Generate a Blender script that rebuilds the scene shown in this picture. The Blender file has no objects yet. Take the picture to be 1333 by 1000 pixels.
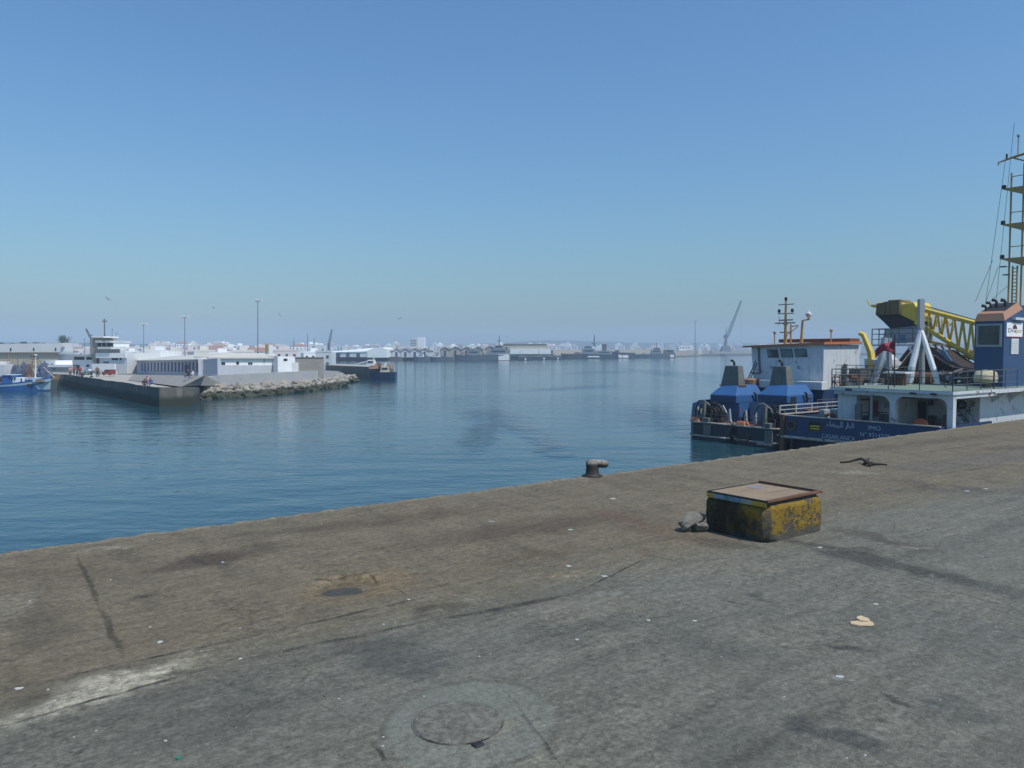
import bpy, bmesh, math, random
from mathutils import Vector, Matrix, noise
random.seed(7)
C = bpy.context.scene.collection
PI = math.pi
# ------------------------------------------------------------------ camera and photo geometry
CAM = Vector((0, 0, 3.8))
TH = math.atan(43 / 1000)

def ray(px, py):
    u = (px - 666.5) / 1000; v = (500 - py) / 1000
    return Vector((u, math.cos(TH) + v * math.sin(TH), -math.sin(TH) + v * math.cos(TH)))

def at(px, py, Y):
    r = ray(px, py); return CAM + r * (Y / r.y)

def gnd(px, py, z=0.0):
    r = ray(px, py); return CAM + r * ((z - CAM.z) / r.z)

AQ = math.atan(.745)                      # direction of the quay edge
E = Vector((math.cos(AQ), math.sin(AQ), 0))
N = Vector((-math.sin(AQ), math.cos(AQ), 0))
QO = Vector((0, 21.6, 0))
RS = Vector((21.6, 37.6, 0)) + N * .55    # starboard quarter of the moored dredger
WZ = -2.3                                 # water level

def S(s, t, z): return RS + E * s + N * t + Vector((0, 0, z))
def Q(u, v, z=0.0): return QO + E * u - N * v + Vector((0, 0, z))

def T(px, py, s):
    r = ray(px, py); k = (s + (RS - CAM).dot(E)) / r.dot(E); p = CAM + r * k
    return (p - RS).dot(N), p.z

def SS(px, py, t):
    r = ray(px, py); k = (t + (RS - CAM).dot(N)) / r.dot(N); p = CAM + r * k
    return (p - RS).dot(E), p.z

def sp(px, py, s):
    t, z = T(px, py, s); return S(s, t, z)

# ------------------------------------------------------------------ mesh helpers
def tag(o, label=None, cat=None, group=None, kind=None):
    if label: o['label'] = label
    if cat: o['category'] = cat
    if group: o['group'] = group
    if kind: o['kind'] = kind
    return o

def thing(name, label, cat, loc=(0, 0, 0), rz=0, group=None):
    o = bpy.data.objects.new(name, None); C.objects.link(o)
    o.location = loc; o.rotation_euler = (0, 0, rz); o.empty_display_size = .2
    return tag(o, label, cat, group)

def wm(o):
    m = Matrix.Translation(o.location) @ o.rotation_euler.to_matrix().to_4x4() @ Matrix.Diagonal((*o.scale, 1))
    return wm(o.parent) @ m if o.parent else m

class MB:
    def __init__(self, fr=None):
        self.v = []; self.f = []; self.fr = fr
    def add(self, vs, fs):
        n = len(self.v)
        self.v += [Vector(self.fr(*p)) if self.fr else Vector(p) for p in vs]
        self.f += [tuple(i + n for i in f) for f in fs]; return self
    def raw(self, vs, fs):
        k = self.fr; self.fr = None; self.add(vs, fs); self.fr = k; return self
    HEX = [(0, 3, 2, 1), (4, 5, 6, 7), (0, 1, 5, 4), (1, 2, 6, 5), (2, 3, 7, 6), (3, 0, 4, 7)]
    def hexa(self, p): return self.add(p, self.HEX)
    def box(self, x0, y0, z0, x1, y1, z1):
        return self.hexa([(x0, y0, z0), (x1, y0, z0), (x1, y1, z0), (x0, y1, z0), (x0, y0, z1), (x1, y0, z1), (x1, y1, z1), (x0, y1, z1)])
    def frus(self, x0, y0, x1, y1, z0, X0, Y0, X1, Y1, z1):
        return self.hexa([(x0, y0, z0), (x1, y0, z0), (x1, y1, z0), (x0, y1, z0), (X0, Y0, z1), (X1, Y0, z1), (X1, Y1, z1), (X0, Y1, z1)])
    def prism(self, poly, vec):
        n = len(poly); a = [Vector(p) for p in poly]; b = [p + Vector(vec) for p in a]
        fs = [tuple(range(n))[::-1], tuple(range(n, 2 * n))] + [(i, (i + 1) % n, n + (i + 1) % n, n + i) for i in range(n)]
        return self.add(a + b, fs)
    def tube(self, pts, r, n=6, raw=False):
        pts = [Vector(p) for p in pts]
        rs = r if isinstance(r, (list, tuple)) else [r] * len(pts)
        vs = []; fs = []; up = None
        for i, p in enumerate(pts):
            d = (pts[min(i + 1, len(pts) - 1)] - pts[max(i - 1, 0)]).normalized()
            if up is None: up = Vector((0, 0, 1)) if abs(d.z) < .9 else Vector((1, 0, 0))
            a = d.cross(up)
            if a.length < 1e-4: a = d.cross(Vector((0, 1, .3)))
            a.normalize(); b = a.cross(d); up = b
            for k in range(n):
                q = 2 * PI * (k + .5) / n; vs.append(p + (a * math.cos(q) + b * math.sin(q)) * rs[i])
        for i in range(len(pts) - 1):
            for k in range(n):
                fs.append((i * n + k, i * n + (k + 1) % n, (i + 1) * n + (k + 1) % n, (i + 1) * n + k))
        fs.append(tuple(range(n))); m = (len(pts) - 1) * n; fs.append(tuple(range(m, m + n))[::-1])
        return self.raw(vs, fs) if raw else self.add(vs, fs)
    def bar(self, p, q, r=.03, n=5): return self.tube([p, q], r, n)
    def lathe(self, prof, c=(0, 0, 0), n=20, sx=1, sy=1):
        vs = []; fs = []
        for r, z in prof:
            for k in range(n):
                q = 2 * PI * k / n; vs.append((c[0] + r * sx * math.cos(q), c[1] + r * sy * math.sin(q), c[2] + z))
        for i in range(len(prof) - 1):
            for k in range(n): fs.append((i * n + k, i * n + (k + 1) % n, (i + 1) * n + (k + 1) % n, (i + 1) * n + k))
        fs.append(tuple(range(n))[::-1]); m = (len(prof) - 1) * n; fs.append(tuple(range(m, m + n)))
        return self.add(vs, fs)
    def loft(self, secs):
        n = len(secs[0]); vs = [p for s in secs for p in s]; fs = []
        for i in range(len(secs) - 1):
            for k in range(n - 1): fs.append((i * n + k, i * n + k + 1, (i + 1) * n + k + 1, (i + 1) * n + k))
            fs.append(((i + 1) * n, i * n, i * n + n - 1, (i + 1) * n + n - 1))
        fs.append(tuple(range(n))); m = (len(secs) - 1) * n; fs.append(tuple(range(m, m + n))[::-1])
        return self.add(vs, fs)
    def build(self, name, m, parent=None, origin=None, smooth=False, bevel=0, label=None):
        if parent is not None: inv = wm(parent).inverted()
        elif origin is not None: inv = Matrix.Translation(-Vector(origin))
        else: inv = Matrix.Identity(4)
        me = bpy.data.meshes.new(name)
        me.from_pydata([inv @ p for p in self.v], [], self.f)
        bm = bmesh.new(); bm.from_mesh(me); bmesh.ops.recalc_face_normals(bm, faces=bm.faces); bm.to_mesh(me); bm.free()
        if smooth: me.polygons.foreach_set('use_smooth', [True] * len(me.polygons))
        me.materials.append(m)
        o = bpy.data.objects.new(name, me); C.objects.link(o)
        if parent is not None: o.parent = parent
        elif origin is not None: o.location = origin
        if bevel:
            b = o.modifiers.new('bevel', 'BEVEL'); b.width = bevel; b.segments = 2; b.limit_method = 'ANGLE'
        if label: o['label'] = label
        return o

def copy_tree(o, parent=None):
    c = o.copy(); C.objects.link(c)
    if parent is not None: c.parent = parent
    for ch in [x for x in KIDS.get(o, [])]: copy_tree(ch, c)
    return c
KIDS = {}
def kids(o):
    KIDS[o] = [x for x in bpy.data.objects if x.parent is o]
    for k in KIDS[o]: kids(k)

def text_mb(s, size, place, depth=.01, font=None, cut=None):
    """lettering as mesh; place(x, y, z) maps text plane coordinates to the world; returns MB"""
    cu = bpy.data.curves.new('lettering', 'FONT'); cu.body = s; cu.size = size; cu.extrude = depth; cu.resolution_u = 3
    o = bpy.data.objects.new('lettering', cu); C.objects.link(o)
    me = bpy.data.meshes.new_from_object(o.evaluated_get(bpy.context.evaluated_depsgraph_get()))
    mb = MB(); mb.raw([place(*v.co) for v in me.vertices], [tuple(p.vertices) for p in me.polygons])
    w = max((v.co.x for v in me.vertices), default=1)
    bpy.data.objects.remove(o); bpy.data.curves.remove(cu); bpy.data.meshes.remove(me)
    return mb, w

# ------------------------------------------------------------------ materials
class NB:
    def __init__(self, name):
        self.m = bpy.data.materials.new(name); self.m.use_nodes = True
        self.nt = self.m.node_tree; self.n = self.nt.nodes; self.l = self.nt.links
        self.b = self.n['Principled BSDF']; self.tc = self.n.new('ShaderNodeTexCoord')
        self.co = self.tc.outputs['Object']
    def link(self, a, b): self.l.new(a, b)
    def put(self, sock, v):
        if hasattr(v, 'is_output') or isinstance(v, bpy.types.NodeSocket): self.l.new(v, sock)
        elif isinstance(v, (tuple, list)) and len(v) == 3 and len(sock.default_value) == 4: sock.default_value = (*v, 1)
        else: sock.default_value = v
    def math(self, op, a, b=0, c=0, clamp=False):
        x = self.n.new('ShaderNodeMath'); x.operation = op; x.use_clamp = clamp
        for i, v in enumerate((a, b, c)): self.put(x.inputs[i], v)
        return x.outputs[0]
    def vmul(self, v, s, off=(0, 0, 0)):
        x = self.n.new('ShaderNodeMapping'); self.l.new(v, x.inputs[0]); x.inputs['Scale'].default_value = s; x.inputs['Location'].default_value = off
        return x.outputs[0]
    def noise(self, scale, detail=4, rough=.55, vec=None, dist=0, col=False):
        x = self.n.new('ShaderNodeTexNoise'); x.inputs['Scale'].default_value = scale; x.inputs['Detail'].default_value = detail
        x.inputs['Roughness'].default_value = rough; x.inputs['Distortion'].default_value = dist
        self.l.new(vec or self.co, x.inputs['Vector']); return x.outputs[1 if col else 0]
    def voro(self, scale, vec=None, feat='F1', rnd=1):
        x = self.n.new('ShaderNodeTexVoronoi'); x.inputs['Scale'].default_value = scale; x.feature = feat
        x.inputs['Randomness'].default_value = rnd
        self.l.new(vec or self.co, x.inputs['Vector']); return x.outputs[0]
    def ss(self, v, a, b):
        x = self.n.new('ShaderNodeMapRange'); x.interpolation_type = 'SMOOTHSTEP'
        self.put(x.inputs[0], v); x.inputs[1].default_value = a; x.inputs[2].default_value = b
        return x.outputs[0]
    def mix(self, f, a, b, mode='MIX'):
        x = self.n.new('ShaderNodeMix'); x.data_type = 'RGBA'; x.blend_type = mode
        self.put(x.inputs[0], f); self.put(x.inputs[6], a); self.put(x.inputs[7], b); return x.outputs[2]
    def sep(self, v):
        x = self.n.new('ShaderNodeSeparateXYZ'); self.l.new(v, x.inputs[0]); return x.outputs
    def bump(self, h, strength=.3, dist=.02):
        x = self.n.new('ShaderNodeBump'); x.inputs['Strength'].default_value = strength; x.inputs['Distance'].default_value = dist
        self.l.new(h, x.inputs['Height']); self.l.new(x.outputs[0], self.b.inputs['Normal'])
    def done(self, col=None, rough=None, metal=None, spec=None):
        if col is not None: self.put(self.b.inputs['Base Color'], col)
        if rough is not None: self.put(self.b.inputs['Roughness'], rough)
        if metal is not None: self.put(self.b.inputs['Metallic'], metal)
        if spec is not None: self.put(self.b.inputs['Specular IOR Level'], spec)
        return self.m

def sc(c, k): return tuple(x * k for x in c)

def paint(name, col, rough=.5, var=.25, scale=1.5, dirt=.35, dirt_col=(.09, .06, .04), rust=0.0, streak=True, metal=0, bump=.15, fine=14):
    """painted or weathered surface: tone variation, dirty streaks running down, rust patches"""
    k = NB(name)
    n1 = k.noise(scale, 5, .6); n2 = k.noise(fine, 4, .6)
    c = k.mix(k.math('MULTIPLY', n1, 1.0), sc(col, 1 - var), sc(col, 1 + var))
    c = k.mix(k.math('MULTIPLY', k.ss(n2, .35, .75), var * .7), c, sc(col, .6))
    if dirt:
        v = k.vmul(k.co, (3.2, 3.2, .35)) if streak else k.co
        d = k.ss(k.noise(1.6, 5, .65, v), .48, .78)
        c = k.mix(k.math('MULTIPLY', d, dirt), c, dirt_col)
    if rust:
        r = k.ss(k.math('ADD', k.noise(scale * 1.7, 7, .7), k.math('MULTIPLY', n2, .25)), .83 - .3 * rust, .9 - .25 * rust)
        c = k.mix(r, c, k.mix(n2, (.09, .035, .015), (.25, .10, .04)))
    if bump: k.bump(n2, bump, .02)
    return k.done(c, rough, metal)

M = {}
P = paint
M['white'] = P('white paint', (.60, .635, .65), .45, .1, .8, .55, (.24, .2, .16), rust=.42)
M['whitewash'] = P('whitewash', (.84, .845, .83), .8, .07, .3, .22, (.4, .37, .33), fine=3, bump=.05)
M['offwhite'] = P('dull white wall', (.64, .65, .64), .8, .1, .3, .3, (.25, .23, .2), fine=3, bump=.05)
M['greywall'] = P('grey render', (.36, .365, .36), .85, .15, .4, .3, (.15, .14, .13), fine=3)
M['pale_grey'] = P('pale grey render', (.50, .52, .54), .85, .1, .4, .3, (.25, .24, .23), fine=3)
M['lilac'] = P('lilac grey wall', (.50, .51, .56), .85, .1, .4, .25, (.2, .19, .2), fine=3)
M['tan'] = P('tan wall', (.42, .38, .29), .85, .1, .3, .3, (.2, .17, .13), fine=3)
M['beige'] = P('beige concrete tower', (.34, .31, .24), .85, .12, .4, .25, (.18, .15, .11), fine=4)
M['cream_roof'] = P('cream sheet roof', (.58, .55, .47), .7, .12, .3, .35, (.3, .25, .18), fine=4, streak=False)
M['brown_roof'] = P('brown roof', (.22, .19, .15), .8, .2, .5, .3, fine=5, streak=False)
M['terracotta'] = P('terracotta roof', (.31, .19, .15), .85, .25, .4, .3, fine=3, streak=False)
M['dark'] = P('dark opening', (.02, .024, .03), .5, .2, 2, 0)
M['glass'] = P('dark window glass', (.02, .04, .045), .08, .3, 1.2, 0, bump=.02)
M['door_blue'] = P('dark blue door', (.04, .05, .11), .6, .2, 1, .2)
M['wall_dark'] = P('wet quay wall', (.07, .072, .068), .8, .3, .5, .5, (.03, .035, .03), fine=4)
M['far_wall'] = P('dark far quay wall', (.10, .098, .09), .85, .25, .1, .3, (.05, .05, .045), fine=1)
M['wall_grey'] = P('stained quay wall', (.2, .19, .165), .85, .25, .5, .5, (.06, .06, .045), fine=4)
M['concrete'] = P('old concrete', (.27, .255, .225), .9, .25, .6, .4, (.12, .105, .085), fine=5, streak=False, bump=.3)
M['asphalt'] = P('harbour road asphalt', (.25, .245, .23), .9, .2, .2, .3, (.1, .1, .1), fine=2, streak=False)
M['steel'] = P('galvanised tank', (.30, .33, .36), .45, .15, .7, .3, (.15, .15, .15), metal=.4)
M['grey_metal'] = P('grey painted steel', (.30, .33, .34), .5, .15, 1.2, .3, rust=.1)
M['navy'] = P('naval grey paint', (.16, .185, .21), .55, .12, .3, .25, (.08, .085, .09), fine=3)
M['navy_dark'] = P('dark naval grey', (.075, .09, .11), .55, .15, .3, .2, (.04, .045, .05), fine=3)
M['hull_blue'] = P('faded blue hull paint', (.019, .050, .125), .5, .4, .9, .6, (.05, .045, .045), rust=.38, fine=9)
M['hull_dark'] = P('dark hull with shade', (.010, .018, .036), .5, .3, .9, .4, (.03, .02, .015), rust=.2)  # darker than the upper hull blue, shade of the lower hull painted in
M['blue'] = P('bright blue paint', (.030, .115, .29), .5, .3, 1.1, .55, (.07, .08, .1), rust=.35)
M['blue_dark'] = P('dark blue paint', (.018, .05, .13), .5, .25, 1.2, .4, (.02, .02, .03), rust=.2)
M['funnel_blue'] = P('funnel blue paint', (.022, .065, .16), .42, .12, .8, .15, (.02, .03, .05))
M['orange'] = P('orange paint', (.52, .17, .06), .55, .15, 1, .3, (.25, .08, .04))
M['orange_dull'] = P('orange deck edge', (.42, .22, .125), .55, .15, 1, .4, (.2, .12, .08))
M['black'] = P('black steel', (.018, .018, .02), .6, .3, 2, .2, rust=.1)
M['rail'] = P('dull railing paint', (.10, .105, .10), .6, .3, 3, .3, rust=.25)
M['rail_white'] = P('white railing', (.5, .5, .48), .55, .15, 3, .4, rust=.35)
M['strake'] = P('worn rubbing strake', (.42, .38, .34), .7, .3, 2.2, .4, (.2, .1, .05), rust=.5)
M['rust'] = P('rusty steel', (.16, .075, .04), .85, .5, 2.5, .4, (.05, .03, .02), streak=False)
M['rust_dark'] = P('dark brown grab steel', (.028, .019, .018), .85, .4, 1.5, .3, streak=False)
M['deck_green'] = P('green deck paint', (.17, .23, .17), .7, .25, .8, .4, (.16, .13, .1), streak=False, rust=.15)
M['yellow'] = P('yellow crane paint', (.70, .50, .06), .5, .2, 1.2, .35, (.12, .08, .03), rust=.2)
M['mast_tan'] = P('tan mast paint', (.38, .26, .09), .55, .2, 1.2, .3, rust=.1)
M['cap_grey'] = P('stained grey cowl', (.15, .155, .14), .75, .45, 1.4, .8, (.05, .045, .035), fine=8)
M['cream'] = P('cream canvas', (.55, .49, .33), .8, .15, 1.5, .35)
M['flag'] = P('faded red cloth', (.30, .03, .05), .8, .2, 2.5, .2, (.15, .02, .03))
M['boat_blue'] = P('fishing boat blue', (.03, .13, .36), .5, .25, 1.2, .3, rust=.1)
M['boat_green'] = P('dull green hull', (.11, .14, .13), .6, .2, .8, .5, rust=.2)
M['boat_red'] = P('boat red', (.40, .09, .05), .55, .25, 1, .3)
M['boat_pale'] = P('pale boat paint', (.42, .55, .62), .5, .12, 1, .3)
M['wood'] = P('weathered wood', (.30, .2, .12), .8, .25, 2, .3)
M['net_blue'] = P('blue net heap', (.10, .13, .21), .9, .6, 2.5, .5, (.12, .08, .07), streak=False, bump=.6)
M['net_brown'] = P('brown net heap', (.17, .11, .09), .9, .5, 2.5, .3, streak=False, bump=.6)
M['pole'] = P('grey lamp pole', (.22, .235, .25), .5, .1, 1, .1)
M['lamp'] = P('lamp head', (.62, .64, .66), .4, .05, 1, .1)
M['crane_grey'] = P('harbour crane steel', (.12, .135, .15), .6, .15, .3, .1)
M['paper'] = P('white paper litter', (.46, .46, .43), .8, .3, 6, .1)
M['card'] = P('torn cardboard', (.55, .42, .25), .85, .2, 5, .3, streak=False)
M['foliage'] = P('green shrub', (.035, .07, .03), .8, .4, 1, 0, fine=6)
M['far_trees'] = P('far tree belt', (.045, .06, .05), .9, .35, .02, 0, fine=.1, bump=0)
M['tarp'] = P('blue tarpaulin', (.10, .2, .34), .6, .2, 2, .2)
M['gull'] = P('gull plumage', (.16, .16, .17), .8, .2, 5, 0)
M['rope'] = P('dark tarred rope', (.035, .028, .022), .9, .4, 8, 0)

def glass_mat():
    k = NB('glass with painted reflection'); q = k.noise(.9, 3, .5); return k.done(k.mix(k.ss(q, .4, .6), (.015, .03, .035), (.10, .18, .18)), .12)  # pale green blotches imitate light reflected in the panes
M['wheel_glass'] = glass_mat()
# ------------------------------------------------------------------ camera, sky, sun, haze
sce = bpy.context.scene
cd = bpy.data.cameras.new('camera'); cam = bpy.data.objects.new('camera', cd); C.objects.link(cam)
cam.location = CAM; cam.rotation_euler = (PI / 2 - TH, 0, 0)
cd.sensor_width = 36; cd.lens = 36 * 1000 / 1333; cd.clip_start = .1; cd.clip_end = 20000
sce.camera = cam
SUN_EL = math.radians(57); SH = Vector((.80, -.60, 0)).normalized()
SUN = SH * math.cos(SUN_EL) + Vector((0, 0, math.sin(SUN_EL)))
w = bpy.data.worlds.new('World'); sce.world = w; w.use_nodes = True
nt = w.node_tree; bg = nt.nodes['Background']
sky = nt.nodes.new('ShaderNodeTexSky'); sky.sky_type = 'NISHITA'; sky.sun_disc = False
sky.sun_elevation = SUN_EL; sky.sun_rotation = math.atan2(SH.x, SH.y)
sky.altitude = 0; sky.air_density = 1.6; sky.dust_density = 1.5; sky.ozone_density = 2.0
tint = nt.nodes.new('ShaderNodeMix'); tint.data_type = 'RGBA'; tint.blend_type = 'MULTIPLY'; tint.inputs[0].default_value = 1; tint.inputs[7].default_value = (.78, 1.205, 1.69, 1)
nt.links.new(sky.outputs[0], tint.inputs[6]); nt.links.new(tint.outputs[2], bg.inputs[0]); bg.inputs[1].default_value = .075
sl = bpy.data.lights.new('sun', 'SUN'); sl.energy = 3.6; sl.angle = math.radians(.5); sl.color = (1, .955, .89)
so = bpy.data.objects.new('sun', sl); C.objects.link(so)
so.rotation_euler = SUN.to_track_quat('Z', 'Y').to_euler()
sce.view_settings.view_transform = 'Standard'; sce.view_settings.look = 'None'
sce.view_settings.exposure = 0; sce.view_settings.gamma = 1
sce.cycles.max_bounces = 8; sce.cycles.volume_bounces = 1
sce.cycles.use_denoising = True

hz = MB().box(-2900, -60, -4.6, 2900, 3300, 82).build('haze', M['white']); tag(hz, 'pale haze over the harbour', kind='stuff')
hm = bpy.data.materials.new('haze'); hm.use_nodes = True; hn = hm.node_tree
hn.nodes.remove(hn.nodes['Principled BSDF']); pv = hn.nodes.new('ShaderNodeVolumePrincipled')
pv.inputs['Color'].default_value = (.70, .85, 1, 1); pv.inputs['Density'].default_value = .00046; pv.inputs['Anisotropy'].default_value = 0
hn.links.new(pv.outputs[0], hn.nodes['Material Output'].inputs['Volume'])
hz.data.materials[0] = hm

# ------------------------------------------------------------------ water
k = NB('harbour water')
k.co = k.n.new('ShaderNodeNewGeometry').outputs['Position']
pos = k.co
def blob(cx, cy, rx, ry, rot=0):
    """soft oval area on the water, 1 in its middle"""
    mp = k.n.new('ShaderNodeMapping'); mp.vector_type = 'TEXTURE'
    k.l.new(warp, mp.inputs[0]); mp.inputs['Location'].default_value = (cx, cy, WZ); mp.inputs['Rotation'].default_value = (0, 0, rot); mp.inputs['Scale'].default_value = (rx, ry, 50)
    ln = k.n.new('ShaderNodeVectorMath'); ln.operation = 'LENGTH'; k.l.new(mp.outputs[0], ln.inputs[0])
    return k.ss(ln.outputs['Value'], 1.25, .1)
wn = k.noise(.22, 4, .6, col=True)
wv = k.n.new('ShaderNodeVectorMath'); wv.operation = 'MULTIPLY_ADD'; k.l.new(wn, wv.inputs[0]); wv.inputs[1].default_value = (3, 5, 0); wv.inputs[2].default_value = (-1.5, -2.5, 0)
wa = k.n.new('ShaderNodeVectorMath'); k.l.new(wv.outputs[0], wa.inputs[0]); k.l.new(pos, wa.inputs[1]); warp = wa.outputs[0]
def streak(x0, y0, x1, y1, wd):
    a, b = gnd(x0, y0, WZ), gnd(x1, y1, WZ); c = (a + b) / 2; d = b - a; return blob(c.x, c.y, d.length / 2 + wd, wd, math.atan2(d.y, d.x))
patch = None
for a in ((652, 543, 604, 590, 1.5), (655, 544, 694, 568, 1.7), (690, 566, 728, 592, 1.3), (640, 535, 662, 552, 3.2), (835, 528, 905, 566, 4.0), (880, 545, 940, 560, 3), (700, 508, 780, 503, 5), (850, 482, 960, 494, 9), (760, 486, 830, 483, 10), (960, 500, 800, 478, 5)):
    b = streak(*a); patch = b if patch is None else k.math('MAXIMUM', patch, b)
big = k.ss(k.noise(.012, 4, .6, k.vmul(pos, (.6, 1.6, 1))), .35, .7)
amp = k.math('ADD', k.math('MULTIPLY', big, .55), k.math('MULTIPLY_ADD', patch, 1.7, .5))
h1 = k.noise(.42, 3, .5, k.vmul(pos, (.55, 1.0, 1)))
h2 = k.noise(1.9, 3, .55, k.vmul(pos, (.7, 1.15, 1), (3, 7, 0)))
h3 = k.noise(6.5, 2, .5, pos)
hh = k.math('ADD', k.math('MULTIPLY', h1, .16), k.math('ADD', k.math('MULTIPLY', h2, .042), k.math('MULTIPLY', h3, .009)))
hh = k.math('MULTIPLY', hh, amp)
k.bump(hh, 1.0, 1.0)
k.b.inputs['IOR'].default_value = 1.333
k.done(k.mix(k.noise(.05, 3), (.014, .056, .074), (.02, .067, .084)), .06)
mb = MB(); xs = [-3000, -400, -100, 0, 100, 400, 3000]; ys = [-50, 20, 60, 150, 400, 1000, 3200]
for i in range(6):
    for j in range(6): mb.add([(xs[i], ys[j], WZ), (xs[i + 1], ys[j], WZ), (xs[i + 1], ys[j + 1], WZ), (xs[i], ys[j + 1], WZ)], [(0, 1, 2, 3)])
tag(mb.build('water', k.m), 'blue rippled harbour water', kind='structure')

# ------------------------------------------------------------------ the quay in front
def uv(px, py):
    p = gnd(px, py, 0) - QO; return p.dot(E), -p.dot(N)
def nz(x, y, z=0): return noise.noise(Vector((x, y, z)))
POT = uv(455, 763); SEAM = (uv(101, 722), uv(130, 790), uv(158, 850)); MAN = uv(596, 941)
def edge_shift(u):
    e = .09 * nz(u * .9, 3) + .09 * nz(u * 2.7, 9) + .05 * nz(u * 7, 1)
    c = nz(u * .55, 21)
    return e + (.22 * max(0, c - .28))
def height(u, v):
    z = .016 * nz(u * .35, v * .35) + .007 * nz(u * 1.3, v * 1.3, 4) + .003 * nz(u * 5, v * 5, 8)
    a = (u - POT[0]) * 1.0; b = v - POT[1] + .15 * nz(u * 2, v * 2, 5)
    d = math.hypot(a / .72, b / .62)
    if d < 1: z -= .085 * min(1, (1 - d) * (4.5 if b < .1 else 1.6))
    x, y = u - SEAM[0][0], v - SEAM[0][1]; ex, ey = SEAM[2][0] - SEAM[0][0], SEAM[2][1] - SEAM[0][1]
    L = math.hypot(ex, ey); s = (x * ex + y * ey) / L; dd = abs(x * ey - y * ex) / L + .02 * nz(s * 3, 2)
    if -.2 < s < L and dd < .07: z -= .025 * (1 - dd / .07)
    z -= .035 * max(0, 1 - v / .18) * (.6 + nz(u * 3, 7))
    return z
us = [-70, -50, -38, -30, -25, -20] + [-17 + .075 * i for i in range(int(57 / .075))] + [40 + i * .4 for i in range(30)] + [52 + 2 * i for i in range(10)] + [80, 100, 130]
vs = [0, .03, .07, .12, .18] + [.25 + .06 * i for i in range(int(15.5 / .06))] + [16, 17, 18.5, 20, 23, 27, 32, 40, 60]
V = []; F = []; UVL = []
nv = len(vs) + 2
for u in us:
    e = edge_shift(u)
    for q in ((-3.4,), (-.12,)):
        V.append(Vector((u, -e + (.03 * nz(u * 4, 31) if q[0] > -1 else 0), q[0]))); UVL.append((u, -5, 0, 0))
    for v in vs:
        sft = e * max(0, 1 - v / .8); V.append(Vector((u, -(v + sft), height(u, v)))); UVL.append((u, v, .34 * nz(u * 1.6, v * 1.6, 40) + .17 * nz(u * 4.3, v * 4.3, 41), .34 * nz(u * 1.6, v * 1.6, 50) + .17 * nz(u * 4.3, v * 4.3, 51)))
for i in range(len(us) - 1):
    for j in range(nv - 1): F.append((i * nv + j, i * nv + j + 1, (i + 1) * nv + j + 1, (i + 1) * nv + j))

k = NB('quay surface')
xyz = k.sep(k.co); cv = k.math('MULTIPLY', xyz[1], -1); cu_ = xyz[0]
nA = k.noise(.28, 5, .6); nB = k.noise(1.3, 7, .65); nC = k.noise(7, 6, .65); nD = k.noise(42, 3, .6); nF = k.noise(19, 5, .7)
nS = k.noise(1.0, 6, .65, k.vmul(k.co, (.22, 2.2, 1)))
nT = k.noise(1.0, 6, .65, k.vmul(k.co, (1.5, .25, 1), (5, 2, 0)))
wc = k.noise(1.6, 4, .6, col=True)
w1 = k.n.new('ShaderNodeVectorMath'); w1.operation = 'MULTIPLY_ADD'; k.l.new(wc, w1.inputs[0]); w1.inputs[1].default_value = (.7, .7, 0); w1.inputs[2].default_value = (-.35, -.35, 0)
w2 = k.n.new('ShaderNodeVectorMath'); k.l.new(w1.outputs[0], w2.inputs[0]); k.l.new(k.co, w2.inputs[1]); WARP = w2.outputs[0]
w3 = k.n.new('ShaderNodeVectorMath'); w3.operation = 'MULTIPLY_ADD'; k.l.new(wc, w3.inputs[0]); w3.inputs[1].default_value = (.16, .16, 0); w3.inputs[2].default_value = (-.08, -.08, 0)
w4 = k.n.new('ShaderNodeVectorMath'); k.l.new(w3.outputs[0], w4.inputs[0]); k.l.new(k.co, w4.inputs[1]); WLOW = w4.outputs[0]
def area(c, rx, ry, rot=0, soft=.5, vec=None):
    mp = k.n.new('ShaderNodeMapping'); mp.vector_type = 'TEXTURE'; k.l.new(vec or WARP, mp.inputs[0])
    mp.inputs['Location'].default_value = (c[0], -c[1], 0); mp.inputs['Rotation'].default_value = (0, 0, rot); mp.inputs['Scale'].default_value = (rx, ry, 9)
    ln = k.n.new('ShaderNodeVectorMath'); ln.operation = 'LENGTH'; k.l.new(mp.outputs[0], ln.inputs[0])
    return k.ss(ln.outputs['Value'], 1 + soft * .5, 1 - soft)
def seg(a, b, w, soft=.6, vec=None, taper=.5):
    """long stain or crack from a to b (quay coordinates)"""
    c = ((a[0] + b[0]) / 2, (a[1] + b[1]) / 2); dx, dy = b[0] - a[0], -(b[1] - a[1])
    return area(c, math.hypot(dx, dy) / 2 + w, w, math.atan2(dy, dx), soft, vec)
def dk(col, f, tone, amt=1.0):
    return k.mix(k.math('MULTIPLY', f, amt), col, tone)
brown = k.mix(nB, (.15, .125, .088), (.31, .265, .195))
brown = k.mix(k.math('MULTIPLY', k.ss(nT, .45, .72), .55), brown, (.11, .085, .065))
brown = k.mix(k.math('MULTIPLY', k.ss(nA, .5, .75), .35), brown, (.12, .09, .075))
brown = k.mix(.22, brown, k.mix(nB, (.15, .15, .135), (.27, .265, .24)))
grey = k.mix(nB, (.15, .157, .147), (.28, .285, .262))
grey = k.mix(k.math('MULTIPLY', k.ss(nS, .45, .75), .5), grey, (.12, .125, .123))
grey = k.mix(k.math('MULTIPLY', k.ss(nA, .52, .72), .4), grey, (.27, .262, .225))
bl = k.math('ADD', cv, k.math('MULTIPLY_ADD', nB, 1.1, -.55)); bl = k.math('ADD', bl, k.math('MULTIPLY_ADD', nA, 1.8, -.9))
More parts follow.
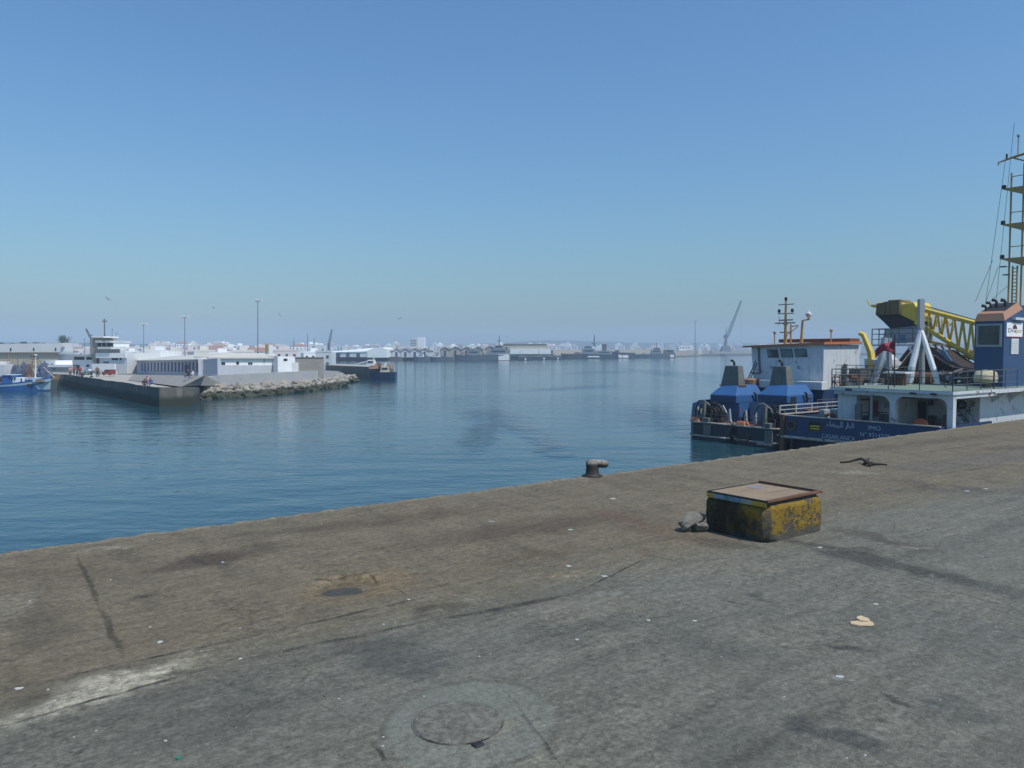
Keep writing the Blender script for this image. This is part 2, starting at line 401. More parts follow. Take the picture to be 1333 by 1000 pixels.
# beyond the block the brown concrete reaches further inland
bl = k.math('SUBTRACT', bl, k.math('MULTIPLY', k.ss(cu_, 4, 12), .9))
col = k.mix(k.ss(bl, 6.6, 9.0), brown, grey)
col = k.mix(k.math('MULTIPLY', k.ss(cv, .5, .05), k.ss(nC, .35, .6)), col, (.36, .33, .27))          # worn pale lip
col = k.mix(k.math('MULTIPLY', k.ss(nC, .5, .72), .45), col, (.085, .08, .072))
L = lambda a, b: (uv(*a), uv(*b))
at_ = k.n.new('ShaderNodeAttribute'); at_.attribute_name = 'stain'  # this layer also carries the painted shadow at the pit box foot
sg = k.math('MULTIPLY', at_.outputs['Alpha'], k.math('MULTIPLY_ADD', k.ss(nC, .28, .6), .6, .4))
dv_ = k.n.new('ShaderNodeVectorMath'); dv_.operation = 'SCALE'; k.l.new(at_.outputs['Color'], dv_.inputs[0]); k.l.new(k.math('DIVIDE', 1, k.math('MAXIMUM', at_.outputs['Alpha'], .001)), dv_.inputs['Scale'])
col = k.mix(sg, col, dv_.outputs[0])
tr = k.ss(k.noise(1.0, 5, .6, k.vmul(k.co, (.05, 1.1, 1), (2, 9, 0))), .5, .68)                       # wheel tracks along the quay
col = dk(col, k.math('MULTIPLY', tr, k.ss(cv, 5, 8)), (.11, .112, .108), .45)
# joints and cracks
cr = None
for a, b, wd in (((-30, 905), (360, 822), .04), ((360, 822), (560, 775), .045), ((-40, 955), (300, 862), .035), ((300, 862), (560, 808), .06), ((560, 808), (745, 774), .09),
                 ((745, 774), (850, 722), .03), ((840, 722), (880, 730), .02), ((640, 880), (735, 1000), .025), ((1130, 600), (1345, 568), .035), ((1150, 628), (1345, 600), .03),
                 ((480, 965), (505, 1000), .03), ((930, 780), (1010, 795), .02), ((1010, 700), (1345, 800), .015)):
    f = seg(uv(*a), uv(*b), wd, .8, WLOW); cr = f if cr is None else k.math('MAXIMUM', cr, f)
sm = k.math('MAXIMUM', seg(SEAM[0], SEAM[1], .05, .6, WLOW), seg(SEAM[1], SEAM[2], .055, .6, WLOW))
cr = k.math('MULTIPLY', cr, k.ss(nC, .3, .5))
for a, b, wd in (((398, 757), (440, 750), .035), ((440, 750), (476, 745), .04), ((476, 745), (497, 758), .03), ((505, 763), (527, 773), .025)): cr = k.math('MAXIMUM', cr, seg(uv(*a), uv(*b), wd, .8, WLOW))
vd = k.n.new('ShaderNodeTexVoronoi'); vd.feature = 'DISTANCE_TO_EDGE'; vd.inputs['Scale'].default_value = .42; k.l.new(WLOW, vd.inputs['Vector'])
hair = k.math('MULTIPLY', k.ss(vd.outputs[0], .012, .002), k.ss(nA, .48, .62))
cr = k.math('MULTIPLY', cr, k.math('MULTIPLY_ADD', k.ss(k.noise(2.3, 5, .7), .38, .6), .75, .25))
col = dk(col, k.math('MAXIMUM', cr, k.math('MULTIPLY', hair, .25)), (.045, .04, .034), .9)
col = dk(col, k.math('MULTIPLY', sm, k.math('MULTIPLY_ADD', k.ss(nC, .3, .5), .5, .5)), (.055, .05, .042), .72)
# grime blotches of many sizes
gb = k.math('MULTIPLY', k.ss(k.noise(2.6, 8, .72), .54, .68), k.ss(k.noise(.5, 4, .6, k.vmul(k.co, (1, 1, 1), (7, 3, 1))), .35, .6))
col = dk(col, gb, (.07, .066, .06), .5)
gp2 = k.math('MULTIPLY', k.ss(k.noise(3.4, 8, .75, k.vmul(k.co, (.6, 1.4, 1), (4, 8, 2))), .56, .70), k.ss(k.noise(.4, 4, .6, k.vmul(k.co, (1, 1, 1), (1, 13, 1))), .4, .62))
col = dk(col, gp2, (.36, .345, .30), .38)
man = area((MAN[0] + .12, MAN[1] + .06), 1.0, .86, .5, .12, WLOW)
ring = k.math('MULTIPLY', area((MAN[0] + .12, MAN[1] + .06), 1.05, .91, .5, .06, WLOW), k.math('SUBTRACT', 1, area((MAN[0] + .12, MAN[1] + .06), .98, .84, .5, .06, WLOW)))
col = dk(col, k.math('MULTIPLY', ring, k.ss(nB, .45, .6)), (.055, .055, .055), .45)
col = dk(col, area((MAN[0] + .35, MAN[1] + .42), .3, .12, .3, .8), (.3, .26, .18), .7)
pot = area((POT[0] + .2, POT[1] + .08), 1.05, .72, .1, .6)
col = dk(col, pot, k.mix(nC, (.17, .125, .075), (.36, .275, .18)), .8)
wetp = area((POT[0] - .12, POT[1] + .02), .38, .26, .1, .35, WLOW); col = dk(col, wetp, (.055, .055, .05), .85)
# fine grain, tiny pale chips and dark specks
col = k.mix(k.math('MULTIPLY', k.ss(nD, .5, .8), .35), col, (.07, .068, .062))
vo = k.voro(9, k.co); col = dk(col, k.math('MULTIPLY', k.ss(vo, .085, .05), k.ss(nB, .48, .6)), (.5, .48, .44), .8)
vo2 = k.voro(4.2, k.vmul(k.co, (1, 1, 1), (3.3, 1.7, 0))); col = dk(col, k.math('MULTIPLY', k.ss(vo2, .075, .045), k.ss(nA, .45, .55)), (.04, .04, .04), .75)
wall = k.ss(xyz[2], -.05, -.16)
col = k.mix(wall, col, k.mix(nB, (.05, .047, .04), (.14, .13, .11)))
gr1 = k.noise(8.5, 10, .80); gr2 = k.noise(1.0, 12, .82, k.vmul(k.co, (1.2, 3.6, 1), (3, 1, 0)))
hsum = k.math('ADD', k.math('MULTIPLY', k.math('ADD', gr1, k.math('MULTIPLY', nF, .6)), .8), k.math('ADD', k.math('MULTIPLY', nD, .45), k.math('MULTIPLY', cr, -1.2)))
k.bump(hsum, .75, .03)
col = k.mix(.48, col, k.mix(k.ss(gr1, .38, .64), (.55, .54, .53), (1.45, 1.45, 1.44)), 'MULTIPLY'); col = k.mix(.40, col, k.mix(k.ss(gr2, .36, .62), (.6, .58, .56), (1.32, 1.32, 1.32)), 'MULTIPLY')
col = dk(col, man, k.mix(nB, (.20, .218, .212), (.285, .305, .29)), .62)
gm = k.math('MULTIPLY_ADD', k.ss(k.noise(.55, 4, .6), .3, .7), .6, .12)
col = k.mix(gm, col, k.mix(k.ss(nC, .32, .68), (.62, .61, .6), (1.38, 1.38, 1.36)), 'MULTIPLY'); col = k.mix(k.math('MULTIPLY_ADD', gm, .5, .35), col, k.mix(k.ss(nF, .33, .67), (.66, .66, .66), (1.34, 1.34, 1.34)), 'MULTIPLY')
col = k.mix(1.0, col, (.74, .705, .60), 'MULTIPLY')
k.done(col, k.mix(wetp, k.mix(k.ss(nS, .3, .7), (.78, .78, .78), (.95, .95, .95)), (.3, .3, .3)), spec=.25)

me = bpy.data.meshes.new('quay'); me.from_pydata(V, [], F); me.materials.append(k.m)
me.polygons.foreach_set('use_smooth', [True] * len(me.polygons)); me.update()
# stains, scuffs, dusty areas, squarish repairs and a painted box shadow, worked out per vertex of the quay
import numpy as np
UU = np.array([p[0] for p in UVL]); VV = np.array([p[1] for p in UVL]); WU = np.array([p[2] for p in UVL]); WV = np.array([p[3] for p in UVL])
SA = np.zeros(len(UU)); SCOL = np.zeros((len(UU), 3))
def over(m, tone, amt):
    global SA, SCOL
    m = m * amt; SCOL = SCOL * (1 - m)[:, None] + m[:, None] * np.array(tone)[None]; SA = SA * (1 - m) + m
def local(a, b, wu, wv):
    a, b = uv(*a), uv(*b); c = ((a[0] + b[0]) / 2, (a[1] + b[1]) / 2); d = (b[0] - a[0], b[1] - a[1]); L = math.hypot(*d); e0, e1 = d[0] / L, d[1] / L
    x = UU + wu - c[0]; y = VV + wv - c[1]; return x * e0 + y * e1, -x * e1 + y * e0, L / 2
def sst(v, a, b): t = np.clip((v - a) / (b - a), 0, 1); return t * t * (3 - 2 * t)
def m_seg(a, b, wd, soft, wk=1.0): x, y, h = local(a, b, WU * wk, WV * wk); return sst(np.hypot(x / (h + wd), y / wd), 1 + soft * .5, 1 - soft)
def m_rect(a, b, wd, soft=.07): x, y, h = local(a, b, WU * .22, WV * .22); return sst(np.maximum(abs(x) / h, abs(y) / wd), 1 + soft, 1 - soft)
# old repairs: squarish patches and slab bays of a slightly different tone
for a, b, wd, tone, amt in (((470, 848), (575, 868), .5, (.12, .125, .125), .6), ((1175, 612), (1345, 590), .9, (.16, .16, .155), .55), ((1160, 640), (1345, 640), .5, (.15, .148, .14), .45), ((700, 800), (840, 790), .55, (.26, .25, .22), .5),
                            ((-60, 800), (40, 790), .8, (.27, .255, .22), .6), ((820, 745), (1000, 735), .45, (.25, .235, .2), .5), ((1100, 790), (1345, 850), .8, (.15, .155, .155), .45), ((300, 940), (470, 900), .7, (.17, .17, .165), .4)):
    over(m_rect(a, b, wd), tone, amt)
for a, b, wd, tone, amt, soft, ve in (
    ((1000, 694), (1345, 778), .40, (.055, .056, .058), .8, .6, 0), ((1100, 690), (1210, 718), .3, (.075, .066, .054), .7, .7, 0),
    ((470, 840), (560, 872), .42, (.085, .088, .092), .65, .7, 0), ((190, 745), (340, 715), .55, (.085, .064, .058), .85, .8, 0), ((240, 722), (300, 745), .12, (.06, .05, .046), .7, .8, 0), ((160, 782), (215, 774), .12, (.055, .048, .042), .75, .7, 0), ((20, 745), (130, 742), .4, (.14, .115, .085), .6, .8, 0),
    ((560, 705), (800, 672), .8, (.10, .072, .06), .7, .8, 0), ((420, 690), (640, 660), .5, (.115, .085, .068), .65, .8, 0), ((640, 735), (740, 715), .4, (.12, .095, .07), .5, .8, 0), ((900, 700), (1010, 720), .25, (.075, .068, .06), .6, .7, 0), ((760, 660), (900, 705), .5, (.16, .10, .075), .6, .8, 0),  # the strip along the pit box foot paints in its ground shadow
    ((20, 910), (230, 855), .34, (.10, .088, .068), .55, .7, 0), ((340, 840), (480, 800), .16, (.09, .075, .055), .6, .8, 0),
    ((1090, 590), (1300, 565), .6, (.115, .088, .08), .6, .8, 0), ((1160, 622), (1230, 640), .4, (.1, .092, .085), .5, .7, 0),
    ((1080, 838), (1150, 850), .10, (.045, .046, .05), .85, .6, 0), ((1150, 905), (1190, 925), .05, (.035, .035, .036), .9, .6, 1),
    ((1060, 950), (1105, 968), .19, (.06, .064, .07), .75, .4, 0), ((1222, 918), (1250, 930), .22, (.08, .085, .09), .6, .6, 0),
    ((880, 830), (960, 850), .5, (.088, .092, .095), .5, .9, 0), ((700, 830), (880, 800), .35, (.095, .098, .1), .5, .9, 0),
    ((980, 765), (1010, 790), .13, (.065, .067, .068), .7, .7, 0), ((590, 790), (560, 800), .25, (.06, .05, .042), .7, .7, 0),
    ((1240, 633), (1285, 640), .35, (.085, .09, .095), .6, .6, 0), ((1290, 585), (1345, 580), .5, (.10, .10, .10), .6, .6, 0),
    ((900, 965), (1010, 975), .5, (.09, .095, .098), .5, .9, 0), ((200, 960), (400, 900), .5, (.09, .094, .096), .45, .9, 0),
    ((30, 800), (60, 840), .3, (.11, .095, .08), .5, .8, 0), ((300, 700), (480, 680), .3, (.1, .08, .066), .55, .8, 0)):
    over(m_seg(a, b, wd, soft, .25 if ve else 1.0), tone, amt)
# pale dusty and patched areas
for a, b, wd, tone, amt in (((40, 930), (185, 878), .42, (.56, .55, .49), .95), ((120, 900), (245, 855), .24, (.50, .48, .42), .85), ((-60, 960), (60, 925), .25, (.42, .40, .35), .7), ((1080, 614), (1140, 616), .28, (.4, .38, .34), .6),
                            ((1180, 712), (1205, 716), .12, (.42, .41, .38), .7), ((110, 718), (180, 708), .16, (.36, .345, .3), .9), ((370, 830), (440, 812), .2, (.27, .25, .2), .7),
                            ((1090, 880), (1105, 882), .05, (.6, .62, .66), .8), ((1225, 925), (1245, 930), .1, (.26, .28, .3), .6), ((700, 750), (770, 750), .22, (.32, .27, .19), .6)):
    over(m_seg(a, b, wd, .9), tone, amt)
sa_ = me.attributes.new('stain', 'FLOAT_COLOR', 'POINT'); sa_.data.foreach_set('color', np.column_stack([SCOL, SA]).astype(np.float32).ravel())
quay = bpy.data.objects.new('quay_ground', me); C.objects.link(quay); quay.location = QO; quay.rotation_euler = (0, 0, AQ)
tag(quay, 'worn stained concrete quay', kind='structure')
# ------------------------------------------------------------------ things on the quay
def disc_noise(mb, place, rx, ry, z0, z1, seed, n=14, amp=.3):
    """irregular flat scrap: an uneven outline with thickness"""
    a = []; b = []
    for i in range(n):
        q = 2 * PI * i / n; r = 1 + amp * nz(math.cos(q) * 1.7 + seed, math.sin(q) * 1.7, seed * 1.3)
        h = .5 * (z1 - z0) * nz(math.cos(q) * 2, math.sin(q) * 2 + seed, 2)
        a.append(place(rx * r * math.cos(q), ry * r * math.sin(q), z0)); b.append(place(rx * r * .93 * math.cos(q), ry * r * .93 * math.sin(q), z1 + h))
    mb.add(a + b, [tuple(range(n))[::-1], tuple(range(n, 2 * n))] + [(i, (i + 1) % n, n + (i + 1) % n, n + i) for i in range(n)])
    return mb
# manhole cover
mz = height(*MAN)
t = thing('manhole_cover', 'round worn manhole cover set flush in a grey concrete patch', 'manhole cover', Q(*MAN, mz), AQ)
k = NB('worn manhole iron'); r1 = k.noise(9, 6, .7); r2 = k.noise(60, 3); gx = k.sep(k.co)
r3 = k.noise(24, 6, .75); c = k.mix(k.ss(r1, .3, .7), (.085, .08, .06), (.20, .188, .148)); c = k.mix(k.math('MULTIPLY', k.ss(r3, .48, .62), .65), c, (.05, .046, .04)); c = k.mix(k.math('MULTIPLY', k.ss(r2, .6, .8), .3), c, (.2, .19, .165))
k.bump(k.math('ADD', r1, k.math('MULTIPLY', r2, .4)), .8, .02); mcm = k.done(c, .85)
mb = MB(lambda a, b, c: Q(MAN[0] + a, MAN[1] + b, mz + c)); mb.lathe([(.455, -.02), (.455, .012), (.44, .018), (.2, .022), (.01, .024)], n=48, sx=1, sy=1); mb.build('lid', mcm, t)
k = NB('dark manhole gap'); k.done(k.mix(k.ss(k.noise(2.6, 4), .42, .58), (.02, .019, .017), (.15, .145, .13)), .9); gapm = k.m
mb = MB(lambda a, b, c: Q(MAN[0] + a, MAN[1] + b, mz + c)); mb.lathe([(.468, -.03), (.468, .0075), (.456, .0078)], n=48); mb.build('frame_gap', gapm, t)
nu, nv_ = uv(622, 971); mb = MB(lambda a, b, c: Q(nu + a, nv_ + b, mz + c)); mb.frus(-.06, -.05, .06, .05, -.01, -.05, -.04, .05, .04, .022); mb.build('lifting_lug', M['black'], t, bevel=.008)

# concrete pit housing with its lid
b0 = gnd(999, 709, 0); bu, bv = (b0 - QO).dot(E), -(b0 - QO).dot(N)
LU, LV = 1.98, 1.60                          # along the quay, away from the camera
t = thing('pit_housing', 'squat yellow and black concrete pit box with a rusty steel lid', 'pit box', Q(bu + LU / 2, bv - LV / 2, 0), AQ)
k = NB('chipped yellow pit paint'); x = k.sep(k.co)
n1 = k.noise(2.2, 7, .7); n2 = k.noise(9, 6, .7); n3 = k.noise(34, 4, .6)
conc = k.mix(n2, (.05, .048, .04), (.15, .14, .115))
yel = k.mix(n2, (.17, .105, .014), (.34, .215, .026))
keep = k.ss(k.math('ADD', k.math('MULTIPLY', n1, .6), k.math('ADD', k.math('MULTIPLY', n2, .45), k.math('MULTIPLY', x[2], .08))), .49, .58)
edge_ = k.math('SUBTRACT', 1, k.math('MULTIPLY', k.ss(k.math('ABSOLUTE', x[0]), .80, .95), k.ss(k.math('ABSOLUTE', x[1]), .62, .76))); edge_ = k.math('MINIMUM', edge_, k.ss(x[2], .06, .22)); edge_ = k.math('MINIMUM', edge_, k.ss(x[2], .82, .70))
keep = k.math('MULTIPLY', keep, k.math('MAXIMUM', edge_, k.ss(n2, .6, .75)))
c = k.mix(keep, conc, yel)
tar_shade = k.math('MULTIPLY', k.ss(k.noise(1.3, 5, .6, k.vmul(k.co, (1, 1, .6), (2, 5, 1))), .40, .62), k.math('MULTIPLY_ADD', k.ss(x[0], -.7, -.98), .75, .2)); c = k.mix(tar_shade, c, (.03, .026, .018))  # dark grime, made heavier on the left face to paint in its shade
c = k.mix(k.math('MULTIPLY', k.ss(n3, .5, .7), .4), c, (.05, .04, .03))
k.bump(k.math('ADD', k.math('MULTIPLY', n2, 1), k.math('ADD', k.math('MULTIPLY', n3, .4), k.math('MULTIPLY', keep, .3))), .9, .035); pitm = k.done(c, .85, spec=.2)
def fbx(a, b, c): return Q(bu + a, bv - b, c)
# body: grid box with battered faces and chipped, rounded corners
def pit_body():
    mb = MB(fbx); nu_, nb_, nz_ = 26, 22, 12; idx = {}
    def P3(i, j, l):
        a, b, z = i / nu_, j / nb_, l / nz_
        X, Y, Z = a * LU, b * LV, z * .79
        fl = .03 * (1 - z)                                            # slight batter
        X = LU / 2 + (X - LU / 2) * (1 - .05 * (z > .9)) * (1 - .015 * (1 - z)); Y = LV / 2 + (Y - LV / 2) * (1 - .015 * (1 - z))
        da = min(a, 1 - a) * LU; db = min(b, 1 - b) * LV; dz = (1 - z) * .79
        cr_ = max(0, .09 - math.hypot(da, db)) + .6 * max(0, .07 - math.hypot(min(da, db), dz))
        X += (cr_ if a < .5 else -cr_) * .8; Y += (cr_ if b < .5 else -cr_) * .8; Z -= .5 * max(0, .07 - math.hypot(min(da, db), dz))
        w_ = .022; X += w_ * nz(X * 3, Y * 3, Z * 4); Y += w_ * nz(X * 3 + 9, Y * 3, Z * 4); Z += .012 * nz(X * 3, Y * 3 + 5, Z)
        if z < .1 and a < .12 and b < .12: X += .10 * (1 - z / .1); Y += .10 * (1 - z / .1)   # broken foot at the near corner
        return (X, Y, Z - .04)
    vs_ = []; fs_ = []
    def vid(i, j, l):
        if (i, j, l) not in idx: idx[(i, j, l)] = len(vs_); vs_.append(P3(i, j, l))
        return idx[(i, j, l)]
    for l in range(nz_):
        for i in range(nu_):
            for j in (0, nb_): fs_.append((vid(i, j, l), vid(i + 1, j, l), vid(i + 1, j, l + 1), vid(i, j, l + 1)))
        for j in range(nb_):
            for i in (0, nu_): fs_.append((vid(i, j, l), vid(i, j + 1, l), vid(i, j + 1, l + 1), vid(i, j, l + 1)))
    for i in range(nu_):
        for j in range(nb_): fs_.append((vid(i, j, nz_), vid(i + 1, j, nz_), vid(i + 1, j + 1, nz_), vid(i, j + 1, nz_)))
    return mb.add(vs_, fs_)
pit_body().build('body', pitm, t, smooth=True)
mb = MB(fbx); z0, z1 = .735, .845                                    # angle iron frame
for bx in ((.03, .06, LU - .2, .10), (.03, LV - .12, LU - .2, LV - .08), (.03, .10, .07, LV - .12), (LU - .24, .10, LU - .2, LV - .12)): mb.box(bx[0], bx[1], z0, bx[2], bx[3], z1)
mb.build('lid_frame', M['black'], t, bevel=.006)
k = NB('flaked coloured band'); xx = k.sep(k.co); q = k.noise(5, 3, .6); q2 = k.noise(22, 4)
wy = k.math('ADD', xx[1], k.math('MULTIPLY_ADD', q, .25, -.12))
c = k.mix(k.ss(wy, -.42, -.38), (.45, .30, .03), (.30, .34, .28)); c = k.mix(k.ss(wy, -.18, -.14), c, (.13, .27, .38)); c = k.mix(k.ss(wy, .12, .16), c, (.09, .2, .17))
c = k.mix(k.ss(wy, .3, .34), c, (.18, .31, .42)); c = k.mix(k.ss(wy, .5, .54), c, (.45, .3, .05)); c = k.mix(k.math('MULTIPLY', k.ss(q2, .5, .65), .6), c, (.12, .1, .07)); bandm = k.done(c, .7)
MB(fbx).box(.02, .05, .715, .029, LV - .08, .805).build('painted_band', bandm, t)
k = NB('rusted lid plate'); q = k.noise(1.6, 6, .65); q2 = k.noise(14, 5, .6); q3 = k.noise(2, 5, .6, k.vmul(k.co, (.4, 5, 1)))
c = k.mix(q, (.20, .135, .08), (.36, .265, .16)); c = k.mix(k.math('MULTIPLY', k.ss(q3, .5, .7), .5), c, (.12, .07, .045)); c = k.mix(k.math('MULTIPLY', k.ss(q2, .55, .75), .5), c, (.38, .33, .28))
c = k.mix(k.math('MULTIPLY', k.ss(k.noise(40, 4), .5, .7), .5), c, (.1, .07, .045)); k.bump(q2, .8, .015); lidm = k.done(c, .85)
MB(fbx).box(.075, .105, .78, LU - .245, LV - .125, .832).build('lid_plate', lidm, t)
mb = MB(fbx); mb.box(.0, .0, .815, LU - .12, .055, .87); mb.hexa([(LU - .19, .02, .82), (LU - .1, -.02, .80), (LU - .12, LV - .1, .82), (LU - .19, LV - .1, .835), (LU - .19, .02, .88), (LU - .1, -.02, .86), (LU - .12, LV - .1, .87), (LU - .19, LV - .1, .885)])
mb.build('lid_rim', M['rust'], t, bevel=.008)
lp = [(q.x, q.y) for q in (gnd(975, 632, .76), gnd(998, 636, .76))]
pc = gnd(984, 634, .845); mb = MB(); disc_noise(mb, lambda a, b, c: (pc.x + a, pc.y + b, c), .17, .13, .835, .843, 3.1, 16, .25)
k = NB('faded blue paint splash'); q = k.noise(12, 5); k.done(k.mix(q, (.12, .14, .2), (.24, .27, .33)), .7); mb.build('blue_paint_patch', k.m, t)
# broken lump by the box
def lump(mb, c, r, seed, sq=(1, 1, .7)):
    bm = bmesh.new(); bmesh.ops.create_icosphere(bm, subdivisions=2, radius=1)
    for v in bm.verts:
        d = 1 + .34 * nz(v.co.x * 1.1 + seed, v.co.y * 1.1, v.co.z * 1.1) + .15 * nz(v.co.x * 3 + seed, v.co.y * 3, v.co.z * 3)
        v.co = Vector((v.co.x * sq[0], v.co.y * sq[1], v.co.z * sq[2])) * d * r
    bm.verts.index_update(); mb.add([Vector(c) + v.co for v in bm.verts], [tuple(v.index for v in f.verts) for f in bm.faces]); bm.free(); return mb
def shard(mb, c, sz, rz, tilt, seed):
    bm = bmesh.new(); bmesh.ops.create_icosphere(bm, subdivisions=3, radius=1); R_ = Matrix.Rotation(rz, 3, 'Z') @ Matrix.Rotation(tilt, 3, 'Y')
    for v in bm.verts:
        n_ = v.co.copy(); d = 1.0
        for j in range(9):
            ax = Vector((nz(j * 3.1, seed * 5.7, 1), nz(j * 2.3, seed * 4.1, 9), nz(j * 1.7, seed * 3.3, 17))).normalized(); lim = .5 + .25 * abs(nz(j, seed, 3)); dd = n_.dot(ax)
            if dd * d > lim: d = min(d, lim / dd)
        q = n_ * d * (1 + .08 * nz(n_.x * 5 + seed, n_.y * 5, n_.z * 5)); v.co = R_ @ Vector((q.x * sz[0], q.y * sz[1], q.z * sz[2]))
    bm.verts.index_update(); mb.add([Vector(c) + v.co for v in bm.verts], [tuple(v.index for v in f.verts) for f in bm.faces]); bm.free()
p = gnd(904, 692, 0); mb = MB(); shard(mb, (p.x - .02, p.y + .12, .21), (.42, .26, .24), .3, -.42, 3); shard(mb, (p.x + .1, p.y + .05, .07), (.26, .22, .18), 1.1, .2, 6); shard(mb, (p.x - .16, p.y + .02, .10), (.26, .12, .12), .2, .7, 11)
k = NB('dirty broken concrete'); q = k.noise(5, 6, .7); q2 = k.noise(22, 4); k.bump(k.math('ADD', q, q2), .6, .03); tag(mb.build('concrete_lump', k.done(k.mix(q, (.08, .075, .065), (.24, .225, .19)), .9), origin=(p.x, p.y, 0)), 'broken concrete lump lying against the yellow pit box', 'rubble')

# mooring bollard
p = gnd(771, 620, 0); t = thing('mooring_bollard', 'iron mooring bollard with one horn at the quay edge', 'bollard', (p.x, p.y, 0), 0)
k = NB('bollard iron'); x = k.sep(k.co); q = k.noise(5, 6, .7); q2 = k.noise(26, 4)
c = k.mix(q, (.015, .013, .011), (.045, .034, .028)); c = k.mix(k.math('MULTIPLY', k.ss(x[2], .33, .46), k.ss(q, .3, .6)), c, k.mix(q2, (.2, .18, .15), (.36, .33, .28)))
k.bump(k.math('ADD', q, q2), .5, .02); bolm = k.done(c, .7)
fb = lambda a, b, c: (p.x + a, p.y + b, c)
mb = MB(fb); mb.lathe([(.30, 0), (.29, .03), (.225, .05), (.2, .1), (.19, .26), (.195, .36), (.18, .43), (.11, .46), (.01, .465)], n=24); mb.build('post', bolm, t, smooth=True)
mb = MB(fb); mb.tube([(-.18, 0, .37), (-.15, 0, .385), (-.02, -.0, .395), (.16, -.02, .39), (.34, -.03, .38), (.44, -.035, .37), (.485, -.04, .365)], [.05, .105, .13, .125, .12, .10, .03], 16); mb.build('horn', bolm, t, smooth=True)
for a in range(5):
    q = .5 + a * 2 * PI / 5; MB(fb).lathe([(.032, .015), (.032, .05), (.02, .056), (.001, .056)], (.25 * math.cos(q), .25 * math.sin(q), 0), 6).build('bolt', M['black'], t)
mb = MB(fb); disc_noise(mb, lambda a, b, c: (a - .02, b, c), .35, .3, -.02, .016, 6, 20, .35); mb.build('base_plate', M['black'], t)

# dark bent rope
def gp(px, py, z=.03): return gnd(px, py, z)
mb = MB(); mb.tube([gp(1094, 602), gp(1105, 601, .04), gp(1113, 599, .10), gp(1121, 597, .16), gp(1128, 601, .12), gp(1133, 606, .05)], [.03, .035, .04, .045, .05, .05], 7)
mb.tube([gp(1128, 599, .12), gp(1130, 603, .1), gp(1138, 604, .06), gp(1146, 604, .04), gp(1155, 605, .03)], [.04, .06, .05, .035, .025], 7)
mb.tube([gp(1124, 605, .02), gp(1129, 600, .14), gp(1131, 597, .17)], [.05, .04, .03], 7)
tag(mb.build('rope_scrap', M['rope'], origin=gp(1125, 604, 0), smooth=True), 'dark twisted length of old rope lying near the quay edge', 'rope')
# cardboard
p = gnd(1122, 813, 0); mb = MB()
disc_noise(mb, lambda a, b, c: (p.x + a, p.y + b + .4 * a * 0, c + .012 + .05 * max(0, a)), .165, .10, .0, .014, 2.4, 15, .5)
disc_noise(mb, lambda a, b, c: (p.x + .06 + a, p.y + .1 + b, c + .035 + .15 * max(0, b)), .09, .075, .0, .014, 5.4, 13, .4)
tag(mb.build('cardboard_scrap', M['card'], origin=(p.x, p.y, 0)), 'torn tan cardboard scrap lying alone on the grey tarmac', 'litter')
# white litter
LIT = [(798, 650, .17, .07, 'white paper scrap lying between the bollard and the yellow box'), (640, 679, .13, .03, 'thin white strip of litter near the quay edge'),
       (742, 690, .10, .06, 'crumpled white scrap lying inland of the bollard'), (740, 738, .10, .05, 'white scrap at the end of the long dark joint'), (787, 751, .11, .05, 'torn white paper just below the long dark joint'),
       (1067, 713, .11, .05, 'bright white scrap in front of the yellow box'), (25, 897, .10, .04, 'bright white scrap at the left end of the dusty pale stain'), (208, 837, .07, .05, 'white scrap beside the foot of the dark seam'),
       (1283, 637, .12, .07, 'small white lump beside the dark damp patch at right'), (1258, 640, .16, .05, 'flat pale scrap on the dark damp patch at right'), (1140, 787, .09, .04, 'white scrap beyond the torn cardboard'),
       (904, 809, .06, .03, 'small white dot of litter on the grey tarmac in front of the yellow box'), (844, 808, .06, .035, 'small white dot of litter in mid quay left of the cardboard'), (1093, 882, .09, .04, 'white splash of litter on the grey tarmac below the cardboard'),
       (313, 859, .05, .03, 'tiny white chip between the seam and the manhole'), (532, 781, .06, .03, 'small white chip to the right of the puddle'), (751, 833, .05, .03, 'tiny white chip alone in the middle of the tarmac'), (290, 732, .05, .035, 'small white chip near the dark stain by the edge')]
for i, (px, py, rx, ry, lb) in enumerate(LIT):
    p = gnd(px, py, 0); z = height((p - QO).dot(E), -(p - QO).dot(N)); a0 = i * 1.3; mb = MB()
    disc_noise(mb, lambda a, b, c: (p.x + a, p.y + b, c + .12 * abs(a)), rx / 2, ry * .8, z + .002, z + .007, i * 1.7, 11, .55)
    tag(mb.build('litter_scrap', M['paper'], origin=(p.x, p.y, z)), lb, 'litter', 'white litter on the quay')
p = gnd(232, 988, 0); mb = MB(); disc_noise(mb, lambda a, b, c: (p.x + a, p.y + b, c), .025, .02, .0, .015, 3, 9, .4)
k = NB('green plastic'); k.done((.03, .2, .12), .5); tag(mb.build('green_scrap', k.m, origin=(p.x, p.y, 0)), 'tiny bright green plastic scrap on the tarmac', 'litter')
# countless grit and flecks
rr = random.Random(5); mb = MB()
for i in range(200):
    px, py = rr.uniform(0, 1333), 1000 - 400 * rr.random() ** .8
    p = gnd(px, py, 0); v = -(p - QO).dot(N); u = (p - QO).dot(E)
    if v < .4 or v > 15 or (bu - .3 < u < bu + LU + .3 and bv - LV - .3 < v < bv + .3): continue
    r = rr.uniform(.005, .014) * (1 + .03 * p.y); z = height(u, v)
    mb.frus(p.x - r, p.y - r * .7, p.x + r, p.y + r * .8, z - .004, p.x - r * .5, p.y - r * .4, p.x + r * .6, p.y + r * .4, z + r * .5)
k = NB('pale grit'); gi = k.n.new('ShaderNodeNewGeometry').outputs['Random Per Island']; k.done(k.mix(k.ss(gi, .3, .9), (.2, .19, .17), (.46, .44, .41)), .9)
tag(mb.build('grit', k.m), 'pale grit and flecks scattered on the quay', kind='stuff')
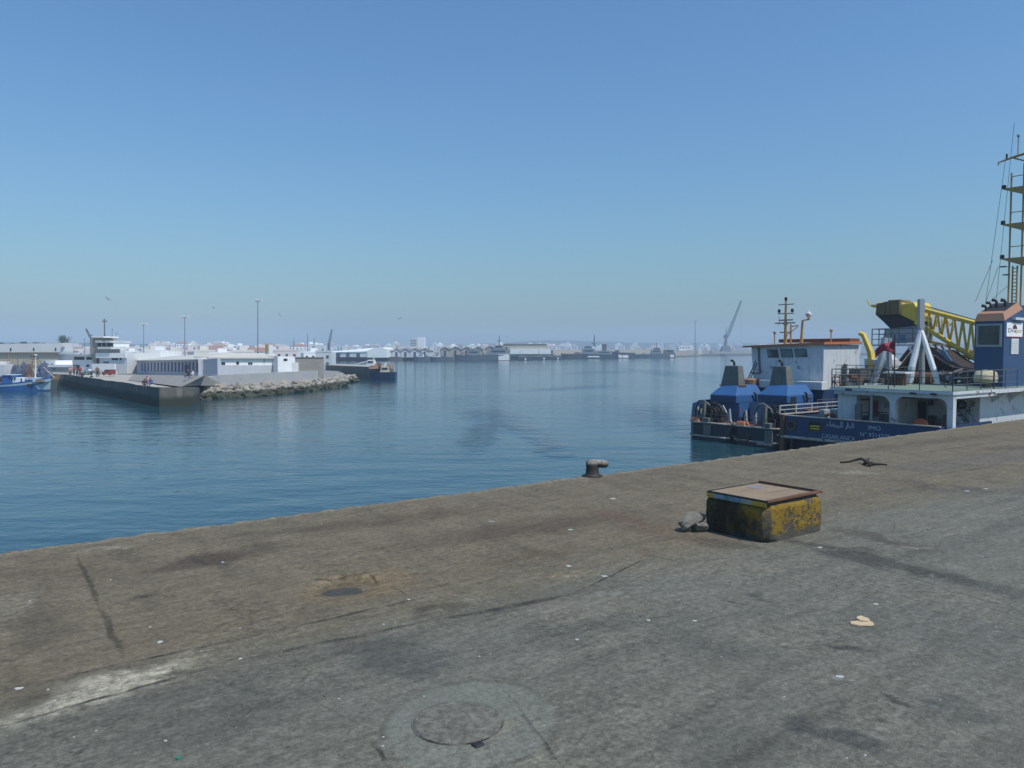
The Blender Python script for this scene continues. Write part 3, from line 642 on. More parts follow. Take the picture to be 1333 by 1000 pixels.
# ------------------------------------------------------------------ the blue dredger moored along the quay (stern towards us)
def rail(mb, pts, h=.95, n=3, step=1.3, r=.022, posts=True):
    """pipe railing along ship-frame points (s, t, z)"""
    pts = [Vector(p) for p in pts]
    for a, b in zip(pts, pts[1:]):
        L = (b - a).length; m = max(1, round(L / step))
        for i in range(n): q = Vector((0, 0, h * (i + 1) / n)); mb.bar(a + q, b + q, r * (1.25 if i == n - 1 else 1), 4)
        if posts:
            for i in range(m + 1): p = a.lerp(b, i / m); mb.bar(p, p + Vector((0, 0, h)), r * 1.3, 4)
dr = thing('dredger', 'blue and white dredger moored along the quay with its name on the stern', 'ship', S(0, 5, WZ), AQ)
tB = T(1010, 545, 0)[0]
FW = 46
plan = lambda i, z: [(i, i, z), (FW * .75, i, z), (FW, tB / 2, z), (FW * .75, tB - i, z), (i + .5, tB - i, z), (i, tB - i - .5, z)]
mb = MB(S); mb.prism([(p[0] + .35, p[1], p[2]) for p in plan(.25, -3.3)], (0, 0, 2.15)); mb.build('hull', M['hull_dark'], dr)
mb = MB(S); mb.prism(plan(0, -1.27), (0, 0, .14)); mb.build('main_deck', M['hull_dark'], dr)
# stern bulwark with its chocks; side bulwarks
mb = MB(S)
zt = 0.0
holes = []
ct, cz = T(1031, 554, 0); st0, sz0 = T(1068, 560.5, 0); st1, sz1 = T(1053, 549, 0)
mb.box(0, 0, -1.13, .10, st0, zt); mb.box(0, st1, -1.13, .10, tB - .4, zt)                # beside the square opening
mb.box(0, st0, -1.13, .10, st1, sz0); mb.box(0, st0, sz1, .10, st1, zt)
mb.prism([(0, tB - .4, -1.13), (.4, tB, -1.13), (.5, tB - .08, -1.13), (.1, tB - .46, -1.13)], (0, 0, 1.13))
mb.box(.4, tB - .10, -1.13, FW * .7, tB, zt); mb.box(.1, 0, -1.01, 6, .10, zt)
mb.build('stern_bulwark', M['hull_blue'], dr)
mb = MB(S); mb.box(-.05, .02, zt, .18, tB - .3, zt + .05); mb.box(.4, tB - .18, zt, 12, tB + .05, zt + .05); mb.build('bulwark_cap', M['strake'], dr)
mb = MB(S); mb.tube([(-.07, .3, -1.22), (-.07, tB - .45, -1.22), (.35, tB + .06, -1.22), (9, tB + .06, -1.22)], .085, 6); mb.build('rubbing_strake', M['strake'], dr)
mb = MB(S); mb.box(-.14, tB - .62, -3.2, .1, tB - .36, .06); mb.build('corner_post', M['rust'], dr)
mb = MB(S); mb.box(-.05, tB - .34, -3.2, .3, tB - .22, -.9); mb.build('corner_rib', M['rust_dark'], dr)
mb = MB(S); ringp = [(-.05, ct + .27 * math.cos(q * PI / 8), cz + .24 * math.sin(q * PI / 8)) for q in range(17)]; mb.tube(ringp, .065, 6); mb.build('mooring_chock', M['rust'], dr)
mb = MB(S); mb.prism([(-.012, ct + .22 * math.cos(q * PI / 8), cz + .2 * math.sin(q * PI / 8)) for q in range(16)], (.03, 0, 0)); mb.build('chock_opening', M['dark'], dr)
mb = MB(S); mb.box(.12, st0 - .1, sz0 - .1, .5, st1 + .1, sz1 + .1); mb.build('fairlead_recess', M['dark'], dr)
mb = MB(S)
for i in range(2): mb.box(-.05, st0 + .05, sz0 + .04 + i * .14, .12, st1 - .1, sz0 + .11 + i * .14)
mb.build('fairlead_roller', M['yellow'], dr)
mb = MB(S); mb.box(-.03, st0 - .06, sz0 - .07, 0, st1 + .06, sz0); mb.box(-.03, st1, sz0, 0, st1 + .06, sz1 + .05); mb.box(-.03, st0 - .06, sz0, 0, st0, sz1 + .05); mb.build('fairlead_frame', M['rust'], dr)
# lettering on the stern: reads left to right towards starboard (t falls)
def stern_text(s, px0, px1, py, h, name='stern_lettering', m=None):
    t0, z0 = T(px0, py, 0); t1 = T(px1, py, 0)[0]
    pl = lambda x, y, z: S(-.012 - z, t0 - x, z0 + y)
    b, wd = text_mb(s, h, pl, .004); kx = (t0 - t1) / wd
    b, wd = text_mb(s, h, lambda x, y, z: S(-.012 - z, t0 - x * kx, z0 + y), .004)
    b.build(name, m or LETT, dr)
k = NB('worn white lettering'); q = k.noise(16, 5, .7); LETT = k.done(k.mix(k.ss(q, .5, .68), (.46, .49, .52), (.10, .14, .21)), .7)
stern_text('CASABLANCA', 1069.5, 1113.5, 570.2, .36)
stern_text('IMO', 1130, 1146.5, 559.5, .33)
stern_text('N\u00b0 9314378', 1119.5, 1158.5, 567.8, .33)
# the Arabic port name, drawn as pen strokes
LA, ZA = T(1112, 558, 0); RA = T(1073, 558, 0)[0]
def pen(*pts): ab.tube([S(-.014, LA + (1 - x) * 0 + (RA - LA) * (1 - x), ZA + y) for x, y in pts], .026, 5, raw=True)
ab = MB()
pen((.985, .02), (.985, .32)); pen((.93, .02), (.93, .32))
pen((.93, .02), (.845, .02), (.835, .08), (.85, .17)); pen((.79, .02), (.79, .32)); pen((.765, .10), (.76, .0), (.72, -.08))
pen((.62, .02), (.62, .32)); pen((.62, .02), (.565, .02), (.565, .32)); pen((.565, .02), (.30, .02)); pen((.50, .02), (.50, .10)); pen((.44, .02), (.44, .10))
pen((.37, .02), (.35, .12), (.30, .15), (.26, .1), (.27, .02), (.37, .02)); pen((.27, .02), (.2, .02), (.2, .32)); pen((.10, .0), (.13, .07), (.09, .11), (.12, .13))
for x, y in ((.50, -.06), (.455, -.06), (.43, -.06), (.31, .24)): pen((x, y), (x + .012, y + .02))
ab.build('stern_lettering', LETT, dr)
# deckhouse
tw = T(1093, 540, 1.2)[0]; tw2 = T(1117, 540, 1.2)[0]; t7 = T(1162, 530, .8)[0]
UZ = 1.62
mb = MB(S); mb.box(1.0, tw2, -1.01, 9, tw, UZ); mb.build('deckhouse_side', M['white'], dr)
mb = MB(S); tbk = T(1161.5, 530, 2.7)[0]; mb.box(2.7, tbk, -1.01, 9, tw2, UZ); mb.build('deckhouse_bulkhead', M['white'], dr)
mb = MB(S); mb.box(5.7, .5, -1.01, 33, tbk, UZ); mb.build('deckhouse', M['white'], dr)
# arch frame across the stern of the deckhouse
def fillet(mb, s0, s1, t0, dt, z, r=.42):
    pts = [(s0, t0, z)] + [(s0, t0 + dt * r * (1 - math.sin(a * PI / 12)), z - r * (1 - math.cos(a * PI / 12))) for a in range(7)]
    mb.prism(pts, (s1 - s0, 0, 0))
a0, a1 = T(1242, 530, .7)[0], T(1234, 530, .7)[0]; c0, c1 = T(1166.5, 530, .7)[0], T(1159.5, 530, .7)[0]
mb = MB(S)
mb.box(.6, a0, -1.0, .95, a1, 1.40); mb.box(.6, c0, -1.0, .95, c1, 1.40)
mb.box(.6, a0, 1.40, .95, tw, UZ); mb.box(.95, a0, 1.40, 5.7, a0 + .14, UZ)
fillet(mb, .6, .95, a1, 1, 1.40); fillet(mb, .6, .95, c0, -1, 1.40); fillet(mb, .6, .95, c1, 1, 1.40, .5)
mb.build('arch_frame', M['white'], dr, bevel=.01)
mb = MB(S); mb.box(.4, a0 - .08, UZ, 14, tw + .15, UZ + .14); mb.box(5.3, -.35, UZ - .08, 16, a0 - .08, UZ + .14); mb.build('upper_deck', M['white'], dr)
mb = MB(S); mb.box(.45, a0 - .02, UZ + .14, 13.9, tw + .1, UZ + .165); mb.build('deck_covering', M['deck_green'], dr)
# starboard wall steps and brackets
for i in range(4): q = 7.2 + i * 2.3; MB(S).prism([(q, .5, UZ - .08), (q, -.3, UZ - .08), (q, .5, UZ - .7)], (.08, 0, 0)).build('deck_bracket', M['white'], dr)
mb = MB(S); mb.box(5.67, .95, -1.0, 5.70, 1.05, UZ); mb.box(5.64, 2.0, -1.0, 5.7, 2.05, UZ); mb.build('wall_pipe', M['white'], dr)
d0, z0 = T(1206, 569, 5.7); d1, z1 = T(1188, 522, 5.7)
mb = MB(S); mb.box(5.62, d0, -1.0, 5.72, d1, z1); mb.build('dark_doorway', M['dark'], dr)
mb = MB(S); mb.box(5.60, d0 - .08, -1.0, 5.66, d0, z1 + .08); mb.box(5.60, d1, -1.0, 5.66, d1 + .08, z1 + .08); mb.box(5.60, d0, z1, 5.66, d1, z1 + .08); mb.build('doorway_frame', M['grey_metal'], dr)
r0, za = T(1142, 541, 2.6); r1, zb = T(1129, 521, 2.6)
mb = MB(S); mb.box(2.35, r0, za, 2.7, r1 - .25, zb); mb.box(2.5, r1 - .2, za - .2, 2.7, r1, zb + .1); mb.build('red_locker', M['flag'], dr, bevel=.015)
mb = MB(S); p = T(1134.5, 540, .75)[0]; mb.box(.68, p - .05, -1, .78, p + .05, 1.4); mb.build('stanchion', M['grey_metal'], dr)
mb = MB(S); mb.bar((1.0, T(1117, 537, 1)[0], T(1117, 537, 1)[1]), (1.0, T(1155, 537, 1)[0], T(1155, 537, 1)[1]), .03); mb.build('grab_bar', M['black'], dr)
p, z = T(1252, 527, 5.6); mb = MB(S); mb.tube([(5.58, p + .2 * math.cos(q * PI / 6), z + .2 * math.sin(q * PI / 6)) for q in range(13)], .07, 6); mb.build('hose_reel', M['black'], dr)
# stair down from the upper deck
sA = T(1221, 517, 4.6); sB = T(1256, 560, 3.2)
st = MB(S)
for dt in (0, .7):
    st.hexa([(4.6 + dt, sA[0] - .14, sA[1]), (4.66 + dt, sA[0] - .14, sA[1]), (4.66 + dt, sA[0] + .14, sA[1]), (4.6 + dt, sA[0] + .14, sA[1]),
             (4.6 + dt, sB[0] - .14, -.98), (4.66 + dt, sB[0] - .14, -.98), (4.66 + dt, sB[0] + .14, -.98), (4.6 + dt, sB[0] + .14, -.98)])
stp = st.build('stair', M['white'], dr)
mb = MB(S)
for i in range(1, 9): q = i / 9; t_, z_ = sA[0] + (sB[0] - sA[0]) * q, sA[1] + (-.98 - sA[1]) * q; mb.box(4.66, t_ - .14, z_, 5.3, t_ + .12, z_ + .035)
mb.build('treads', M['black'], stp)
mb = MB(S)
for o in (.35, .85): mb.bar((4.6, sA[0] - .15, sA[1] + o), (4.6, sB[0] - .15, -.98 + o), .03)
mb.build('handrail', M['black'], stp)
# deck furniture on the open stern to port
def bpx(px0, py0, px1, py1, s0, s1, name, m, bev=.03, par=None):
    A = T(px1, py1, s0); B = T(px0, py0, s0); b = MB(S); b.box(s0, A[0], A[1], s1, B[0], B[1]); return b.build(name, m, par or dr, bevel=bev)
bpx(1112.5, 526, 1119, 552, .5, .8, 'mooring_post', M['cap_grey'])
bpx(1080, 532, 1097, 549, 2.6, 3.8, 'winch_housing', M['steel'], .06)
bpx(1102, 537, 1115, 549, 1.2, 2.2, 'winch_drum', M['black'], .08)
for a in ((1046, 533, 1052, 546), (1056, 532, 1062, 546)): bpx(*a, 4.5, 5, 'bollard_post', M['rust'], .03)
bpx(1066, 533, 1073, 548, 3.5, 4.2, 'vent_box', M['grey_metal'], .05)
mb = MB(S); c = T(1078, 543, 2.4); mb.tube([(2.2, c[0], c[1] - .3), (2.3, c[0] + .1, c[1] + .1), (2.4, c[0] - .2, c[1] + .2), (2.4, c[0] - .4, c[1] - .2)], .12, 8); mb.build('coiled_hose', M['rust'], dr, smooth=True)
mb = MB(S); rail(mb, [(.3, tB - .05, .04), (12, tB - .05, .04)], .5, 2, 1.6, .03); mb.build('port_rail', M['rail_white'], dr)
# upper deck rails
DZ = UZ + .165
mb = MB(S); rail(mb, [(9.5, tw + .1, DZ), (.5, tw + .1, DZ), (.5, a0, DZ), (5.3, a0, DZ), (5.3, -.3, DZ), (8.4, -.3, DZ)], 1.0, 3, 1.45); mb.build('deck_rail', M['rail'], dr)
mb = MB(S); rail(mb, [(9.4, T(1085, 487, 9.4)[0], DZ + .3), (9.4, tw - .4, DZ + .3)], .75, 3, .8); mb.build('gangway_rail', M['rail'], dr)
# ladder frame between the two ships
mb = MB(S); lt0, lt1 = T(1093, 510, 9)[0], T(1080, 510, 9)[0]
for i in range(9): mb.bar((9, lt0, -1 + i * .38), (9, lt1, -1 + i * .38), .04)
for q in (lt0, (lt0 + lt1) / 2, lt1): mb.bar((9, q, -1), (9, q, 2.2), .045)
for i in range(4): mb.bar((9, lt0, -1 + i * .76), (9, lt1, -.24 + i * .76), .035)
mb.build('boarding_ladder', M['rust'], dr)
# funnel
fs0 = 7.9; f0 = T(1306, 470, fs0)[0]; f1 = T(1268, 470, fs0)[0]; fzb = T(1290, 417.5, fs0)[1]; fzt = T(1290, 408, fs0)[1]
FL = 3.0
mb = MB(S); mb.prism([(fs0, f0, DZ - .16), (fs0 + FL, f0, DZ - .16), (fs0 + FL, f0, fzb + .95), (fs0 + 2.4, f0, fzb + .72), (fs0, f0, fzb)], (0, f1 - f0, 0)); fun = mb.build('funnel', M['funnel_blue'], dr)
mb = MB(S); o = .03
lo = [(fs0 - o, fzb - .02), (fs0 + 2.4, fzb + .70)]; hi = [(fs0 + .10, fzt), (fs0 + 2.05, fzt + .66)]
mb.add([(lo[0][0], f0 - o, lo[0][1]), (lo[1][0], f0 - o, lo[1][1]), (lo[1][0], f1 + o, lo[1][1]), (lo[0][0], f1 + o, lo[0][1]),
        (hi[0][0], f0 + .1, hi[0][1]), (hi[1][0], f0 + .1, hi[1][1]), (hi[1][0], f1 - .08, hi[1][1]), (hi[0][0], f1 - .08, hi[0][1])], MB.HEX); mb.build('orange_band', M['orange_dull'], fun)
mb = MB(S); mb.add([(hi[0][0] + .02, f0 + .16, hi[0][1] + .004), (hi[1][0] - .02, f0 + .16, hi[1][1] + .004), (hi[1][0] - .02, f1 - .14, hi[1][1] + .004), (hi[0][0] + .02, f1 - .14, hi[0][1] + .004)], [(0, 1, 2, 3)]); mb.build('sooty_top', M['black'], fun)
for i, (px, py, s_, r) in enumerate(((1284, 398.5, 8.6, .075), (1290, 394.5, 9.0, .07), (1297.5, 391, 9.3, .075), (1309, 391, 9.3, .085))):
    t_, z_ = T(px, py, s_); mb = MB(S); mb.tube([(s_, t_, fzb), (s_, t_, z_ - .12), (s_ - .03, t_ + .06, z_), (s_ - .1, t_ + .22, z_ + .02)], [r, r, r * 1.15, r * 1.25], 10); mb.build('exhaust_pipe', M['black'], fun, smooth=True)
g0, gz0 = T(1304, 451.5, fs0); g1, gz1 = T(1271.5, 422, fs0)
fr = MB(S); w_ = .11
for bx in ((g0, gz0, g1, gz0 + w_), (g0, gz1 - w_, g1, gz1), (g0, gz0 + w_, g0 + w_, gz1 - w_), (g1 - w_, gz0 + w_, g1, gz1 - w_)): fr.box(fs0 - .06, bx[0], bx[1], fs0 + .01, bx[2], bx[3])
fr.build('grille_frame', M['grey_metal'], fun)
mb = MB(S); m_ = 15
mb.box(fs0 - .004, g0 + w_, gz0 + w_, fs0 + .004, g1 - w_, gz1 - w_)
for i in range(m_):
    z = gz0 + w_ + (gz1 - gz0 - 2 * w_) * (i + .2) / m_; mb.hexa([(fs0 - .05, g0 + w_, z), (fs0 - .04, g0 + w_, z - .006), (fs0 - .04, g1 - w_, z - .006), (fs0 - .05, g1 - w_, z), (fs0 - .005, g0 + w_, z + .05), (fs0 - .0045, g0 + w_, z + .04), (fs0 - .0045, g1 - w_, z + .04), (fs0 - .005, g1 - w_, z + .05)])
mb.build('louvre_grille', M['cap_grey'], fun)
# company board and notice on the starboard face
def star(px, py): s_, z_ = SS(px, py, f0 - .03); return s_, z_
q0, q1 = star(1310, 438), star(1331, 421)
mb = MB(S); mb.box(q0[0], f0 - .045, q0[1], q1[0], f0, q1[1]); brd = mb.build('company_board', M['whitewash'], fun)
sw, shh = q1[0] - q0[0], q1[1] - q0[1]
k = NB('board navy'); k.done((.02, .025, .09), .5); NAVY = k.m
k = NB('board amber'); k.done((.5, .3, .03), .5); AMB = k.m
k = NB('board crimson'); k.done((.10, .015, .05), .5); CRIM = k.m
pl = lambda x, y, z: S(q0[0] + sw * .07 + x, f0 - .05 - z, q0[1] + shh * .30 + y)
b, wd = text_mb('Dra', .34, pl, .003); kx = sw * .5 / wd
b, wd = text_mb('Dra', .34, lambda x, y, z: pl(x * kx, y, z), .003); b.build('company_lettering', NAVY, brd)
b, wd = text_mb('por', .34, pl, .003); kx2 = sw * .38 / wd
b, wd = text_mb('por', .34, lambda x, y, z: pl(x * kx2 + sw * .5, y, z), .003); b.build('company_lettering', AMB, brd)
mb = MB(S); ec = (q0[0] + sw * .5, q0[1] + shh * .62)
mb.prism([(ec[0] + sw * x, f0 - .052, ec[1] + shh * y) for x, y in ((-.15, -.06), (-.12, .1), (-.07, .22), (0, .27), (.07, .22), (.12, .1), (.15, -.06))], (0, .012, 0)); mb.build('company_emblem', CRIM, brd)
mb = MB(S); mb.box(q0[0], f0 - .05, q0[1] - .04, q1[0], f0 - .001, q0[1]); mb.build('board_edge', M['flag'], brd)
q0, q1 = star(1316, 461), star(1326, 441)
mb = MB(S); mb.box(q0[0], f0 - .045, q0[1], q1[0], f0, q1[1]); ntc = mb.build('notice_board', M['offwhite'], fun)
mb = MB(S)
for i in range(7): z = q0[1] + (q1[1] - q0[1]) * (.12 + .11 * i); mb.box(q0[0] + .05, f0 - .049, z, q1[0] - .06 - .05 * (i % 3), f0 - .044, z + .02)
mb.build('notice_lines', M['grey_metal'], ntc)
q0, q1 = star(1318, 416.5), star(1330, 414); mb = MB(S); mb.box(q0[0], f0 - .2, q0[1], q1[0], f0, q1[1]); mb.build('funnel_lamp', M['white'], fun)
# tripod derrick
D = 8.0
top = sp(1199, 389.5, D); foot = sp(1200.5, 502, D); kn = sp(1199, 428, D)
mb = MB(); mb.tube([foot, kn], .165, 8, True); mb.tube([kn, top], .21, 4, True); tri = mb.build('tripod_mast', M['grey_metal'], dr)
mb = MB(); mb.tube([kn - Vector((0, 0, .1)), sp(1187, 478, D - .8), sp(1184, 501, D - .8)], [.17, .20, .19], 8, True); mb.build('tripod_leg', M['white'], tri)
mb = MB(); mb.tube([kn - Vector((0, 0, .1)), sp(1216, 483, D - .5), sp(1221, 501, D - .5)], [.15, .17, .16], 8, True); mb.build('tripod_leg', M['white'], tri)
mb = MB(); mb.bar(sp(1181, 448, D - .4), sp(1195, 447.5, D - .4), .07); mb.bar(sp(1181, 448, D - .4), sp(1190, 463, D - .5), .07); mb.build('leg_bracket', M['white'], tri)
mb = MB(); mb.tube([sp(1152, 440, 6.5), sp(1148, 465, 6.3), sp(1137, 499, 6)], [.2, .22, .2], 8, True); mb.tube([sp(1137, 499, 6), sp(1136.5, 504, 6)], [.3, .45], 8, True); mb.build('slanted_post', M['grey_metal'], dr)
mb = MB(); mb.bar(sp(1157, 440, 9), sp(1157.5, 495, 9), .17, 8); mb.build('upright_post', M['grey_metal'], dr)
mb = MB(); mb.bar(sp(1165, 436, 3), S(3, T(1165, 470, 3)[0], DZ), .035); mb.build('flag_staff', M['black'], dr)
# table rack on deck
A = T(1182, 486, 5.5); B = T(1153, 483.5, 5.5)
mb = MB(S); mb.box(5.2, A[0], A[1] - .03, 6.2, B[0], A[1] + .06); rk = mb.build('deck_rack', M['offwhite'], dr)
mb = MB(S)
for i in range(7): q = A[0] + .08 + (B[0] - A[0] - .16) * i / 6; mb.box(5.3, q - .05, DZ, 5.42, q + .05, A[1] - .03)
mb.build('rack_posts', M['rust'], rk)
mb = MB(S); mb.box(5.6, A[0] + .3, DZ, 6.0, B[0] - .2, A[1] - .25); mb.build('rack_bins', M['cap_grey'], rk)
bpx(1187, 486, 1210, 500, 9.4, 10.6, 'deck_winch', M['yellow'], .12)
mb = MB(S); a = T(1198, 492, 9.3); mb.tube([(9.2, a[0] - .8, a[1]), (9.2, a[0] + .8, a[1])], .36, 14); mb.build('winch_drum', M['rust'], dr)
rr = random.Random(3)
mb = MB()
for i in range(34):
    x = rr.uniform(1200, 1262); y = rr.uniform(487, 500); q = rr.uniform(9, 14); mb.tube([sp(x, y, q), sp(x + rr.uniform(8, 26), y + rr.uniform(-6, 4), q + rr.uniform(0, 2))], rr.uniform(.04, .13), 6, True)
mb.build('deck_pipes', M['rail'], dr)
for i in range(26):
    x = rr.uniform(1098, 1258); y = rr.uniform(486, 499); q = rr.uniform(7, 12); bpx(x, y, x + rr.uniform(3, 8), y + rr.uniform(4, 7), q, q + .8, 'deck_locker', M[rr.choice(['rail', 'cap_grey', 'rust', 'grey_metal', 'black'])], .03)
# gear stowed under the arches and along the stern
for x0, y0, x1, y1, s_, m_ in ((1168, 527, 1174, 556, 4.6, 'rail'), (1176, 522, 1180, 558, 5.2, 'grey_metal'), (1182, 536, 1185.5, 546, 5.4, 'white'), (1208, 541, 1216, 560, 4.4, 'black'), (1217, 546, 1226, 560, 3.6, 'rail'), (1227, 540, 1233, 560, 3.8, 'cap_grey'),
                               (1120, 541, 1127, 556, 1.6, 'blue_dark'), (1144, 539, 1152, 556, 2.0, 'rail'), (1151, 524, 1155, 531, 2.55, 'grey_metal'), (1208, 521, 1213, 528, 5.5, 'black'), (1168, 517, 1190, 519.5, 3.0, 'rail'), (1120, 519, 1128, 521.5, 1.3, 'black')):
    bpx(x0, y0, x1, y1, s_, s_ + .35, 'stowed_gear', M[m_], .02)
for x, y in ((1103.5, 507), (1187, 512), (1214, 513)): bpx(x - 3.5, y - 1.2, x + 3.5, y + 1.6, .25, .5, 'flood_lamp', M['black'], .02)
# heaped spoil chute in front of the crane: dark hopper walls
mb = MB()
hp = [sp(1165, 492, 13), sp(1169, 482, 13), sp(1186, 461, 13), sp(1206, 455, 13), sp(1222, 467, 13), sp(1240, 478, 13), sp(1262, 481, 13), sp(1264, 494, 13)]
mb.prism(hp, E * 4); mb.build('hopper_chute', M['rust_dark'], dr, bevel=.05)
mb = MB()
for x0, y0, x1, y1 in ((1168, 484, 1187, 460), (1190, 490, 1204, 456), (1214, 490, 1213, 462), (1172, 470, 1186, 452)): mb.bar(sp(x0, y0, 12.8), sp(x1, y1, 12.8), .13, 5)
mb.build('chute_ribs', M['rust'], dr)
mb = MB(); mb.prism([sp(1222, 456, 12.6), sp(1228, 455, 12.6), sp(1239, 470, 12.6), sp(1233, 470, 12.6)], E * .1); mb.build('hanging_tarpaulin', M['tarp'], dr)
# crane pedestal, house and lattice boom
K = 17
mb = MB()
mb.prism([sp(1157, 447, K), sp(1157, 428, K), sp(1196, 424, K), sp(1196, 447, K)], E * 2.2); ped = mb.build('crane_pedestal', M['grey_metal'], dr)
MBq = MB(); MBq.prism([sp(1169, 444, K - .03), sp(1169, 436, K - .03), sp(1178, 436, K - .03), sp(1178, 444, K - .03)], E * .05); MBq.build('pedestal_opening', M['tarp'], ped)
mb = MB(); mb.tube([sp(1157, 430, K), sp(1153, 452, K), sp(1150, 490, K)], .28, 8, True); mb.build('pedestal_leg', M['grey_metal'], ped)
mb = MB(); mb.tube([sp(1193, 446, K), sp(1194, 490, K)], .32, 8, True); mb.build('pedestal_leg', M['grey_metal'], ped)
mb = MB(); mb.tube([sp(1160, 446, K + 1.8), sp(1160, 490, K + 1.8)], .3, 8, True); mb.build('pedestal_leg', M['rust'], ped)
mb = MB(S); r0 = T(1166, 448.5, K - 1)[0]; r1 = T(1135, 448.5, K - 1)[0]; rz = T(1150, 448.5, K - 1)[1]; rail(mb, [(K + 2, r1, rz), (K - 1, r1, rz), (K - 1, r0 - 2.2, rz)], 1.15, 3, .9, .03); mb.build('pedestal_rail', M['rail'], ped)
mb = MB(S); mb.box(K - 1, r0 - 2.4, rz - .1, K + 2, r1, rz); mb.build('pedestal_walkway', M['grey_metal'], ped)
crn = MB(); crn.prism([sp(1139, 410, K), sp(1141, 394, K), sp(1171, 393, K), sp(1171, 410, K)], E * 2.4); crane = crn.build('crane_house', M['yellow'], dr, bevel=.06)
k = NB('grimy counterweight'); x = k.noise(2.2, 6, .7); y_ = k.noise(1, 5, .6, k.vmul(k.co, (4, 4, .5))); c = k.mix(x, (.10, .075, .04), (.22, .17, .07)); c = k.mix(k.math('MULTIPLY', k.ss(y_, .45, .7), .7), c, (.06, .045, .03)); k.bump(x, .3); CW = k.done(c, .8)
mb = MB(); mb.prism([sp(1140, 410.5, K - .2), sp(1141.5, 396, K - .2), sp(1152, 393, K - .2), sp(1171, 391.5, K - .2), sp(1171, 409, K - .2)], E * .35); mb.build('counterweight', CW, crane)
mb = MB(); mb.prism([sp(1140, 410, K), sp(1171, 409, K), sp(1190, 419, K), sp(1196, 428, K), sp(1160, 429, K), sp(1149, 418, K)], E * 2.3); mb.build('slewing_underside', M['black'], crane)
mb = MB(); mb.prism([sp(1171, 410, K), sp(1171.5, 396, K), sp(1189, 393, K), sp(1193, 399, K), sp(1194, 418, K), sp(1190, 419, K)], E * 2.4); mb.build('machinery_cowl', M['yellow'], crane, bevel=.08)
mb = MB(); mb.prism([sp(1132, 397, K), sp(1141, 396.5, K), sp(1141, 401, K), sp(1135, 400, K)], E * 1.2); mb.bar(sp(1133, 398, K), sp(1129, 391, K), .05); mb.build('jib_tip', M['yellow'], crane)
mb = MB(); mb.prism([sp(1155, 393, K + .5), sp(1157, 390.8, K + .5), sp(1172, 390, K + .5), sp(1176, 393, K + .5)], E * 1.4); mb.build('cab_roof', CW, crane)
LB = 1.9
def ch(px, py, d): return sp(px, py, K + d)
X0, X1 = 1192, 1292
yt = lambda x: 400.5 + (x - 1192) * .262; yb = lambda x: 419 + (x - 1192) * .62
boom = MB()
for d in (0, LB):
    for f_ in (yt, yb): boom.tube([ch(X0, f_(X0), d), ch(X1, f_(X1), d)], .17, 6, True)
nb_ = 9
for i in range(nb_ + 1):
    x = X0 + (X1 - X0) * i / nb_; xn = X0 + (X1 - X0) * min(i + .5, nb_) / nb_; x2 = X0 + (X1 - X0) * min(i + 1, nb_) / nb_
    for d in ((0, LB) if x > 1243 or x < 1200 else (LB,)):
        boom.tube([ch(x, yb(x), d), ch(xn, yt(xn), d)], .085, 5, True); boom.tube([ch(xn, yt(xn), d), ch(x2, yb(x2), d)], .085, 5, True)
    boom.tube([ch(x, yt(x), 0), ch(x2, yt(x2), LB)], .075, 5, True); boom.tube([ch(x, yb(x), LB), ch(x2, yb(x2), 0)], .075, 5, True)
    boom.tube([ch(x, yb(x), 0), ch(x, yb(x), LB)], .05, 5, True); boom.tube([ch(x, yt(x), 0), ch(x, yt(x), LB)], .05, 5, True)
boom.build('lattice_boom', M['yellow'], crane)
mb = MB(); mb.tube([ch(1190, 394, 1), ch(1292, 423, 1)], .035, 4, True); mb.tube([ch(1190, 396, .6), ch(1292, 424, .6)], .03, 4, True); mb.build('boom_cables', M['black'], crane)
p0, p1 = ch(1207, 423, -.25), ch(1243, 431, -.25)
bd = (p1 - p0).normalized(); up_ = Vector((0, 0, 1))
k = NB('yellow boom lettering'); k.done((.8, .62, .14), .6); b, wd = text_mb('P I J M', 1.0, lambda x, y, z: p0 + Vector(bd) * x + up_ * y, 0)
kx = (p1 - p0).length / wd
b, wd = text_mb('P I J M', .95, lambda x, y, z: p0 + bd * (x * kx) + up_ * y - E * z, .03); b.build('boom_lettering', k.m, crane)
mb = MB()
for dy in (0, 8, 14): mb.tube([ch(1206, 444 + dy, 1.5), ch(1292, 464 + dy * 1.2, 1.5)], .10, 5, True)
for i in range(9): x = 1206 + 86 * i / 9; mb.tube([ch(x, 446 + (x - 1206) * .21, 1.5), ch(x + 8, 457 + (x - 1206) * .24, 1.5)], .07, 4, True)
mb.build('boom_walkway', M['yellow'], crane)
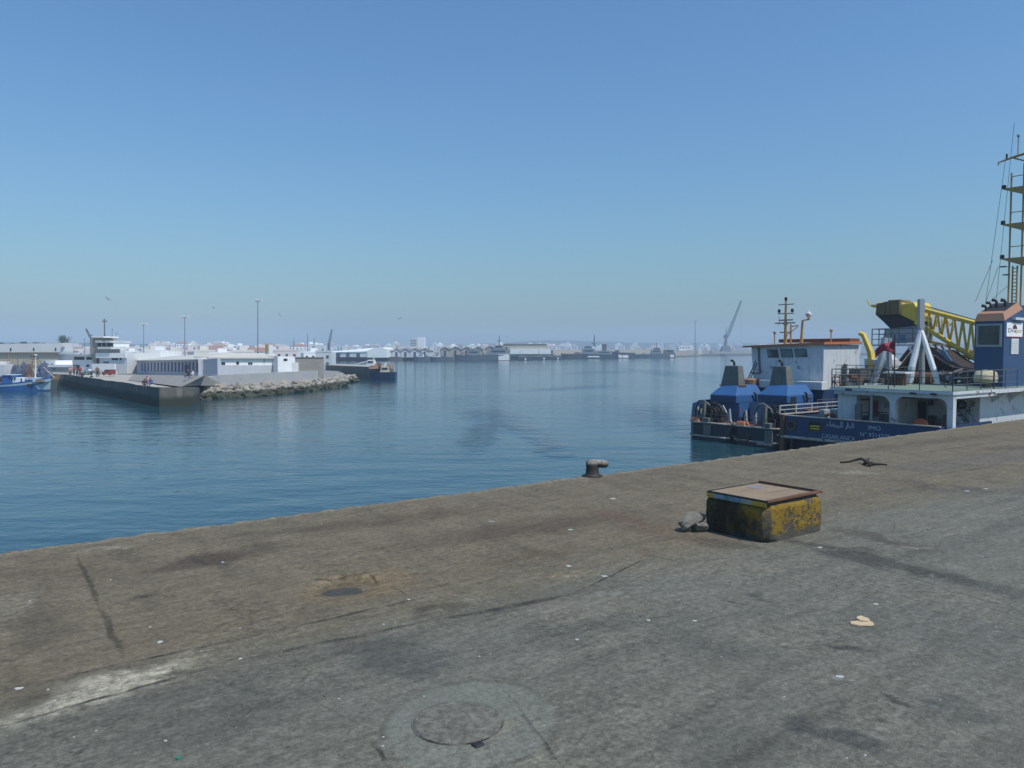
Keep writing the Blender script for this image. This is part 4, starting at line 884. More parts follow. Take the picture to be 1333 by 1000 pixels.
# signal mast near the bridge, partly out of view to starboard
ms = 15.0; mt = T(1341, 390, ms)[0]; mz = lambda py: T(1330, py, ms)[1]; tt = lambda px: T(px, 300, ms)[0]
mb = MB(S); mb.box(11.4, .3, UZ + .14, 24, 1.5, mz(405)); mb.build('bridge_house', M['white'], dr)
mb = MB(S); mb.box(11.3, .2, mz(405), 24.1, 1.6, mz(403)); mb.build('bridge_roof', M['orange_dull'], dr)
mb = MB(S); mb.bar((ms, mt, mz(405)), (ms, mt, mz(195)), .10, 8); mb.bar((ms, tt(1331), mz(405)), (ms, tt(1331), mz(213)), .055, 6); mb.bar((ms, tt(1315), mz(405)), (ms, tt(1315), mz(223)), .055, 6); mst = mb.build('signal_mast', M['mast_tan'], dr)
for i, (py, h) in enumerate(((243, 8), (290, 8), (335, 8))):
    mb = MB(S); L_, R_ = tt(1303.5), 2 * mt - tt(1303.5)
    mb.prism([(ms - .25, L_, mz(py)), (ms - .25, R_, mz(py)), (ms - .25, mt - .3, mz(py + h + 4)), (ms - .25, mt + .3, mz(py + h + 4))], (.5, 0, 0)); mb.build('spreader', M['mast_tan'], mst)
    mb = MB(S); q = tt(1305.5); mb.lathe([(.08, 0), (.13, .04), (.13, .22), (.09, .26)], (ms, q, mz(py)), 10); mb.build('signal_lamp', M['black'], mst)
    mb = MB(S); mb.bar((ms, tt(1315), mz(py - 15)), (ms, mt, mz(py - 15)), .03); mb.build('cross_rail', M['mast_tan'], mst)
mb = MB(S); mb.tube([(ms, tt(1297), mz(206.5)), (ms, tt(1315), mz(203)), (ms, mt, mz(199)), (ms, 2 * mt - tt(1297), mz(206.5))], [.04, .075, .09, .04], 6); mb.bar((ms, tt(1317), mz(204)), (ms, tt(1331), mz(210)), .05); mb.bar((ms, tt(1297.3), mz(206)), (ms, tt(1297.3), mz(210)), .04); mb.build('top_yard', M['mast_tan'], mst)
mb = MB(S); mb.bar((ms, tt(1322.5), mz(203)), (ms, tt(1322.5), mz(178)), .04); mb.lathe([(.02, 0), (.10, .06), (.10, .12), (.06, .2)], (ms, tt(1322.5), mz(178)), 8); mb.build('whip_lamp', M['grey_metal'], mst)
mb = MB(S); mb.bar((ms, tt(1308), mz(204)), (ms, tt(1308), mz(197)), .06); mb.build('yard_lamp', M['black'], mst)
mb = MB(S)
for (x0, y0, x1, y1) in ((1309, 206, 1303, 396), (1296, 336, 1290, 392), (1319, 160, 1317, 390), (1303, 347, 1304, 392), (1316, 372, 1306, 395)): mb.bar((ms - .3, tt(x0), mz(y0)), (ms - 2, tt(x1), mz(y1)), .014, 4)
mb.build('stay_wires', M['rail'], mst)
mb = MB(S)
for x in (1318, 1324): mb.bar((ms + .2, tt(x), mz(405)), (ms + .2, tt(x), mz(345)), .05)
for i in range(12): mb.bar((ms + .2, tt(1318), mz(400 - i * 4.7)), (ms + .2, tt(1324), mz(400 - i * 4.7)), .03)
mb.build('mast_ladder', M['mast_tan'], mst)
mb = MB(S)
for x0, x1, py in ((1308, 1315, 357), (1303, 1311, 346)): mb.box(ms - .2, tt(x1), mz(py), ms + .2, tt(x0), mz(py - 1.2))
mb.build('small_platform', M['rail'], mst)
mb = MB(S); mb.bar((ms, 2 * mt - tt(1331), mz(405)), (ms, 2 * mt - tt(1331), mz(213)), .055, 6); mb.build('mast_pole', M['mast_tan'], mst)

# things lying or hanging on the dredger
fl = MB(); n_ = 14
vs_ = []; fs_ = []
for i in range(n_ + 1):
    a = i / n_; x = 1164.2 - 25 * a; yt_ = 443 + 12 * a ** 1.5 + 1.2 * math.sin(a * 7); yb_ = 461 - 4 * math.sin(a * PI) + 5.5 * max(0, a - .55) * 2.2
    for j in range(5): q = j / 4; vs_.append(sp(x, yt_ + (yb_ - yt_) * q, 3 + .18 * math.sin(a * 8 + q * 2)))
for i in range(n_):
    for j in range(4): fs_.append((i * 5 + j, i * 5 + j + 1, (i + 1) * 5 + j + 1, (i + 1) * 5 + j))
fl.add(vs_, fs_); fo = fl.build('flag', M['flag'], origin=sp(1164.2, 461, 3), smooth=True); so_ = fo.modifiers.new('cloth thickness', 'SOLIDIFY'); so_.thickness = .012
tag(fo, 'faded dark red flag blowing from a staff on the dredger', 'flag')
p = S(6.6, T(1284, 492, 6.6)[0], DZ)
rb = thing('life_raft_boat', 'small cream covered boat stowed on deck beside the blue funnel', 'boat', p, AQ)
A = T(1297, 497, 6.6); B = T(1270, 497, 6.6); zc = A[1]; L_ = B[0] - A[0]; mb = MB(S); secs = []
for i in range(9):
    a = i / 8; w2 = .55 * math.sin(PI * (.12 + .8 * a)) ** .6; hh2 = .42 + .12 * math.sin(a * PI); t_ = B[0] - L_ * a
    secs.append([(6.6 + w2 * math.cos(q * PI / 6), t_, zc + .12 + hh2 * .98 * math.sin(q * PI / 6) if q <= 6 else 0) for q in range(7)] + [(6.6 - w2 * .6, t_, zc - .05), (6.6 + w2 * .6, t_, zc - .05)])
mb.loft(secs); mb.build('cover', M['cream'], rb, smooth=False)
mb = MB(S); mb.box(6.3, A[0] + .35, DZ, 6.9, A[0] + .6, zc); mb.box(6.3, B[0] - .6, DZ, 6.9, B[0] - .35, zc); mb.build('cradle', M['rail'], rb)
mb = MB(S); mb.box(6.0, A[0] + .1, zc + .1, 6.02, B[0] - .15, zc + .14); mb.build('lashing', M['wood'], rb)
t_, z_ = T(1197.5, 556, 1.6); z_ = -1.01; c = S(1.6, t_, z_)
mb = MB(); mb.lathe([(.40, 0), (.46, .3), (.48, .62), (.44, .92), (.3, 1.16), (.12, 1.26), (.01, 1.27)], c, 18); k = NB('orange buoy'); q = k.noise(5, 5); k.done(k.mix(q, (.45, .09, .03), (.68, .16, .05)), .55)
tag(mb.build('mooring_buoy', k.m, origin=c, smooth=True), 'orange buoy stored under the arch by the dark doorway', 'buoy')

# ------------------------------------------------------------------ the second vessel outside it: split hopper barge with two blue engine casings
hb = thing('hopper_barge', 'blue twin hulled barge with white wheelhouse and two grey cowled engine casings', 'ship', S(2, 14, WZ), AQ)
HB0 = 10.55
for hi_, (t0, t1, xs) in enumerate(((HB0 + .05, HB0 + 3.55, 0), (HB0 + 3.75, HB0 + 7.3, 0))):
    s0 = 2.0
    left = hi_ == 1
    W_ = t1 - t0
    pl_ = [(s0, t0 + .25, 0), (s0, t1 - .55, 0), (s0 + .45, t1, 0), (s0 + 26, t1, 0), (s0 + 26, t0, 0), (s0 + .2, t0, 0)]
    mb = MB(S); mb.prism([(a, b, -3.2) for a, b, c in pl_], (0, 0, 2.1)); hull = mb.build('hull', M['hull_dark'], hb, bevel=.05)
    mb = MB(S); mb.prism([(a + .25, b, -1.1) for a, b, c in pl_[:2]] + [(s0 + .55, t1 - .12, -1.1), (s0 + 3.2, t1 - .12, -1.1), (s0 + 3.2, t0 + .12, -1.1)], (0, 0, .05)); mb.build('stern_deck', M['rust'], hull)
    mb = MB(S)
    for z in (-1.08, -2.0):
        mb.tube([(s0 + .2, t0 - .03, z), (s0 - .06, t0 + .3, z), (s0 - .06, t1 - .5, z), (s0 + .42, t1 + .05, z), (s0 + 3, t1 + .05, z)], .06, 6)
    mb.build('rubbing_strake', M['strake'], hull)
    # side bulwarks that slope up forward
    mb = MB(S)
    if left: mb.prism([(s0 + .35, t1 - .06, -1.1), (s0 + .5, t1 - .1, .15), (s0 + 1.6, t1 - .1, .35), (s0 + 12, t1 - .1, .35), (s0 + 12, t1, -1.1)], (0, -.07, 0))
    mb.prism([(s0 + 1.9, t0 + .1, -1.1), (s0 + 2.5, t0 + .1, .3), (s0 + 12, t0 + .1, .3), (s0 + 12, t0 + .1, -1.1)], (0, .07, 0)); mb.build('bulwark', M['blue_dark'], hull)
    mb = MB(S)
    mb.prism([(s0 + .04, t0 + .4, -2.0), (s0 + .04, t0 + .7, -1.12), (s0 + .04, t1 - .9, -1.12), (s0 + .04, t1 - 1.1, -2.0)], (-.03, 0, 0)); mb.build('stern_shade_plate', M['blue_dark'], hull)  # dark blue plate that adds painted shading to the stern
    # grey tapered deck fins
    for q in (t0 + .55, t0 + W_ * .63, t1 - .55, t1 - .30)[:4 if left else 3]:
        mb = MB(S); z = -1.05; mb.prism([(s0 + .75, q - .13, z), (s0 + .75, q + .09, z), (s0 + .75, q + .03, z + .95), (s0 + .75, q - .03, z + .95)], (.16, 0, 0)); mb.build('deck_fin', M['grey_metal'], hull)
    mb = MB(S); q = t0 + W_ * .62 if left else t0 + W_ * .3; mb.box(s0 + .1, q - .11, -1.95, s0 + .3, q + .11, .25); mb.build('guide_post', M['cap_grey'], hull)
    mb = MB(S); mb.box(s0 - .12, q - .75, -2.0, s0 + .1, q - .2, -1.2); mb.box(s0 - .1, q - .6, -1.05, s0 + .4, q - .1, -.75); mb.build('hydraulic_block', M['cap_grey'], hull, bevel=.04)
    mb = MB(S); mb.box(s0 + .5, q - 1.0, -1.05, s0 + 1.3, q + .5, -.2); mb.build('coupling_gear', M['rust_dark'], hull, bevel=.08)
    # hoses looping over the coupling gear
    rr = random.Random(20 + hi_)
    mb = MB(S)
    for i in range(11):
        c_ = q - .35 + rr.uniform(-.5, .5); R = rr.uniform(.35, .65); s_ = s0 + rr.uniform(.3, 1.0)
        mb.tube([(s_, c_ + R * math.cos(a * PI / 9) * 1.15, -.65 + R * 1.5 * math.sin(a * PI / 9) * rr.uniform(.95, 1.05)) for a in range(10)], .05, 6)
    mb.build('hydraulic_hoses', M['black'], hull, smooth=True)
    mb = MB(S); mb.tube([(s0 + .35, q + .9, -.3), (s0 + .3, q + .55, .35), (s0 + .35, q + .2, .42), (s0 + .4, q - .3, .1), (s0 + .45, q - .5, -.4)], .065, 7); mb.build('hose_guard', M['cap_grey'], hull, smooth=True)
    mb = MB(S); q2 = t1 - .75; mb.frus(s0 - .1, q2 - .4, s0 + .5, q2 + .4, -1.04, s0, q2 - .3, s0 + .4, q2 + .3, -.78); mb.build('orange_pad', M['orange'], hull, bevel=.05)
    mb = MB(S); mb.bar((s0 + .8, t0 + 1.1, .1), (s0 + .8, t0 + .35, -1.0), .055); mb.build('stay_bar', M['grey_metal'], hull)
    mb = MB(S); rail(mb, [(s0 + .2, t0 + .3, -1.05), (s0 + .2, t1 - .6, -1.05)], .55, 2, 1.1, .022); mb.build('stern_rail', M['rail'], hull)
    if not left:
        mb = MB(S); mb.tube([(s0 - .1, t1 - .2, -1.75), (s0 - .12, t1 - .6, -1.9), (s0 - .12, t1 - 1.1, -2.05), (s0 - .12, t1 - 1.4, -2.0), (s0 - .12, t1 - 1.5, -1.6)], .07, 6); mb.build('hanging_chain', M['rust'], hull)
        mb = MB(S); mb.box(s0 - .15, t0 + .3, -2.15, s0 + .1, t0 + 1.4, -2.07); mb.build('boarding_step', M['strake'], hull)
    # engine casing
    s1 = 3.5
    if left: c0, c1, sB_ = T(958.5, 512, s1)[0], T(924.5, 512, s1)[0], SS(993, 505, T(958.5, 512, s1)[0])[0]
    else: c0, c1, sB_ = T(1025, 512, s1)[0], T(986, 512, s1)[0], SS(1059, 505, T(1025, 512, s1)[0])[0]
    zu = T(940 if left else 1005, 514.5, s1)[1]; zl = T(940 if left else 1005, 524, s1)[1]; ztop = T(940 if left else 1005, 501, s1 + .7)[1]
    mb = MB(S); mb.box(s1, c0, zl, sB_, c1, zu); mb.frus(s1, c0, sB_, c1, zu, s1 + .75, c0 + .45, sB_ - .1, c1 - .45, ztop)
    cas = mb.build('engine_casing', M['blue'], hb, bevel=.03)
    mb = MB(S); mb.box(s1 + .35, c0 + .004, -1.08, sB_, c1 - .3, zl); mb.build('casing_base', M['blue'], cas)
    mb = MB(S); mb.box(s1 - .012, c0 + .06, zl + .02, s1 + .01, c1 - .06, zu - .03); mb.build('casing_shade_panel', M['blue_dark'], cas)  # darker blue sheet standing in for shade on the lower front
    mb = MB(S)
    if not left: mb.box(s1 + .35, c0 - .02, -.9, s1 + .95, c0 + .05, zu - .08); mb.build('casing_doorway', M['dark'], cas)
    if not left:
        mb = MB(S); mb.box(sB_ - .7, c0 - .06, zl + .25, sB_ - .25, c0, zu - .15); mb.build('red_box', M['rust'], cas)
    mb = MB(S); sv = sB_ - 1.0; mb.tube([(sv, c0 - .15, zl), (sv, c0 - .15, zu - .1), (sv - .06, c0 - .15, zu + .12), (sv - .2, c0 - .15, zu + .16)], .07, 8); mb.build('vent_pipe', M['black'], cas, smooth=True)
    sc_ = s1 + .8
    px = (938, 962, 942.8, 959.5, 500, 476) if left else (1001, 1025, 1005, 1022, 501.5, 476.5)
    u0, u1 = T(px[1], px[4], sc_)[0], T(px[0], px[4], sc_)[0]; v0, v1 = T(px[3], px[5], sc_)[0], T(px[2], px[5], sc_)[0]
    za, zb = T(px[0], px[4], sc_)[1], T(px[2], px[5], sc_)[1]
    mb = MB(S); mb.frus(sc_, u0, sc_ + .75, u1, za - .1, sc_ + .1, v0, sc_ + .65, v1, zb); cow = mb.build('exhaust_cowl', M['cap_grey'], cas, bevel=.04)
    mb = MB(S); mb.box(sc_ - .05, u0 - .06, za - .12, sc_ + .8, u1 + .06, za - .04); mb.build('cowl_base', M['rust'], cow)
    mb = MB(S); cm = (v0 + v1) / 2; mb.tube([(sc_ + .4, cm, zb - .05), (sc_ + .4, cm, zb + .2), (sc_ + .4, cm + .08, zb + .31), (sc_ + .4, cm + .26, zb + .36)], .085, 9); mb.build('exhaust_pipe', M['black'], cow, smooth=True)
mb = MB(S); mb.box(2.5, HB0 + 3.52, -3.2, 28, HB0 + 3.78, -1.2); mb.build('hull_joint', M['hull_dark'], hb)
mb = MB(S); mb.box(7.4, HB0 + .3, -1.1, 13, HB0 + 7.0, 1.2); mb.build('bridge_platform', M['blue_dark'], hb)
# wheelhouse
ws = 7.8
w0, w1 = T(1072, 470, ws)[0], T(984, 490, ws)[0]; w1t = T(978, 452, ws)[0]; wzt = T(1030, 449, ws)[1]; wb = SS(1117, 470, w0)[0]
wb2 = SS(1100, 470, w0)[0]
mb = MB(S); mb.hexa([(ws, w0, -1.0), (wb2 + 2.0, w0, -1.0), (wb2 + 2.0, w1, -1.0), (ws, w1, -1.0), (ws, w0, wzt), (wb2 + 2.0, w0, wzt), (wb2 + 2.0, w1t, wzt), (ws, w1t, wzt)]); wh = mb.build('wheelhouse', M['white'], hb)
for x0, x1, y0, y1 in ((999, 1013, 455, 465.7), (1016.3, 1031.5, 454.3, 465.3), (1034.5, 1050.3, 454.3, 465)):
    A = T(x1, y1, ws - .03); B = T(x0, y0, ws - .03); sk = .06
    mb = MB(S); mb.prism([(ws - .05, A[0] - sk, A[1]), (ws - .05, B[0] - sk, A[1]), (ws - .05, B[0] + sk, B[1]), (ws - .05, A[0] + sk, B[1])], (.06, 0, 0)); wn_ = mb.build('window', M['rail'], wh, bevel=.02)
    mb = MB(S); i_ = .045; mb.prism([(ws - .058, A[0] - sk + i_, A[1] + i_), (ws - .058, B[0] - sk - i_, A[1] + i_), (ws - .058, B[0] + sk - i_, B[1] - i_), (ws - .058, A[0] + sk + i_, B[1] - i_)], (.02, 0, 0)); mb.build('pane', M['wheel_glass'], wn_)
A = T(1074.5, 446, ws - .25); B = T(971, 449, ws - .25); rb_ = SS(1122, 441, w0 - .2)[0]
mb = MB(S); mb.hexa([(ws - .3, w0 - .22, wzt + .01), (rb_, w0 - .22, wzt + .05), (rb_, w1t + .5, wzt - .1), (ws - .3, w1t + .55, wzt - .18), (ws - .3, w0 - .22, wzt + .17), (rb_, w0 - .22, wzt + .24), (rb_, w1t + .5, wzt + .05), (ws - .3, w1t + .55, wzt - .06)])
rf = mb.build('roof', M['orange'], wh)
mb = MB(S); mb.box(wb2 + .4, w0 - .1, wzt + .2, rb_ - .1, w1t - .2, wzt + .45); mb.build('roof_coaming', M['rust'], wh)
mb = MB(S); mb.tube([(ws - .06, T(988, 452, ws)[0], T(988, 452, ws)[1]), (ws - .06, T(990, 486, ws)[0], T(990, 486, ws)[1]), (ws - .1, T(978, 485, ws)[0], T(978, 485, ws)[1])], .065, 6); mb.build('drain_pipe', M['rail'], wh)
# sunlit port of the side, stack and recess
mb = MB(S); sx_ = SS(1101, 470, w0)[0]; mb.bar((sx_ - .4, w0 - .2, -.5), (sx_ - .4, w0 - .2, 2.9), .14, 10); mb.build('side_stack', M['rail'], wh)
mb = MB(S); mb.bar((ws + 1.4, w0 - .05, -.4), (ws + 2.3, w0 - .05, 1.9), .035); mb.bar((ws + .15, w0 - .05, -.6), (ws + .15, w0 - .05, 1.2), .03); mb.build('side_handrail', M['black'], wh)
mb = MB(S); mb.box(sx_ + .2, w0 - .9, -1, sx_ + 2.2, w0 - .02, 1.9); mb.build('side_locker', M['white'], wh)
mb = MB(S); rail(mb, [(6.3, T(1064, 520, 6.3)[0], -.3), (8.5, T(1078, 520, 8.5)[0] - .8, -.3), (11, T(1078, 520, 8.5)[0] - .8, -.3)], .9, 2, .8, .025); mb.build('side_rail', M['rail'], hb)
mb = MB(S); mb.box(6.2, w0 - 1.2, -.5, 11.5, w0 + .4, -.32); mb.build('side_platform', M['rust'], hb)
mb = MB(S); A = T(1000, 497, 7.2); mb.box(7.0, T(1070, 498, 7)[0], 1.2, 7.6, T(988, 498, 7)[0], 1.75); mb.build('deck_locker', M['offwhite'], hb, bevel=.04)
mb = MB(S); A = T(975, 494, 7); mb.lathe([(.6, 0), (.65, .35), (.5, .42)], (7.2, A[0], A[1] - .35), 14); mb.build('round_hatch', M['orange_dull'], hb)
mb = MB(); mb.bar(sp(972, 497, 7), sp(984, 470, 7), .045); mb.bar(sp(974, 499, 7), sp(986, 472, 7), .045); mb.build('access_ladder', M['rail'], hb)
# roof gear
rz_ = wzt + .1
rs = ws + 1.6
def rt(px): return T(px, 430, rs)[0]
def rzz(py): return T(1030, py, rs)[1]
mb = MB(S); q = rt(1022.5); mb.tube([(rs, q, rz_), (rs, q, rzz(415)), (rs, q, rzz(388))], [.12, .09, .06], 8); sm = mb.build('signal_mast', M['mast_tan'], hb)
for py, h0, h1, r in ((396, 1013, 1033, .035), (408, 1012, 1033, .035), (416.5, 1014, 1032, .05), (420.3, 1009, 1035, .045), (432.5, 1015, 1030, .04)):
    mb = MB(S); mb.bar((rs, rt(h0), rzz(py)), (rs, rt(h1), rzz(py)), r); mb.build('crossarm', M['rail'], sm)
for px, py in ((1014, 404.5), (1031, 404.5), (1022.5, 389)):
    mb = MB(S); mb.lathe([(.06, -.12), (.1, -.1), (.1, .1), (.07, .14)], (rs, rt(px), rzz(py)), 8); mb.build('signal_lamp', M['black'], sm)
mb = MB(S); mb.bar((rs, rt(1022.5), rzz(438)), (rs, rt(1039), rzz(425)), .03); mb.bar((rs, rt(1031), rzz(425)), (rs, rt(1039), rzz(424)), .04); mb.bar((rs + .3, rt(1026.5), rz_), (rs + .3, rt(1026.5), rzz(422)), .07); mb.bar((rs, rt(1022), rzz(424)), (rs, rt(1018), rzz(420)), .03); mb.bar((rs, rt(1023), rzz(424)), (rs, rt(1027), rzz(420)), .03); mb.build('mast_struts', M['mast_tan'], sm)
mb = MB(S); mb.bar((rs, rt(1014), rzz(423)), (rs, rt(1014), rzz(411)), .02); mb.build('whip_aerial', M['rail'], sm)
mb = MB(S); mb.tube([(rs, rt(1043.5), rz_), (rs, rt(1044.5), rzz(418)), (rs, rt(1054), rzz(416.5))], [.12, .07, .06], 7); rp = mb.build('aerial_post', M['mast_tan'], hb)
mb = MB(S); q = rt(1052.3); mb.lathe([(.08, -.28), (.1, -.15), (.2, -.04), (.225, .03), (.2, .1), (.1, .17), (.05, .18), (.05, .3), (.03, .34)], (rs, q, rzz(411)), 14); mb.build('satellite_dome', M['white'], rp, smooth=True)
for px, py in ((1008.5, 434), (1082, 431)):
    s_ = rs if px < 1050 else rs + 1.0; a = T(px, py, s_); mb = MB(S); mb.bar((s_, a[0], rz_), (s_, a[0], a[1]), .05); mb.lathe([(.07, -.06), (.12, 0), (.12, .1), (.05, .14)], (s_, a[0], a[1]), 8); mb.build('lamp_post', M['mast_tan'], hb)
# yellow davit and white tender forward
dv = 14.0
mb = MB(); mb.tube([sp(1119, 434, dv), sp(1124, 436, dv), sp(1133, 458, dv), sp(1136, 475, dv), sp(1136, 492, dv)], [.16, .22, .26, .34, .36], 6, True); mb.build('davit_arm', M['yellow'], hb)
mb = MB(S); A = T(1150, 492, dv); mb.box(11, A[0], -1, 22, T(1100, 492, dv)[0], T(1120, 480, dv)[1]); mb.build('foredeck_housing', M['rail'], hb)
p = sp(1146, 478, 14.5); td = thing('tender_boat', 'small white tender lying on deck behind the red flag', 'boat', p, AQ)
A, B = T(1168, 475, 14.5), T(1126, 475, 14.5); L_ = B[0] - A[0]; mb = MB(S); secs = []
for i in range(11):
    a = i / 10; w2 = .95 * (math.sin(PI * min(1, .25 + a * .75)) ** .5 if a < .99 else .1); t_ = A[0] + L_ * a; z = A[1] - .15 + .25 * (a - .3) ** 2
    secs.append([(14.5 - w2, t_, z + .5), (14.5 - w2 * .8, t_, z), (14.5, t_, z - .3), (14.5 + w2 * .8, t_, z), (14.5 + w2, t_, z + .5)])
mb.loft(secs); mb.build('hull', M['white'], td)
mb = MB(S); mb.frus(13.9, A[0] + .2, 15.1, A[0] + 1.9, A[1] + .3, 14.1, A[0] + .5, 14.9, A[0] + 1.6, A[1] + .75); mb.build('canopy', M['lamp'], td, bevel=.06)
mb = MB(S); mb.box(13.6, A[0] - .2, T(1146, 492, 14.5)[1], 15.4, B[0] - .4, A[1] - .3); mb.build('cradle', M['rail'], td)
# ------------------------------------------------------------------ land across the water
def dW(py): return (CAM.z - WZ) / ((py - 457) / 1000)
def wl(px, py): return gnd(px, py, WZ)
def poly_land(name, pts, z, m, label, zb=-3.3):
    mb = MB(); mb.prism([(p[0], p[1], zb) for p in pts], (0, 0, z - zb)); return tag(mb.build(name, m), label, kind='structure')
A_, B_, C_, D_ = wl(-230, 493), wl(83, 503), wl(207, 530), wl(251, 528)
RB = [wl(251, 521), wl(330, 516.3), wl(387, 511), wl(430, 505.5), wl(449, 502.5)]
TIP = wl(452, 497)
# outer part of the pier: low stone quay with a dark and a sunlit face
mb = MB(); front = [A_, B_, C_, D_]
top = -.2; n_ = 40
def lerp(a, b, q): return a + (b - a) * q
line = [lerp(A_, B_, i / 10) for i in range(10)] + [lerp(B_, C_, i / 24) for i in range(24)] + [lerp(C_, D_, i / 6) for i in range(7)]
for i in range(len(line) - 1):
    a, b = line[i], line[i + 1]
    ja, jb = [.14 * nz(p.x * .35, p.y * .2, 3) for p in (a, b)]
    bx, by = [q_ + lerp(Vector((9, 20, 0)), lerp(Vector((-3, 15, 0)), RB[0] - D_ + Vector((-.5, 4, 0)), min(1, max(0, (i + j_ - 34) / 6))), min(1, (i + j_) / 34)) for j_, q_ in ((0, a), (1, b))]
    mb.add([(a.x, a.y, -3.3), (b.x, b.y, -3.3), (b.x, b.y + .2, top + jb), (a.x, a.y + .2, top + ja), (bx.x, bx.y, -.95), (by.x, by.y, -.95)], [(0, 1, 2, 3), (3, 2, 5, 4)])
bk = RB[0] + Vector((-.5, 4, 0)); mb.add([(D_.x, D_.y, -3.3), (bk.x, bk.y, -3.3), (bk.x, bk.y, -.95), (D_.x, D_.y + .2, top + .0)], [(0, 1, 2, 3)])
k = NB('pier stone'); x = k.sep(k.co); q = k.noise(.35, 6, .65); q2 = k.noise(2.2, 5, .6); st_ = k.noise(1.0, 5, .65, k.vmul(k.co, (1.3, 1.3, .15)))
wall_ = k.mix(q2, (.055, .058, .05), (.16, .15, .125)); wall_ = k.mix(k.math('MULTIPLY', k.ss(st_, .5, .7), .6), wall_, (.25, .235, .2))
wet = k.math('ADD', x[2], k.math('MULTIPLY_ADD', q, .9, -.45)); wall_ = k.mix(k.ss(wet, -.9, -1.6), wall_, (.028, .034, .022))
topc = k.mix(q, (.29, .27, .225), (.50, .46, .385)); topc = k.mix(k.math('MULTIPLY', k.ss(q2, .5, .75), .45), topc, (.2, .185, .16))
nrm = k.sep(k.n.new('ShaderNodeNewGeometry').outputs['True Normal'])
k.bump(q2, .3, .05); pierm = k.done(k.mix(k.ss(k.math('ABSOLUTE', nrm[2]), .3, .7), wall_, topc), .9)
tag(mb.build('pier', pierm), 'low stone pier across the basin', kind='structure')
# land behind the pier and beyond
pl_ = [A_ + Vector((7.5, 21, 0)), B_ + Vector((7.5, 21, 0)), C_ + Vector((-3, 15.5, 0)), RB[0] + Vector((-1.5, 3.4, 0))] + [p + Vector((-.4, 3.4, 0)) for p in RB[1:]] + [TIP, wl(440, 490), wl(428, 489), wl(425, 482), wl(414, 470), Vector((-400, 1500, 0)), Vector((-2600, 1600, 0)), Vector((-700, 150, 0))]
poly_land('harbour_land', pl_, -1.0, M['asphalt'], 'flat harbour ground behind the pier')
fs = [(414, 469.4), (520, 469.5), (600, 468.6), (682, 467.4), (760, 466.2), (820, 465.3), (862, 464.8)]
fp = [wl(*p) for p in fs] + [wl(876, 464.3), wl(900, 463.6), wl(985, 462.8), wl(1120, 462.2), wl(1500, 462)]
poly_land('far_quay', fp + [Vector((1500, 3000, 0)), Vector((-600, 3000, 0)), Vector((-150, 1200, 0))], .1, M['far_wall'], 'far quay and flat shore')
# distant hills and tree belts (ridge lines with real depth)
def ridge(name, Y, depth, pts, m, label, seed, bumps=1.0, step=6):
    vs_ = []; fs_ = []; xs_ = []
    x = pts[0][0]
    while x <= pts[-1][0]: xs_.append(x); x += step
    rows = 6
    for i, px in enumerate(xs_):
        for (xa, ya), (xb, yb) in zip(pts, pts[1:]):
            if xa <= px <= xb: py = ya + (yb - ya) * (px - xa) / (xb - xa); break
        h = at(px, py, Y).z + bumps * Y / 1000 * (1.2 * nz(px * .09, seed) + .9 * nz(px * .31, seed + 4))
        for r in range(rows):
            q = r / (rows - 1); c = at(px, 457, Y + depth * (q - .5)); vs_.append((c.x, c.y, -1.2 + (h + 1.2) * math.sin(PI * q) ** .6))
    for i in range(len(xs_) - 1):
        for r in range(rows - 1): a = i * rows + r; fs_.append((a, a + 1, a + rows + 1, a + rows))
    mb = MB(); mb.add(vs_, fs_); return tag(mb.build(name, m, smooth=True), label, kind='structure')
ridge('hills', 2400, 500, [(560, 449), (640, 447), (672, 445.5), (690, 443.5), (730, 443), (780, 444.5), (830, 446), (900, 446), (1000, 447), (1150, 447), (1500, 448)], M['far_trees'], 'low hazy hills behind the town', 1)
ridge('far_ridge', 1500, 300, [(-220, 443), (0, 445), (40, 446), (110, 446), (160, 447), (200, 449), (330, 450), (430, 452), (560, 451), (650, 450)], M['far_trees'], 'low wooded ridge behind the town', 7)
tag(bpy.data.objects['far_ridge'], kind='structure')

